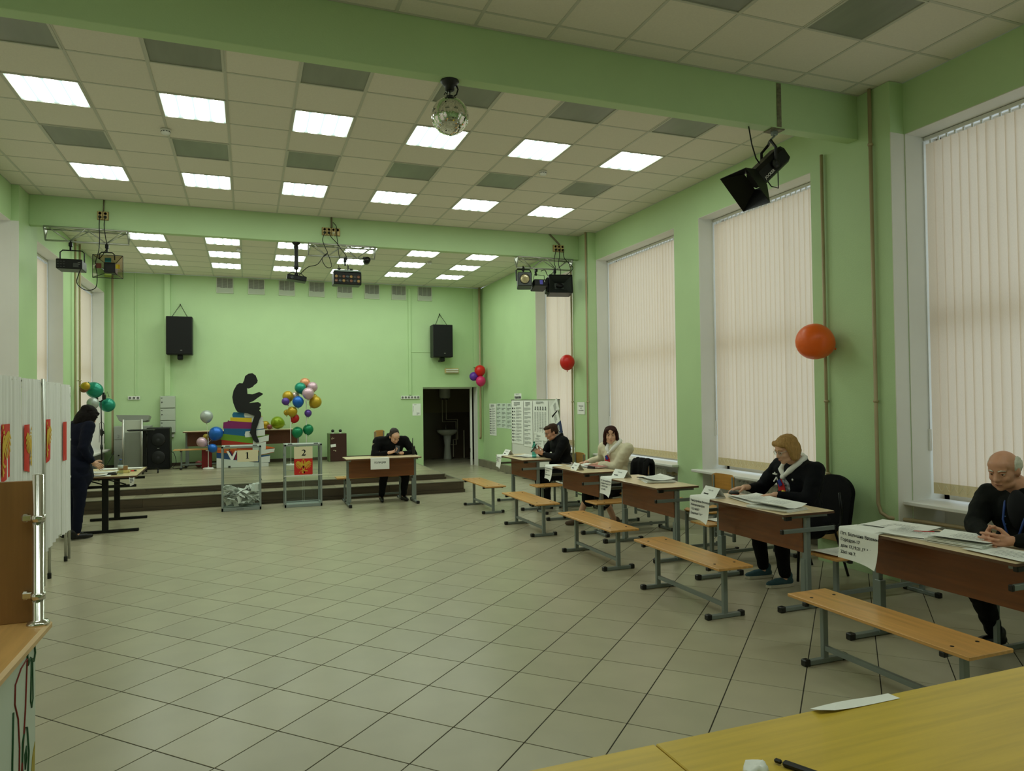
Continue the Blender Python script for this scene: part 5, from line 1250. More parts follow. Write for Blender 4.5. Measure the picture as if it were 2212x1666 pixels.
t = thing('rolling_stand', 'black rolling stand with a flat top in front of the floor speaker', 'stand', (.02, 8.55, S2))
b = MB(); b.bx(-.22, .22, -.16, .16, .835, .865, .006); b.bx(-.26, -.19, -.03, .03, .84, .86, .004); b.build('top', BLKP, t)
b = MB(); b.box((.05, 0, .45), (.07, .05, .80), .006); b.tube([(.09, -.03, .5), (.09, -.03, .78)], .01); b.build('column', BLKM, t)
b = MB(); b.bar((.05, -.25, .09), (.05, .25, .09), .05, .03, b=.004); b.bar((-.15, 0, .09), (.30, -.15, .09), .05, .03, b=.004); b.build('base', BLKM, t)
for x, y in ((.05, -.25), (.05, .25), (.30, -.15), (-.15, 0)): b = MB(); b.lathe([(.035, -.012), (.038, 0), (.035, .012)], (x, y, .038), 12, R=Matrix.Rotation(PI/2, 3, 'Y')); b.box((x, y, .075), (.03, .02, .03)); b.build('caster', BLKP, t)
cable('black cable curling on the stage floor by the floor speaker', [(.46, 9.5, S2+.35), (.52, 9.45, S2+.30), (.56, 9.40, S2+.12), (.50, 9.35, S2+.01), (.62, 9.30, S2+.008), (.75, 9.35, S2+.008), (.70, 9.5, S2+.008)])
cable('black cable hanging under the left windowsill by the cabinet', [(-.75, 8.7, S2+.03), (-.66, 8.8, S2+.12), (-.60, 9.0, S2+.28), (-.58, 9.3, S2+.40)])
t = thing('microphone_stand', 'black microphone stand with phone clamps by the left wall', 'stand', (-.50, 7.5, S2))
b = MB(); b.tube([(0, 0, .04), (0, 0, .85)], .013, 8); b.tube([(0, 0, .84), (-.01, 0, 1.42)], .009, 8); b.build('pole', BLKM, t)
for a in range(3): b = MB(); b.tube([(0, 0, .12), (.24*math.cos(a*2.1+.5), .24*math.sin(a*2.1+.5), .01)], .010, 6); b.build('leg', BLKM, t)
b = MB(); b.lathe([(.02, .80), (.026, .83), (.026, .90), (.018, .93)]); b.lathe([(.018, .55), (.024, .58), (.02, .64)]); b.box((.03, -.01, .86), (.03, .02, .06), .006); b.build('height_lock', BLKP, t)
b = MB(); b.tube([(-.03, 0, .95), (-.035, 0, 1.02), (.0, 0, 1.06), (.035, 0, 1.02), (.045, 0, .80), (.04, 0, .66)], .004); b.tube([(-.03, 0, .95), (-.04, 0, .68)], .004); b.build('cable_loop', BLKM, t)
b = MB(); b.box((-.08, 0, 1.46), (.05, .05, .07), .01); b.box((.04, 0, 1.50), (.06, .05, .09), .012); b.tube([(-.08, 0, 1.43), (-.01, 0, 1.42), (.03, 0, 1.46)], .012, 6); b.box((.03, 0, 1.56), (.04, .03, .05), .008); b.tube([(.05, 0, 1.53), (.09, 0, 1.60), (.12, 0, 1.50)], .004); b.build('clamp_head', BLKP, t)
b = MB(); b.bx(0, .001, 0, .001, 0, .001); bpy.data.objects.remove(b.build('x', BLKM))
t = thing('keyboard', 'flat black device lying on the left windowsill', 'keyboard', (-.86, 7.78, .724)); b = MB(); b.box((0, 0, .02), (.16, .55, .035), .008); b.build('case', BLKP, t); b = MB(); b.box((0, 0, .042), (.10, .40, .012), .003); b.build('buttons', mat('panel_grey', (52, 54, 52), .4), t)

# balloons
def bmat(n, c, pearl): return mat('balloon_'+n, c, .30 if pearl else .38, .35 if pearl else 0, .5)
BC = {'orange': ((214, 150, 110), 1), 'pink': ((206, 172, 186), 1), 'teal': ((28, 140, 116), 1), 'gold': ((186, 154, 36), 1), 'pale': ((214, 196, 186), 1), 'purple': ((92, 64, 150), 1), 'blue': ((28, 100, 188), 1), 'red': ((196, 20, 24), 0), 'green': ((16, 128, 84), 1), 'lime': ((140, 166, 22), 1), 'rose': ((150, 84, 84), 1), 'silver': ((176, 184, 180), 1), 'yellow': ((170, 146, 52), 1), 'brown': ((140, 92, 66), 1), 'scarlet': ((212, 28, 20), 0), 'violet': ((96, 44, 160), 0), 'magenta': ((214, 44, 110), 0), 'bright_orange': ((246, 104, 20), 0), 'grass': ((96, 186, 44), 0)}
def balloon(col, c, r, label, down=(0, 0, -1), stretch=1.08):
    m = bmat(col, *BC[col]); d = V(down).normalized(); R = V((0, 0, -1)).rotation_difference(d).to_matrix(); n = 14; prof = []
    for i in range(n+1):
        a = PI*i/n; z = math.cos(a); rr_ = math.sin(a)
        if z < 0: z *= stretch+.06; rr_ *= (1-.10*(-z)**2)
        prof.append((r*rr_+(1e-4 if i in (0, n) else 0), r*z))
    b = MB(); b.lathe(prof[::-1], (0, 0, 0), 24, R=R); o = b.build('balloon', m); o.location = c
    tag(o, label, 'balloon', 'party balloons')
    b = MB(); b.lathe([(.002, -r*(stretch+.04)), (.008, -r*(stretch+.04)-.010), (.013, -r*(stretch+.04)-.022), (.004, -r*(stretch+.04)-.018)], (0, 0, 0), 10, R=R); b.build('knot', m, o)
    return o
for col, x, y, z, r, dn, l in [
 ('orange', 3.17, 9.15, 2.09, .116, (0, 0, -1), 'peach orange balloon at the very top of the cluster'), ('pink', 3.32, 9.08, 2.00, .116, (-.3, 0, -1), 'pale pink balloon at the upper right of the cluster'),
 ('teal', 3.06, 8.98, 1.98, .122, (.2, 0, -1), 'teal balloon in the upper cluster'), ('pink', 3.21, 8.80, 1.86, .126, (0, 0, -1), 'pale pink balloon in the middle front of the cluster'),
 ('gold', 3.35, 9.14, 1.76, .093, (0, 0, -1), 'gold balloon half hidden behind the front pink one'), ('gold', 3.37, 8.92, 1.67, .135, (-.8, 0, -1), 'big gold balloon at the lower right of the cluster'),
 ('pale', 2.96, 9.12, 1.81, .091, (0, 0, -1), 'whitish balloon peeking out between gold and teal balloons'), ('gold', 2.80, 8.98, 1.80, .117, (.3, 0, -1), 'gold balloon at the left of the cluster'),
 ('purple', 2.74, 8.80, 1.69, .081, (.6, 0, -1), 'purple balloon at the left edge of the cluster'), ('blue', 3.00, 8.82, 1.68, .120, (0, 0, -1), 'blue balloon in the cluster'),
 ('gold', 2.88, 8.85, 1.47, .109, (0, 0, -1), 'gold balloon hanging below the cluster'), ('gold', 2.77, 8.98, 1.45, .063, (0, 0, -1), 'small dull gold balloon behind the lower gold one'),
 ('red', 2.94, 9.00, 1.32, .098, (-.4, 0, -1), 'red balloon below the cluster'), ('purple', 3.21, 8.87, 1.43, .079, (0, 0, -1), 'dark purple balloon alone under the big gold one'),
 ('green', 2.99, 8.96, 1.02, .117, (-.2, 0, -1), 'left green balloon of the pair above ballot box 2'), ('green', 3.22, 9.0, 1.07, .114, (0, 0, -1), 'right green balloon of the pair above ballot box 2'),
 ('lime', 2.60, 9.52, 1.218, .141, (.6, 0, -.2), 'lime green balloon resting on the stage table'), ('gold', 2.35, 9.60, 1.17, .091, (-.6, 0, -.3), 'gold balloon on the stage table behind the book cutout'),
 ('rose', 2.43, 9.42, 1.131, .057, (.6, 0, -.3), 'small dusty rose balloon on the stage table'),
 ('silver', 1.18, 8.87, 1.40, .127, (0, 0, -1), 'silver balloon on top of the left balloon stand'), ('blue', 1.36, 8.85, 1.04, .142, (-.5, 0, -1), 'large blue balloon beside the book cutout'),
 ('pink', 1.09, 8.80, .87, .102, (.6, 0, -.6), 'pink balloon on the left balloon stand'), ('yellow', 1.16, 8.98, .97, .060, (0, 0, -1), 'small yellow balloon behind the pink one on the left stand'),
 ('blue', 1.30, 8.74, .74, .090, (-.7, 0, .5), 'small blue balloon low on the left balloon stand'), ('rose', 1.00, 9.38, S2+.076, .074, (1, 0, 0), 'dusty rose balloon lying on the stage behind the red box'),
 ('scarlet', 7.40, 9.64, 2.40, .138, (0, 0, -1), 'red balloon of the trio on the corner pipe'), ('violet', 7.26, 9.70, 2.255, .112, (.5, 0, 0), 'violet balloon of the trio on the corner pipe'), ('magenta', 7.40, 9.58, 2.14, .124, (0, 0, -1), 'magenta balloon of the trio on the corner pipe'),
 ('scarlet', 7.25, 4.20, 2.32, .131, (0, 0, -1), 'red balloon on the pipe of the column by the poster board'), ('grass', 7.30, 4.44, 2.26, .052, (0, 1, 0), 'small green balloon behind the red one on the column pipe'),
 ('bright_orange', 7.20, -1.64, 2.21, .177, (.5, -.2, -.2), 'orange balloon on the pipe above the blonde woman'),
 ('brown', -.72, 7.18, 1.95, .067, (1, 0, 0), 'small brown balloon behind the left wall pipes'), ('teal', -.60, 7.45, 1.93, .140, (-.4, 0, .6), 'upper teal balloon on the left wall'), ('gold', -.68, 7.12, 2.00, .070, (-1, 0, 0), 'small gold balloon in front of the upper teal one'),
 ('silver', -.60, 7.28, 1.70, .098, (.3, 0, -.8), 'silver balloon on the left wall above the standing woman'), ('teal', -.44, 7.72, 1.66, .129, (-1, 0, .3), 'lower teal balloon behind the microphone stand')]:
    balloon(col, (x, y, z), r, l, dn)
def bal_stand(x, y, z1, label, tops):
    t = thing('balloon_stand', label, 'stand', (x, y, S2), 0, 'white balloon stands')
    b = MB(); b.lathe([(.11, 0), (.112, .012), (.09, .03), (.02, .035), (.012, .05)], n=24); b.build('base', WHITE, t)
    b = MB(); b.tube([(0, 0, .03), (0, 0, z1-S2)], .008, 8); b.build('pole', WHITE, t)
    b = MB()
    for p in tops: b.tube([(0, 0, z1-S2-.1), (p[0]-x, p[1]-y, p[2]-S2)], .003, 5)
    b.build('branch', WHITE, t)
bal_stand(1.21, 8.87, .95, 'white balloon stand left of the book cutout', [(1.18, 8.87, 1.27), (1.30, 8.85, .94), (1.15, 8.82, .84)])
bal_stand(2.85, 8.93, 1.60, 'white balloon stand behind the left side of ballot box 2', [(2.80, 8.98, 1.70), (2.77, 8.82, 1.62), (2.98, 8.84, 1.58)])
bal_stand(3.18, 8.96, 1.72, 'white balloon stand behind the right side of ballot box 2', [(3.20, 8.84, 1.76), (3.3, 8.95, 1.60), (3.10, 8.95, 1.86)])
t = thing('red_box', 'tall dark red box behind the left balloon stand', 'box', (1.172, 9.10, S2)); b = MB(); b.bx(-.098, .098, -.05, .12, 0, .41, .004); b.build('body', mat('dark_red', (128, 14, 16), .5), t); b = MB(); b.bx(-.02, .02, -.052, -.05, .36, .40); b.build('tag', PAPER, t)

# photo cutout: a flat painted board of giant books with a boy's silhouette
t = thing('photo_cutout', 'flat cutout board of giant stacked books with a black silhouette of a reading boy', 'cutout', (0, 8.98, 0))
BK = [((22, 100, 138), [(1.699, 1.473), (1.92, 1.469), (1.92, 1.354), (1.684, 1.366), (1.672, 1.42)], [(1.92, 1.469), (2.21, 1.44), (2.238, 1.345), (1.92, 1.358), (1.905, 1.41)]),
 ((210, 180, 30), [(1.634, 1.365), (2.06, 1.345), (2.06, 1.25), (1.634, 1.262)], [(2.06, 1.349), (2.282, 1.372), (2.282, 1.25), (2.06, 1.25)]),
 ((124, 26, 92), [(1.50, 1.263), (1.634, 1.291), (2.07, 1.25), (2.07, 1.10), (1.492, 1.134)], [(2.16, 1.24), (2.296, 1.262), (2.303, 1.115), (2.15, 1.10)]),
 ((14, 88, 132), [(1.506, 1.135), (2.325, 1.105), (1.93, 1.06), (1.918, .93), (1.506, 1.02)], [(1.94, 1.06), (2.325, 1.10), (2.324, .965), (1.93, .935), (1.918, 1.0)]),
 ((98, 140, 32), [(1.45, 1.03), (1.92, .96), (2.405, .985), (2.08, .90), (2.076, .79), (1.421, .905)], [(2.085, .90), (2.405, .97), (2.397, .85), (2.08, .795)]),
 ((160, 42, 22), [(1.463, .90), (2.08, .80), (2.08, .66), (1.463, .74)], [(2.08, .80), (2.345, .83), (2.337, .67), (2.07, .62)]),
 ((206, 92, 30), [(1.378, .74), (2.20, .66), (2.521, .695), (2.30, .75), (2.20, .62), (1.378, .62)], [(2.21, .655), (2.521, .68), (2.506, .61), (2.21, .55)]),
 ((20, 66, 120), [(1.364, .63), (2.20, .54), (2.425, .545), (2.42, .53), (2.20, .50), (2.2, .40), (1.364, .51)], [(2.2, .50), (2.425, .53), (2.417, .39), (2.2, .385)]),
 ((228, 230, 224), [(1.364, .52), (2.10, .40), (2.10, .31), (1.364, .31)], [(2.10, .385), (2.394, .38), (2.394, .306), (2.10, .306)])]
PG = mat('page_white', (206, 211, 204), .6)
for i, (c, cov, pg) in enumerate(BK):
    bm_ = mat('book_%d_%d_%d' % c, c, .45); y = -.002*i
    b = MB(); b.prism(cov, (0, y, 0), (1, 0, 0), (0, 0, 1), .022); o = b.build('book', bm_, t)
    b = MB(); b.prism(pg, (0, y-.003, 0), (1, 0, 0), (0, 0, 1), .022); b.build('pages', PG, o)
    k = [min(pg, key=lambda q: -q[1]), ]
    b = MB(); b.bar((pg[0][0], y-.004, pg[0][1]+.006), (pg[1][0], y-.004, pg[1][1]+.006), .006, .012); b.bar((pg[-2 if len(pg) > 4 else -1][0], y-.004, pg[-2 if len(pg) > 4 else -1][1]-.006), (pg[2][0], y-.004, pg[2][1]-.006), .006, .012); b.build('cover_edge', bm_, o)
BOY = [(2.076, 2.299), (2.141, 2.252), (2.184, 2.144), (2.172, 2.09), (2.111, 2.044), (2.082, 2.006), (2.002, 1.971), (1.97, 1.978), (1.977, 1.86), (2.074, 1.848), (2.212, 1.897), (2.284, 1.865), (2.284, 1.842), (2.182, 1.773), (2.095, 1.705), (2.008, 1.667), (2.189, 1.681), (2.24, 1.649), (2.247, 1.602), (2.21, 1.572), (2.246, 1.541), (2.21, 1.507), (2.246, 1.456), (2.25, 1.386), (2.209, 1.294), (2.179, 1.187), (2.15, 1.11), (2.149, .987), (2.199, .862), (2.206, .824), (2.148, .818), (2.091, .866), (2.048, .975), (2.016, 1.037), (2.049, 1.128), (2.063, 1.236), (2.115, 1.389), (1.978, 1.445), (1.777, 1.479), (1.742, 1.533), (1.693, 1.672), (1.676, 1.794), (1.701, 1.931), (1.766, 2.053), (1.816, 2.088), (1.88, 2.083), (1.909, 2.145), (1.931, 2.237), (1.996, 2.286)]
b = MB(); b.prism(BOY, (0, -.045, 0), (1, 0, 0), (0, 0, 1), .02); b.build('boy_silhouette', mat('silhouette_black', (14, 15, 13), .8), t)
b = MB()
for x in (1.885, 1.93, 1.965): b.lathe([(.010, 0), (.008, .003)], (x, -.045, 1.737), 8, R=Matrix.Rotation(PI/2, 3, 'X'))
tag(b.build('staples', ALU, t), kind='stuff')
b = MB(); b.bar((1.6, .02, S2), (1.6, .02, 1.3), .04, .03); b.bar((2.1, .02, S2), (2.1, .02, 1.2), .04, .03); b.bar((1.6, .02, S2+.02), (1.6, .45, S2+.02), .04, .03); b.bar((2.1, .02, S2+.02), (2.1, .45, S2+.02), .04, .03); b.build('support', OLDW, t)
# brown cabinet with two round decorations
t = thing('brown_cabinet', 'small dark brown cabinet standing on the stage right of ballot box 2', 'cabinet', (3.90, 9.42, S2))
b = MB(); b.bx(-.20, .20, 0, .34, 0, .64, .005); b.build('carcass', mat('cabinet_side_green', (96, 118, 70), .5), t); b = MB(); b.bx(-.165, .198, -.014, 0, .006, .636, .003); d = b.build('door', mat('dark_brown_door', (62, 32, 24), .4), t)
b = MB(); b.box((-.10, -.016, .365), (.115, .003, .065), 0, Matrix.Rotation(-.12, 3, 'Y')); b.build('sticker', PAPER, d)
b = MB(); b.prism([(-.14, .52), (-.115, .56), (-.12, .52), (-.125, .50)], (0, -.016, 0), (1, 0, 0), (0, 0, 1), .001); b.prism([(-.10, .525), (-.08, .55), (-.085, .52)], (0, -.016, 0), (1, 0, 0), (0, 0, 1), .001); b.box((-.085, -.016, .26), (.03, .002, .012)); b.box((-.05, -.016, .245), (.02, .002, .02)); b.build('torn_paper', CREAMP, d)
for i, x in enumerate((-.10, .07)):
    t2 = thing('ball_ornament', 'black ball on a white foot on the brown cabinet, %s one' % ('left', 'right')[i], 'ornament', (3.90+x, 9.50, S2+.64), 0, 'ball ornaments'); b = MB(); b.ell((0, 0, .055), .036, 14, 10); b.build('ball', BLKP, t2); b = MB(); b.lathe([(.03, 0), (.028, .01), (.012, .022)]); b.build('foot', WHITE, t2)

# washroom seen through the doorway
POR = mat('porcelain', (196, 198, 188), .25)
t = thing('washbasin', 'white pedestal washbasin in the dark washroom', 'sink', (7.26, 12.25, 0))
b = MB(); b.lathe([(.0, .68), (.16, .68), (.28, .76), (.31, .83), (.30, .84), (.26, .80), (.12, .73), (.0, .72)], n=24); b.v = [(x, y*.75, z) for x, y, z in b.v]; b.build('basin', POR, t)
b = MB(); b.lathe([(.12, 0), (.11, .05), (.085, .40), (.12, .70)], n=18); b.build('pedestal', POR, t)
b = MB(); b.tube([(0, .16, .84), (0, .16, .93), (0, .10, .96), (0, .02, .93)], .012, 8); b.ell((0, .16, .96), .02); b.build('tap', CHROME, t)
t = thing('water_heater', 'white cylindrical water heater above the washbasin', 'water heater', (7.22, 12.33, 1.72)); b = MB(); b.lathe([(.0, 0), (.12, .0), (.16, .04), (.16, .75), (.0, .8)], n=20); b.build('tank', POR, t); b = MB(); b.lathe([(.03, -.03), (.03, .0)], (-.06, 0, 0), 8); b.lathe([(.03, -.03), (.03, 0)], (.06, 0, 0), 8); b.build('fitting', BLKM, t)
t = thing('water_pipes', 'thin bent water pipes between the heater and the washbasin', 'pipe'); WP = mat('pipe_white_dim', (190, 184, 160), .4)
for pts in ([(7.16, 12.40, 1.70), (7.16, 12.40, 1.06), (7.56, 12.40, 1.06), (7.56, 12.40, .40), (7.40, 12.40, .40)], [(7.27, 12.38, 1.70), (7.27, 12.38, 1.12), (7.60, 12.38, 1.12), (7.60, 12.38, .55), (7.5, 12.38, .55)], [(7.48, 12.42, .55), (7.48, 12.42, .05)]): b = MB(); b.tube(pts, .012, 6, smooth=False); b.build('pipe', WP, t)
b = MB(); b.box((7.82, 12.50, .40), (.03, .03, .8)); tag(b.build('drain_pipe', WP), 'vertical pale pipe at the right of the washroom wall', 'pipe')

# ---------------------------------------------------------------- posters on the right wall and the poster board
def poster(parent, x, y0, y1, z0, z1, seed, head=.12, rows=0, dots=False, mt=PAPER, name='poster', off=0, persons=0):
    """sheet on a wall facing -x; reads from +y to -y"""
    b = MB(); n = 6; vs = []
    for i in range(n+1): yy = y0+(y1-y0)*i/n; q = .006*math.sin(i*2.1+seed); vs += [(x-off+q*.4, yy, z0+q*.3), (x-off+q*.2, yy, (z0+z1)/2), (x-off, yy, z1)]
    b.add(vs, [(3*i+j, 3*i+j+1, 3*i+j+4, 3*i+j+3) for i in range(n) for j in range(2)], 0, True); S = b.build(name, mt, parent)
    r = random.Random(seed); w, h = y1-y0, z1-z0; xo = x-off-.005; ax, ay = (0, -1, 0), (0, 0, 1); B = MB()
    lines(B, (xo, y1-w*.22, z1-h*head), ax, ay, w*.6, h*head*.8, 4, 0, seed)
    if persons:
        for i in range(persons):
            yy = y1-w*(.08+.84*(i+.5)/persons); z = z1-h*.28
            B.prism([(-.028*w*1.6, 0), (.028*w*1.6, 0), (.03*w, .06*h), (-.03*w, .06*h)], (xo, yy, z), ax, ay, .0006, 0); B.ell((xo, yy, z+.085*h), (.001, .028*w, .026*h), 8, 6, 1)
            lines(B, (xo, yy+w*.07, z0+h*.05), ax, ay, w*.13, h*.62, 26, 0, seed+i, thick=.28)
    else:
        for i in range(rows):
            zz = z1-h*head-h*(.95-head)*(i+1)/rows; hh = h*(.95-head)/rows*.7
            if dots: B.prism([(0, 0), (.1*w, 0), (.1*w, hh*.7), (0, hh*.7)], (xo, y1-.06*w, zz), ax, ay, .0006, 1); B.ell((xo, y1-.27*w, zz+hh*.4), (.001, .05*w, hh*.3), 8, 6, 0)
            lines(B, (xo, y1-(.4 if dots else .08)*w, zz), ax, ay, w*(.52 if dots else .84), hh, r.choice((2, 3, 4)), 0, seed*10+i, thick=.35)
    tag(B.build('printed_lines', [GINK, INK], S if parent is not None else S), kind='stuff')
    return S
def wposter(label, *a, **k):
    o = poster(None, *a, **k); tag(o, label, 'poster', 'election posters'); return o
GRNP = mat('pale_green_paper', (214, 226, 214), .8)
wposter('long white poster on the right wall nearest the corner pipe', XR-.006, 8.95, 9.46, .80, 1.575, 1, rows=11, dots=True)
wposter('pale green sheet beside the long wall poster', XR-.004, 8.58, 8.93, 1.0, 1.585, 2, rows=5, mt=GRNP)
wposter('second pale green sheet on the right wall', XR-.004, 8.24, 8.575, 1.0, 1.585, 3, rows=5, mt=GRNP)
wposter('third pale green sheet, half hidden by the poster board', XR-.004, 7.86, 8.22, 1.0, 1.585, 4, rows=5, mt=GRNP)
t = thing('poster_board', 'white poster board with election posters leaning by the far window', 'poster board', (0, 0, 0))
b = MB(); b.bx(7.385, 7.40, 4.88, 7.38, .12, 1.66, .002); b.build('board', WHITE, t)
b = MB(); b.bx(7.38, 7.405, 4.87, 4.89, .0, 1.67); b.bx(7.38, 7.405, 7.37, 7.39, 0, 1.67); b.bx(7.38, 7.405, 4.87, 7.39, 1.655, 1.67); b.build('board_frame', ALU, t)
poster(t, 7.38, 6.66, 7.36, .73, 1.64, 5, rows=11, dots=True, off=.004); poster(t, 7.38, 6.16, 6.64, .70, 1.64, 6, rows=9, off=.003); poster(t, 7.38, 5.36, 6.12, .98, 1.64, 7, head=.1, persons=5, off=.004)
poster(t, 7.38, 5.60, 6.05, .50, .97, 8, rows=8, off=.004); poster(t, 7.38, 5.42, 5.9, .86, 1.12, 9, rows=0, off=.008)
poster(t, 7.385, 6.78, 7.2, 1.675, 1.80, 12, head=.25, rows=0, off=.002)
b = MB()
for i in range(7): b.prism([(-.018, 0), (.018, 0), (.014, .05), (-.014, .05)], (7.378, 7.15-.055*i, 1.69), (0, -1, 0), (0, 0, 1), .001)
tag(b.build('small_figures', INK, t), kind='stuff')
def booklet(label, y, z, rot, c, w=.36, h=.235):
    q = thing('booklet', label, 'booklet', (7.36, y, z), 0, 'booklets hung at the side of the poster board'); q.rotation_euler = (rot, 0, 0)
    b = MB(); b.box((0, 0, 0), (.012, w, h), .002); b.build('cover', c, q); b = MB(); b.box((.003, 0, -.004), (.008, w-.01, h-.006)); b.build('pages', PAPER, q)
    b = MB(); lines(b, (-.0072, w*.05, -h*.3), (0, -1, 0), (0, 0, 1), w*.38, h*.6, 7, seed=int(z*10), th=.0004); tag(b.build('printed_lines', PAPER if c is not PAPER else GINK, q), kind='stuff')
booklet('white booklet pinned at the top right of the poster board', 5.02, 1.50, -.50, PAPER); booklet('second white booklet below it at the board edge', 5.0, 1.29, -.45, PAPER); booklet('dark blue booklet hanging at the right edge of the poster board', 4.88, 1.10, -.38, mat('blue_cover', (22, 30, 92), .4))
t = thing('wall_notice', 'white notice on the green column left of the cream cardigan woman', 'notice', (7.425, 4.03, 1.40)); b = MB(); b.box((-.001, 0, .105), (.002, .29, .21)); b.build('sheet', PAPER, t)
for i, s in enumerate(('Помещение', 'для', 'голосования')): text(s, 'lettering', .032, INK, t, (-.003, 0, .135-.038*i), (0, -1, 0), (0, 0, 1), 'CENTER')
# ---------------------------------------------------------------- people
def grow(prims, voxel, smooth=4, fac=.5, wrinkle=0, wseed=0, wscale=9):
    """one continuous skin over capsules and ellipsoids"""
    b = MB()
    for p in prims:
        if p[0] == 'c':
            _, a, c, r0_, r1_ = p; a, c = V(a), V(c); d = (c-a)
            if d.length < 1e-5: b.ell(a, r0_, 14, 10); continue
            d.normalize(); R = V((0, 0, 1)).rotation_difference(d).to_matrix(); L = (c-a).length; prof = []
            for i in range(5): t_ = PI/2*i/4; prof.append((max(1e-4, r0_*math.sin(t_)), -r0_*math.cos(t_)))
            for i in range(5): t_ = PI/2*i/4; prof.append((max(1e-4, r1_*math.cos(t_)), L+r1_*math.sin(t_)))
            b.lathe(prof, a, 14, R=R)
        else: b.ell(p[1], p[2], 18, 12, R=p[3] if len(p) > 3 else None)
    o = b.build('tmp_body', SKIN)
    m = o.modifiers.new('r', 'REMESH'); m.mode = 'VOXEL'; m.voxel_size = voxel; m.use_smooth_shade = True
    if smooth: s = o.modifiers.new('s', 'SMOOTH'); s.iterations = smooth; s.factor = fac
    dg = bpy.context.evaluated_depsgraph_get(); me = bpy.data.meshes.new_from_object(o.evaluated_get(dg)); old = o.data
    bpy.data.objects.remove(o); bpy.data.meshes.remove(old)
    n = len(me.vertices); co = np.empty(n*3); me.vertices.foreach_get('co', co); co = co.reshape(-1, 3)
    if wrinkle:
        no = np.empty(n*3); me.vertices.foreach_get('normal', no); no = no.reshape(-1, 3)
        w_ = np.array([noise.noise(V((x*wscale+wseed, y*wscale, z*wscale*1.6)))+.5*noise.noise(V((x*wscale*2.3, y*wscale*2.3+wseed, z*wscale*3))) for x, y, z in co])
        co = co+no*(w_*wrinkle)[:, None]; me.vertices.foreach_set('co', co.ravel()); me.update()
    f = [tuple(p.vertices) for p in me.polygons]; bpy.data.meshes.remove(me)
    return co, f
def put(b, cf, m=0): b.add([tuple(p) for p in cf[0]], cf[1], m, True)
def ik(a, c, l1, l2, hint):
    a, c = V(a), V(c); d = c-a; L = min(d.length, (l1+l2)*.995); d.normalize(); x = (l1*l1-l2*l2+L*L)/(2*L); h = math.sqrt(max(0, l1*l1-x*x))
    q = V(hint)-d*V(hint).dot(d); q.normalize(); return a+d*x+q*h
def frame(f, u=(0, 0, 1)):
    f = V(f).normalized(); r = f.cross(V(u)).normalized(); return Matrix((r, f, r.cross(f))).transposed()
def hand(W, D, N, T, curl, spread=.0, thumb=.6, s=1.0):
    """palm and five fingers. W wrist, D towards fingertips, N out of the palm, T towards the thumb"""
    W, D, N, T = V(W), V(D).normalized(), V(N), V(T); N = (N-D*N.dot(D)).normalized(); T = (T-D*T.dot(D)-N*T.dot(N)).normalized(); P = []
    P.append(('c', W-D*.02, W+D*.02*s, .026*s, .027*s))
    for k in (-1, 0, 1): P.append(('c', W+D*.02*s+T*k*.016*s, W+D*.082*s+T*k*.021*s, .0155*s, .0125*s))
    for k, (L, x) in enumerate(((.072, 1.55), (.082, .5), (.077, -.52), (.060, -1.5))):
        p = W+D*(.088 if k in (1, 2) else .082)*s+T*x*.0195*s; a = 0; d0 = (D+T*x*spread).normalized(); c_ = curl[k] if isinstance(curl, (list, tuple)) else curl
        for j, fr in enumerate((.45, .30, .25)):
            a += c_*(.75, 1.0, .7)[j]; d = d0*math.cos(a)+N*math.sin(a); q = p+d*L*fr*s; P.append(('c', p, q, (.0090, .0082, .0075)[j]*s, (.0082, .0075, .0066)[j]*s)); p = q
    p = W+D*.022*s+T*.024*s; d = (D*.62+T*.78+N*thumb*.5).normalized(); q = p+d*.042*s; P.append(('c', p, q, .014*s, .0105*s)); d2 = (D*.85+T*.35+N*thumb).normalized(); r_ = q+d2*.030*s; P.append(('c', q, r_, .0105*s, .009*s)); P.append(('c', r_, r_+(d2+N*.15).normalized()*.022*s, .009*s, .0075*s))
    return P
def head_prims(c, R, jaw=1, fat=1, nose=1):
    g = lambda x, y, z: V(c)+R @ V((x, y, z)); P = []
    E = lambda x, y, z, r: P.append(('e', g(x, y, z), r, R))
    E(0, -.012, .038, (.075*fat, .094, .082)); E(0, .028, -.020, (.064*fat, .066, .085)); E(0, .030, -.075, (.052*fat*jaw, .054, .040)); E(0, .066, -.100, (.024, .018, .017))
    for s in (-1, 1):
        E(s*.034, .066, -.030, (.024, .022, .024)); E(s*.077*fat, -.010, -.006, (.010, .020, .031)); E(s*.012, .098, -.036, (.009, .011, .009)); P.append(('c', g(s*.008, .089, .028), g(s*.046, .074, .026), .010, .009)); E(s*.045*fat, .02, -.075, (.022, .03, .026))
    P.append(('c', g(0, .088, .020), g(0, .108*1, -.032), .0085, .0125*nose)); E(0, .091, -.066, (.022, .010, .012)); E(0, .052, .052, (.06*fat, .042, .04))
    return P
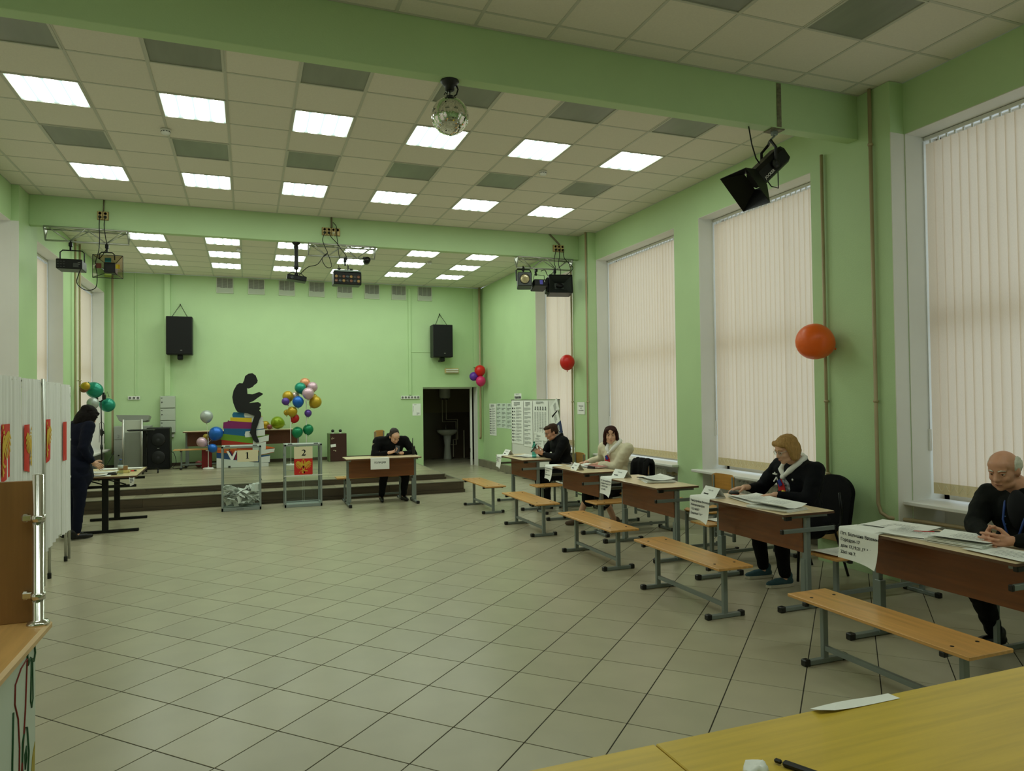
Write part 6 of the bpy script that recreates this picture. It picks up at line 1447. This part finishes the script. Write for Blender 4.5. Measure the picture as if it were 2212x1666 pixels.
def make_head(par, c, R, sk, lids=.5, brow=HBRN, glasses=None, lip=LIPS, beard=None):
    g = lambda x, y, z: V(c)+R @ V((x, y, z))
    b = MB()
    for s in (-1, 1): b.ell(g(s*.031, .0765, .005), (.0125, .0125, .0105), 12, 8, 0, R); b.ell(g(s*.031, .0862, .004-.002*lids), (.0066, .0040, .0066), 10, 6, 1, R)
    b.build('eyes', [EYEW, EYED], par)
    b = MB()
    for s in (-1, 1): b.tube([g(s*.014, .099, .023), g(s*.030, .097, .030), g(s*.050, .080, .024)], [.0035, .0042, .002], 6)
    b.build('eyebrows', brow, par)
    b = MB(); b.tube([g(-.022, .090, -.066), g(-.010, .100, -.0635), g(0, .101, -.0645), g(.010, .100, -.0635), g(.022, .090, -.066)], [.001, .0028, .0026, .0028, .001], 6); b.tube([g(-.017, .091, -.069), g(0, .0985, -.0705), g(.017, .091, -.069)], [.001, .0034, .001], 6); b.build('lips', lip, par)
    b = MB()
    for s in (-1, 1): b.tube([g(s*.015, .087, .011), g(s*.031, .0895, .0145-.006*lids), g(s*.047, .077, .010)], [.003, .0060, .003], 6); b.tube([g(s*.017, .085, -.004), g(s*.031, .0875, -.0075), g(s*.046, .076, -.003)], [.002, .0038, .002], 6)
    b.build('eyelids', sk, par)
    if glasses:
        G = MB()
        for s in (-1, 1):
            G.tube([g(s*(.033+.023*math.cos(a)), .103-.008*abs(math.cos(a)) , .001+.019*math.sin(a)) for a in [2*PI*i/14 for i in range(14)]], .0016, 5, closed=True); G.tube([g(s*.056, .094, .008), g(s*.074, .05, .012), g(s*.080, -.01, .012)], .0016, 5)
        G.tube([g(-.010, .106, .004), g(.010, .106, .004)], .0016, 5); o = G.build('glasses', glasses, par)
        G = MB()
        for s in (-1, 1): G.prism([(s*.033+.022*math.cos(2*PI*i/12), .001+.018*math.sin(2*PI*i/12)) for i in range(12)], g(0, .100, 0), R.col[0], R.col[2], .001)
        G.build('lenses', GLASS, o)
def person(label, base, pelvis, lean, face, head_c, head_f, head_u, hands_, knees, feet, skin=SKIN, top=NAVY, leg=BLKC, shoe=SHOEB, fat=1.0, sh=.19, elbow=None, head_kw={}, hair=None, hairmat=HBRN, skirt=False, sleeve=1.0, coat_len=.0, legs_bare=False, up_l=.285, fo_l=.25, thigh=.43, shin=.43, belly=0, sole=None, neckdir=None, collar=None):
    t = thing('person', label, 'person', base); B0 = V(base); z3 = V((0, 0, 1))
    F = V(face).normalized(); S = F.cross(z3).normalized()                # S: the person's right
    Pv = V(pelvis)-B0; sp = (z3*math.cos(lean)+F*math.sin(lean)).normalized(); fr = (F-sp*F.dot(sp)).normalized(); RT = Matrix((S, fr, sp)).transposed()
    ch = Pv+sp*.38; nk = Pv+sp*.56; hc = V(head_c)-B0; RH = frame(head_f, head_u)
    shl = {s: nk-sp*.055+S*s*sh for s in (1, -1)}; hip = {s: Pv+S*s*.09-z3*.0 for s in (1, -1)}
    body = []; cl = []; tr = []
    body += head_prims(hc, RH, head_kw.get('jaw', 1), head_kw.get('fat', 1), head_kw.get('nose', 1))
    body += [('c', hc+RH @ V((0, -.02, -.06)), nk, .052*fat**.5, .058*fat**.5), ('e', ch, (.13, .085, .22), RT), ('e', Pv+sp*.02, (.14, .10, .13), RT)]
    f2 = fat
    cl += [('e', ch+sp*.01, (.160*f2, .115*f2, .20), RT), ('e', ch+sp*.10-fr*.02, (.165*f2, .095*f2, .10), RT), ('e', Pv+sp*.18+fr*(.02+belly), (.155*f2, .125*f2+belly*.6, .17), RT), ('e', Pv+sp*.02, (.165*f2, .135*f2, .12), RT), ('c', nk-sp*.03-fr*.01, nk+sp*.01, .072, .062)]
    cl += [('e', nk+RT @ V((.062*math.cos(a_)*f2**.4, .062*math.sin(a_)*f2**.4-.008, .022+.012*(math.sin(a_) < 0))), (.024, .024, .026)) for a_ in [2*PI*i_/12 for i_ in range(12)] if head_kw.get('collar', 1) and not .6 < a_-PI/2+.6 < .6]
    if coat_len: cl.append(('c', Pv, Pv-z3*coat_len, .155*f2, .165*f2))
    for s in (1, -1):
        W = V(hands_[s]['w'])-B0; hint = V((elbow or {}).get(s, tuple(S*s*.8-z3*.6-F*.2))); e = ik(shl[s], W, up_l, fo_l, hint)
        body += [('c', shl[s], e, .048, .038), ('c', e, W, .038, .027), ('c', nk-sp*.02, shl[s], .05, .05)]
        wd = (W-e).normalized()
        cl += [('c', nk-sp*.035, shl[s], .062, .066*f2**.5), ('c', shl[s], e, .068*f2**.5*sleeve, .053*f2**.5*sleeve), ('c', e, W-wd*.035, .053*f2**.5*sleeve, .041*sleeve), ('e', shl[s]*.7+ch*.3, .075*f2)]
        kn = V(knees[s])-B0; ft = V(feet[s][0])-B0; an = ft+z3*.09
        body += [('c', hip[s], kn, .075, .052), ('c', kn, an, .052, .036), ('c', an, ft+z3*.05, .036, .035)]
        if skirt: tr += [('c', hip[s], kn+(kn-hip[s]).normalized()*.02, .11*f2, .095*f2), ('c', kn-z3*.02, kn-z3*.12+(an-kn)*.1, .09*f2, .085*f2)]
        else: tr += [('c', hip[s], kn, .098*f2, .068*f2**.5), ('c', kn, an+(kn-an)*.06, .066*f2**.5, .052)]
    tr += [('e', Pv-sp*.0, (.165*f2, .135*f2, .12), RT)]
    bb = MB(); put(bb, grow(body, .0075, 3))
    for s in (1, -1):
        h = hands_[s]; put(bb, grow(hand(V(h['w'])-B0, h['d'], h['n'], h['t'], h.get('curl', .25), h.get('spread', .06), h.get('thumb', .5), h.get('s', 1)), .0036, 2))
    body_o = bb.build('body', skin, t)
    make_head(body_o, hc, RH, skin, head_kw.get('lids', .6), head_kw.get('brow', hairmat), head_kw.get('glasses'), head_kw.get('lip', LIPS))
    mb = MB(); put(mb, grow(cl, .014, 4, .5, .010, base[0]*3)); jk = mb.build('jacket' if not head_kw.get('knit') else 'cardigan', top, t)
    mb = MB(); put(mb, grow(tr, .015, 4, .5, .007, base[1]*3)); mb.build('skirt' if skirt else 'trousers', leg, t)
    for s in (1, -1):
        ft, fd = V(feet[s][0])-B0, V(feet[s][1]).normalized(); pr = [('c', ft+z3*.045-fd*.045, ft+z3*.04+fd*.09, .038, .036), ('c', ft+z3*.035+fd*.09, ft+z3*.030+fd*.165, .036, .027), ('c', ft+z3*.05-fd*.02, ft+z3*.095-fd*.03, .042, .044)]
        mb = MB(); cf = grow(pr, .009, 3); cf[0][:, 2] = np.maximum(cf[0][:, 2], .006 if sole else .002); put(mb, cf); so_ = mb.build('shoe', shoe, t)
        if sole:
            sd = fd.cross(z3); pl = [(-.085, 0), (-.075, .034), (0, .042), (.10, .044), (.17, .034), (.20, 0), (.17, -.034), (.10, -.044), (0, -.042), (-.075, -.034)]
            mb = MB(); mb.prism(pl, ft+z3*.002, fd, z3.cross(fd), .024); mb.build('sole', sole, so_)
    if hair:
        P = [(k, hc+RH @ V(q[0]), q[1], RH) if k == 'e' else (k, hc+RH @ V(q[0]), hc+RH @ V(q[1]), q[2], q[3]) for k, *q in hair]
        cf = grow(P, .008, 3, .5, .0035, 3.1, 30); mb = MB(); put(mb, cf); mb.build('hair', hairmat, t)
    return t, dict(fat=fat, bel=belly, hc=hc, RH=RH, ch=ch, nk=nk, S=S, F=F, fr=fr, sp=sp, RT=RT, Pv=Pv, shl=shl, B0=B0)
SHORT = [('e', (0, -.034, .064), (.079, .088, .070)), ('e', (0, -.055, .01), (.074, .062, .075)), ('e', (.066, -.012, .03), (.017, .035, .05)), ('e', (-.066, -.012, .03), (.017, .035, .05))]
MESSY = SHORT+[('e', (0, .045, .088), (.066, .05, .034)), ('e', (.02, .06, .08), (.05, .04, .03))]
BOB = [('e', (0, -.024, .052), (.090, .100, .078)), ('e', (0, -.068, -.035), (.088, .052, .105)), ('e', (.080, -.012, -.045), (.028, .055, .105)), ('e', (-.080, -.012, -.045), (.028, .055, .105)), ('c', (-.050, .062, .066), (.050, .062, .066), .026, .026), ('c', (-.04, .079, .040), (.04, .079, .040), .012, .012), ('c', (.070, .045, .05), (.088, .02, -.10), .022, .026), ('c', (-.070, .045, .05), (-.088, .02, -.10), .022, .026)]
BLOB = [('e', (0, -.022, .062), (.092, .104, .080)), ('e', (0, -.075, -.005), (.088, .055, .100)), ('e', (.080, -.018, -.025), (.024, .060, .080)), ('e', (-.080, -.018, -.025), (.024, .060, .080)), ('c', (-.050, .066, .075), (.055, .062, .075), .030, .030), ('c', (.074, .035, .05), (.086, .0, -.08), .020, .022), ('c', (-.074, .035, .05), (-.086, .0, -.08), .020, .022)]
BALD = [('e', (0, -.066, .010), (.080, .052, .078)), ('e', (.068, -.034, .028), (.022, .056, .056)), ('e', (-.068, -.034, .028), (.022, .056, .056))]
LONGB = [('e', (0, -.024, .05), (.092, .104, .082)), ('e', (0, -.068, -.05), (.094, .056, .13)), ('e', (.082, -.005, -.06), (.030, .062, .125)), ('e', (-.082, -.005, -.06), (.030, .062, .125)), ('c', (-.050, .062, .062), (.050, .062, .062), .026, .026), ('c', (.078, .05, .03), (.085, .045, -.10), .022, .03)]
D_ = lambda x, y, z=0: (x, y, z)
# 1 - man in a dark jacket at the far table, reading a phone
t1, k1 = person('man in a dark jacket and glasses looking at a phone at the far table', (6.62, 2.97, 0), (6.64, 2.97, .53), .26, (-1, .05, 0), (6.395, 2.98, 1.155), (-.93, .12, -.33), (-.3, 0, 1),
    {1: dict(w=(6.235, 3.10, .845), d=(-.8, -.1, .45), n=(-.3, -.9, .2), t=(-.2, .2, 1), curl=.5), -1: dict(w=(6.24, 2.95, .83), d=(-.85, .25, .35), n=(-.2, .9, .2), t=(-.3, -.2, 1), curl=.55)},
    {1: (6.22, 3.10, .50), -1: (6.24, 2.86, .50)}, {1: ((6.27, 3.16, 0), (-1, .1, 0)), -1: ((6.26, 2.86, 0), (-1, -.1, 0))}, skin=SKINR, top=BLKC, fat=1.32, sh=.225, head_kw=dict(glasses=BLKP, lids=1, brow=HBRN), hair=MESSY, hairmat=HBRN, belly=.03)
t = thing('smartphone', 'black smartphone held by the man in the dark jacket', 'phone', (6.12, 3.05, .915)); b = MB(); b.box((0, 0, 0), (.009, .075, .15), .003, frame((-.75, .2, .55)) @ Matrix.Rotation(PI/2, 3, 'Z')); b.build('case', BLKP, t); b = MB(); b.box((.005, 0, .001), (.002, .068, .138), 0, frame((-.75, .2, .55)) @ Matrix.Rotation(PI/2, 3, 'Z')); b.build('screen', mat('dark_screen', (14, 15, 16), .08), t)
b = MB(); q = k1['nk']; b.tube([q+k1['fr']*.06+k1['S']*.05+k1['sp']*.02, q+k1['fr']*.02+k1['S']*.062+k1['sp']*.045, q-k1['fr']*.04+k1['S']*.05+k1['sp']*.06, q-k1['fr']*.04-k1['S']*.05+k1['sp']*.06, q+k1['fr']*.02-k1['S']*.062+k1['sp']*.045, q+k1['fr']*.06-k1['S']*.05+k1['sp']*.02], .012, 8); b.build('shirt_collar', mat('check_shirt', (150, 150, 146), .8), t1)
for s, w_ in ((-1, (6.26, 2.95, .825)),): b = MB(); p = V(w_)-k1['B0']; b.lathe([(.033, -.03), (.036, .0), (.034, .02)], p, 12, R=V((0, 0, 1)).rotation_difference(V((-.85, .25, .35)).normalized()).to_matrix()); b.build('shirt_cuff', PAPER, t1)
# 2 - woman in a cream cardigan
t2, k2 = person('woman with auburn bob in a cream cardigan and tricolour scarf', (6.64, 1.34, 0), (6.65, 1.34, .50), .11, (-.90, -.35, 0), (6.545, 1.345, 1.178), (-.50, -.86, -.04), (-.05, 0, 1),
    {1: dict(w=(6.36, 1.70, .795), d=(-.75, .35, -.10), n=(0, 0, -1), t=(-.3, -.9, 0), curl=.12, spread=.1, s=.95), -1: dict(w=(6.36, 1.36, .80), d=(-.65, .7, -.05), n=(0, 0, -1), t=(.4, .8, 0), curl=.2, s=.95)},
    {1: (6.22, 1.33, .50), -1: (6.24, 1.06, .50)}, {1: ((6.08, 1.40, 0), (-.95, .2, 0)), -1: ((6.42, 1.05, 0), (-1, -.1, 0))}, top=CARDI, leg=BLKC, shoe=LEATHB, fat=1.22, sh=.205, skirt=True, sleeve=1.12, elbow={1: (.2, .7, -.6), -1: (.5, -.8, -.6)},
    head_kw=dict(knit=True, lids=.15, brow=HRED, fat=1.04, lip=mat('lipstick', (150, 44, 50), .4)), hair=BOB, hairmat=HRED, belly=.04)
def scarf(t, k):
    nk, S, fr, sp = k['nk'], k['S'], k['fr'], k['sp']; fx = .115*k['fat']+.015; w = .062*k['fat']**.5
    b = MB(); kn = nk+fr*(fx*.92)-sp*.10
    b.tube([kn, nk+fr*(fx*.75)+S*w*.75-sp*.045, nk+fr*.04+S*w*1.15+sp*.010, nk-fr*.03+S*w*1.05+sp*.045, nk-fr*.075+sp*.055, nk-fr*.03-S*w*1.05+sp*.045, nk+fr*.04-S*w*1.15+sp*.010, nk+fr*(fx*.75)-S*w*.75-sp*.045, kn], [.016, .027, .030, .027, .024, .027, .030, .027, .016], 8); b.ell(kn+fr*.012, (.022, .022, .024)); o = b.build('scarf', SCARF, t)
    b = MB(); p = kn+fr*.03-sp*.015
    b.add([p, p+S*.05-sp*.05, p+S*.060-sp*.13, p+S*.01-sp*.15, p-S*.005-sp*.05], [(0, 1, 4), (1, 2, 3), (1, 3, 4)], 0); b.add([p+fr*.006, p-S*.035-sp*.055+fr*.006, p-S*.04-sp*.12+fr*.004, p+S*.0-sp*.16+fr*.006, p+S*.012-sp*.06+fr*.010], [(0, 4, 1), (1, 4, 3), (1, 3, 2)], 0); b.add([p+fr*.012, p+S*.034-sp*.015+fr*.012, p+S*.015-sp*.07+fr*.014, p-S*.024-sp*.05+fr*.012], [(0, 3, 2, 1)], 1)
    b.add([p-sp*.12+fr*.012, p+S*.014-sp*.12+fr*.012, p+S*.010-sp*.22+fr*.014, p-S*.014-sp*.22+fr*.014], [(0, 3, 2, 1)], 1); m_ = b.build('scarf_ends', [SCRED, SCBLU], o); so = m_.modifiers.new('t', 'SOLIDIFY'); so.thickness = .006
scarf(t2, k2)
# 3 - blonde woman in glasses
t3, k3 = person('blonde woman in glasses and a navy jacket with a white neck scarf', (6.76, -1.88, 0), (6.79, -1.91, .51), .15, (-.97, .02, 0), (6.575, -1.925, 1.185), (-.95, .10, -.30), (-.25, 0, 1),
    {1: dict(w=(6.355, -1.63, .822), d=(-.85, .45, -.10), n=(0, 0, -1), t=(-.4, -.9, 0), curl=.28, spread=.1, s=1.02), -1: dict(w=(6.365, -2.03, .80), d=(-.88, .42, -.06), n=(0, 0, -1), t=(.4, .9, 0), curl=.14, spread=.08, s=1.02)},
    {1: (6.33, -1.80, .49), -1: (6.32, -2.12, .49)}, {1: ((6.44, -1.75, 0), (-.97, .1, 0)), -1: ((6.40, -2.07, 0), (-.97, .05, 0))}, top=NAVY, leg=BLKC, shoe=STEAL, sole=SOLEW, fat=1.48, sh=.235, elbow={1: (.3, .6, -.7), -1: (.7, -.7, -.5)}, up_l=.29, fo_l=.26,
    head_kw=dict(glasses=ALU, lids=1, brow=HBLO, fat=1.03), hair=BLOB, hairmat=HBLO, belly=.05)
scarf(t3, k3)
b = MB(); nk, S, fr, sp = k3['nk'], k3['S'], k3['fr'], k3['sp']; p = nk+fr*.122-sp*.12; b.ell(k3['ch']+fr*.155-sp*.06, (.062, .03, .14), 14, 10, 0, k3['RT']); b.build('blouse', FLORAL, t3)
b = MB(); w_ = V((6.405, -2.045, .80))-k3['B0']; RWr = V((0, 0, 1)).rotation_difference(V((-.88, .35, -.05)).normalized()).to_matrix(); b.lathe([(.031, -.010), (.034, 0), (.031, .010)], w_, 16, R=RWr); b.lathe([(.018, 0), (.018, .008), (0, .009)], w_+V((-.0, -.022, .026)), 14, R=V((0, 0, 1)).rotation_difference(V((-.1, -.5, .8)).normalized()).to_matrix()); b.build('wristwatch', GOLD, t3)
b = MB(); q = k3['ch']+fr*.155+S*.13+sp*.09; b.bar(q-S*.028, q+S*.028, .008, .010); b.ell(q+sp*.012, .007); b.bar(q-sp*.03-S*.02+fr*.004, q-sp*.075+S*.03, .008, .012); b.bar(q-sp*.03-S*.02+fr*.004, q-sp*.07-S*.03, .008, .010); b.build('name_badge', PAPER, t3)
b = MB(); q = k3['ch']+fr*.165-S*.11+sp*.06; b.lathe([(.012, 0), (.012, .004), (0, .005)], q, 12, R=V((0, 0, 1)).rotation_difference(fr).to_matrix()); b.build('lapel_pin', ALU, t3)
# 4 - balding man with clasped hands
t4, k4 = person('balding grey-haired man in a dark jacket with a blue lanyard and clasped hands', (6.62, -4.13, 0), (6.67, -4.05, .505), .18, (-.96, -.06, 0), (6.455, -3.985, 1.19), (-.92, -.18, -.26), (-.2, -.05, 1),
    {1: dict(w=(6.155, -4.085, .812), d=(-.80, -.55, .02), n=(.35, -.9, -.1), t=(-.1, .1, 1), curl=[.5, .55, .6, .65], s=1.1, thumb=.35), -1: dict(w=(6.165, -4.225, .810), d=(-.85, .50, .02), n=(.3, .9, -.1), t=(-.1, -.1, 1), curl=[.55, .6, .65, .7], s=1.1, thumb=.35)},
    {1: (6.26, -3.93, .50), -1: (6.24, -4.28, .50)}, {1: ((6.60, -3.80, 0), (-.95, .2, 0)), -1: ((6.42, -4.34, 0), (-1, 0, 0))}, skin=SKINR, top=GREENJ, leg=BLKC, fat=1.45, sh=.25, up_l=.30, fo_l=.265, elbow={1: (.2, .9, -.35), -1: (.2, -.9, -.35)}, head_kw=dict(lids=.7, brow=HGRY, jaw=1.15, fat=1.06, nose=1.15, lip=mat('lips_dull', (150, 92, 76), .55)), hair=BALD, hairmat=HGRY, belly=.05)
nk, S, fr, sp = k4['nk'], k4['S'], k4['fr'], k4['sp']
b = MB(); b.ell(k4['ch']+fr*.115+sp*.08, (.058, .066, .14), 14, 10, 0, k4['RT']); b.build('tshirt', mat('black_tshirt', (14, 15, 20), .9), t4)
b = MB()
for s in (1, -1): b.tube([nk+S*s*.07+sp*.035, nk+S*s*.078+fr*.115-sp*.05, nk+S*s*.060+fr*.185-sp*.14, nk+S*s*.012+fr*.222-sp*.30], .0075, 6)
L_ = b.build('lanyard', mat('lanyard_blue', (30, 62, 130), .6), t4)
b = MB()
for s in (1, -1):
    for f_ in (.2, .45, .7): b.ell((nk+S*s*.078+fr*.115-sp*.05).lerp(nk+S*s*.036+fr*.205-sp*.22, f_)+fr*.006, .0045, 6, 4)
tag(b.build('lanyard_print', mat('lanyard_print', (120, 160, 200), .6), L_), kind='stuff')
b = MB(); q = nk+S*-.13+fr*.115-sp*.10; b.tube([q, q+sp*.02+S*.006, q+sp*.01+S*.014, q-sp*.02+S*.002], .003, 5); b.build('ribbon_pin', ALU, t4)
# 5 - police officer
t5, k5 = person('police officer in a black uniform bent over a phone at the police table', (4.25, 4.97, 0), (4.25, 4.99, .52), .30, (0, -1, 0), (4.285, 4.735, 1.075), (.28, -.80, -.62), (.0, -.45, 1),
    {1: dict(w=(4.165, 4.60, .815), d=(.93, -.1, .22), n=(.1, -.4, .9), t=(-.1, -.5, .8), curl=.5, thumb=.7), -1: dict(w=(4.385, 4.63, .800), d=(-.95, -.15, .10), n=(0, -.3, .9), t=(0, -.6, .6), curl=.55)},
    {1: (4.08, 4.60, .47), -1: (4.44, 4.60, .47)}, {1: ((4.06, 4.74, 0), (-.1, -1, 0)), -1: ((4.43, 4.72, 0), (.15, -1, 0))}, top=BLKC, leg=BLKC, fat=1.32, sh=.23, elbow={1: (-1, .3, -.35), -1: (1, .3, -.35)}, head_kw=dict(lids=1, brow=HBLK), hair=SHORT, hairmat=mat('hair_cropped', (44, 32, 26), .7, bump=.5, bscale=120))
t = thing('smartphone', 'black smartphone in the hand of the police officer', 'phone', (4.30, 4.575, .865)); b = MB(); RP = frame((.2, .55, .8), (0, -.8, .5)); b.box((0, 0, 0), (.075, .15, .009), .003, RP); b.build('case', BLKP, t); b = MB(); b.box(RP @ V((0, 0, -.005)), (.068, .138, .001), 0, RP); b.build('screen', mat('dark_screen', (14, 15, 16), .08), t)
for s in (1, -1):
    q = k5['shl'][s]+k5['S']*s*.058+k5['fr']*.012-V((0, 0, .06))+k5['fr']*.03; rr_ = frame(k5['S']*s+k5['fr']*.7)
    b = MB()
    for a in (-.3, 0, .3): b.bar(q+rr_ @ V((-.028, .03, .035-.0+a*.02)), q+rr_ @ V((.028, .03, .035-a*.01)), .006, .004)
    b.prism([(-.022, .02), (.022, .02), (.026, -.02), (0, -.05), (-.026, -.02)], q+rr_ @ V((0, .032, 0)), rr_.col[0], rr_.col[2], .004); b.build('sleeve_patch', CREAMP, t5)
    b = MB(); b.ell(q+rr_ @ V((0, .038, -.006)), (.011, .003, .012), 8, 6, 0, rr_); b.build('patch_emblem', GOLD, t5)
# 6 - standing woman, seen from behind
t6, k6 = person('dark-haired woman in a navy suit standing at the folding table', (-.03, 3.06, 0), (-.02, 3.06, .90), .10, (.80, .60, 0), (.095, 3.10, 1.535), (.72, .50, -.52), (.45, .2, 1),
    {1: dict(w=(.17, 2.97, .955), d=(.75, .35, -.55), n=(-.2, .9, -.2), t=(.4, .1, .8), curl=.45, s=.95), -1: dict(w=(.10, 3.34, .92), d=(.85, .1, -.5), n=(.2, -.9, -.2), t=(.4, -.1, .8), curl=.45, s=.95)},
    {1: (.02, 3.00, .50), -1: (-.06, 3.18, .50)}, {1: ((-.02, 3.03, 0), (.85, .5, 0)), -1: ((-.16, 3.22, 0), (.85, .5, 0))}, top=DNAVY, leg=DNAVY, shoe=SHOEB, fat=1.1, sh=.19, elbow={1: (-.5, -.6, -.5), -1: (-.5, .6, -.5)}, coat_len=.12, head_kw=dict(lids=1, brow=HBLK), hair=LONGB, hairmat=HBLK, up_l=.27, fo_l=.24)
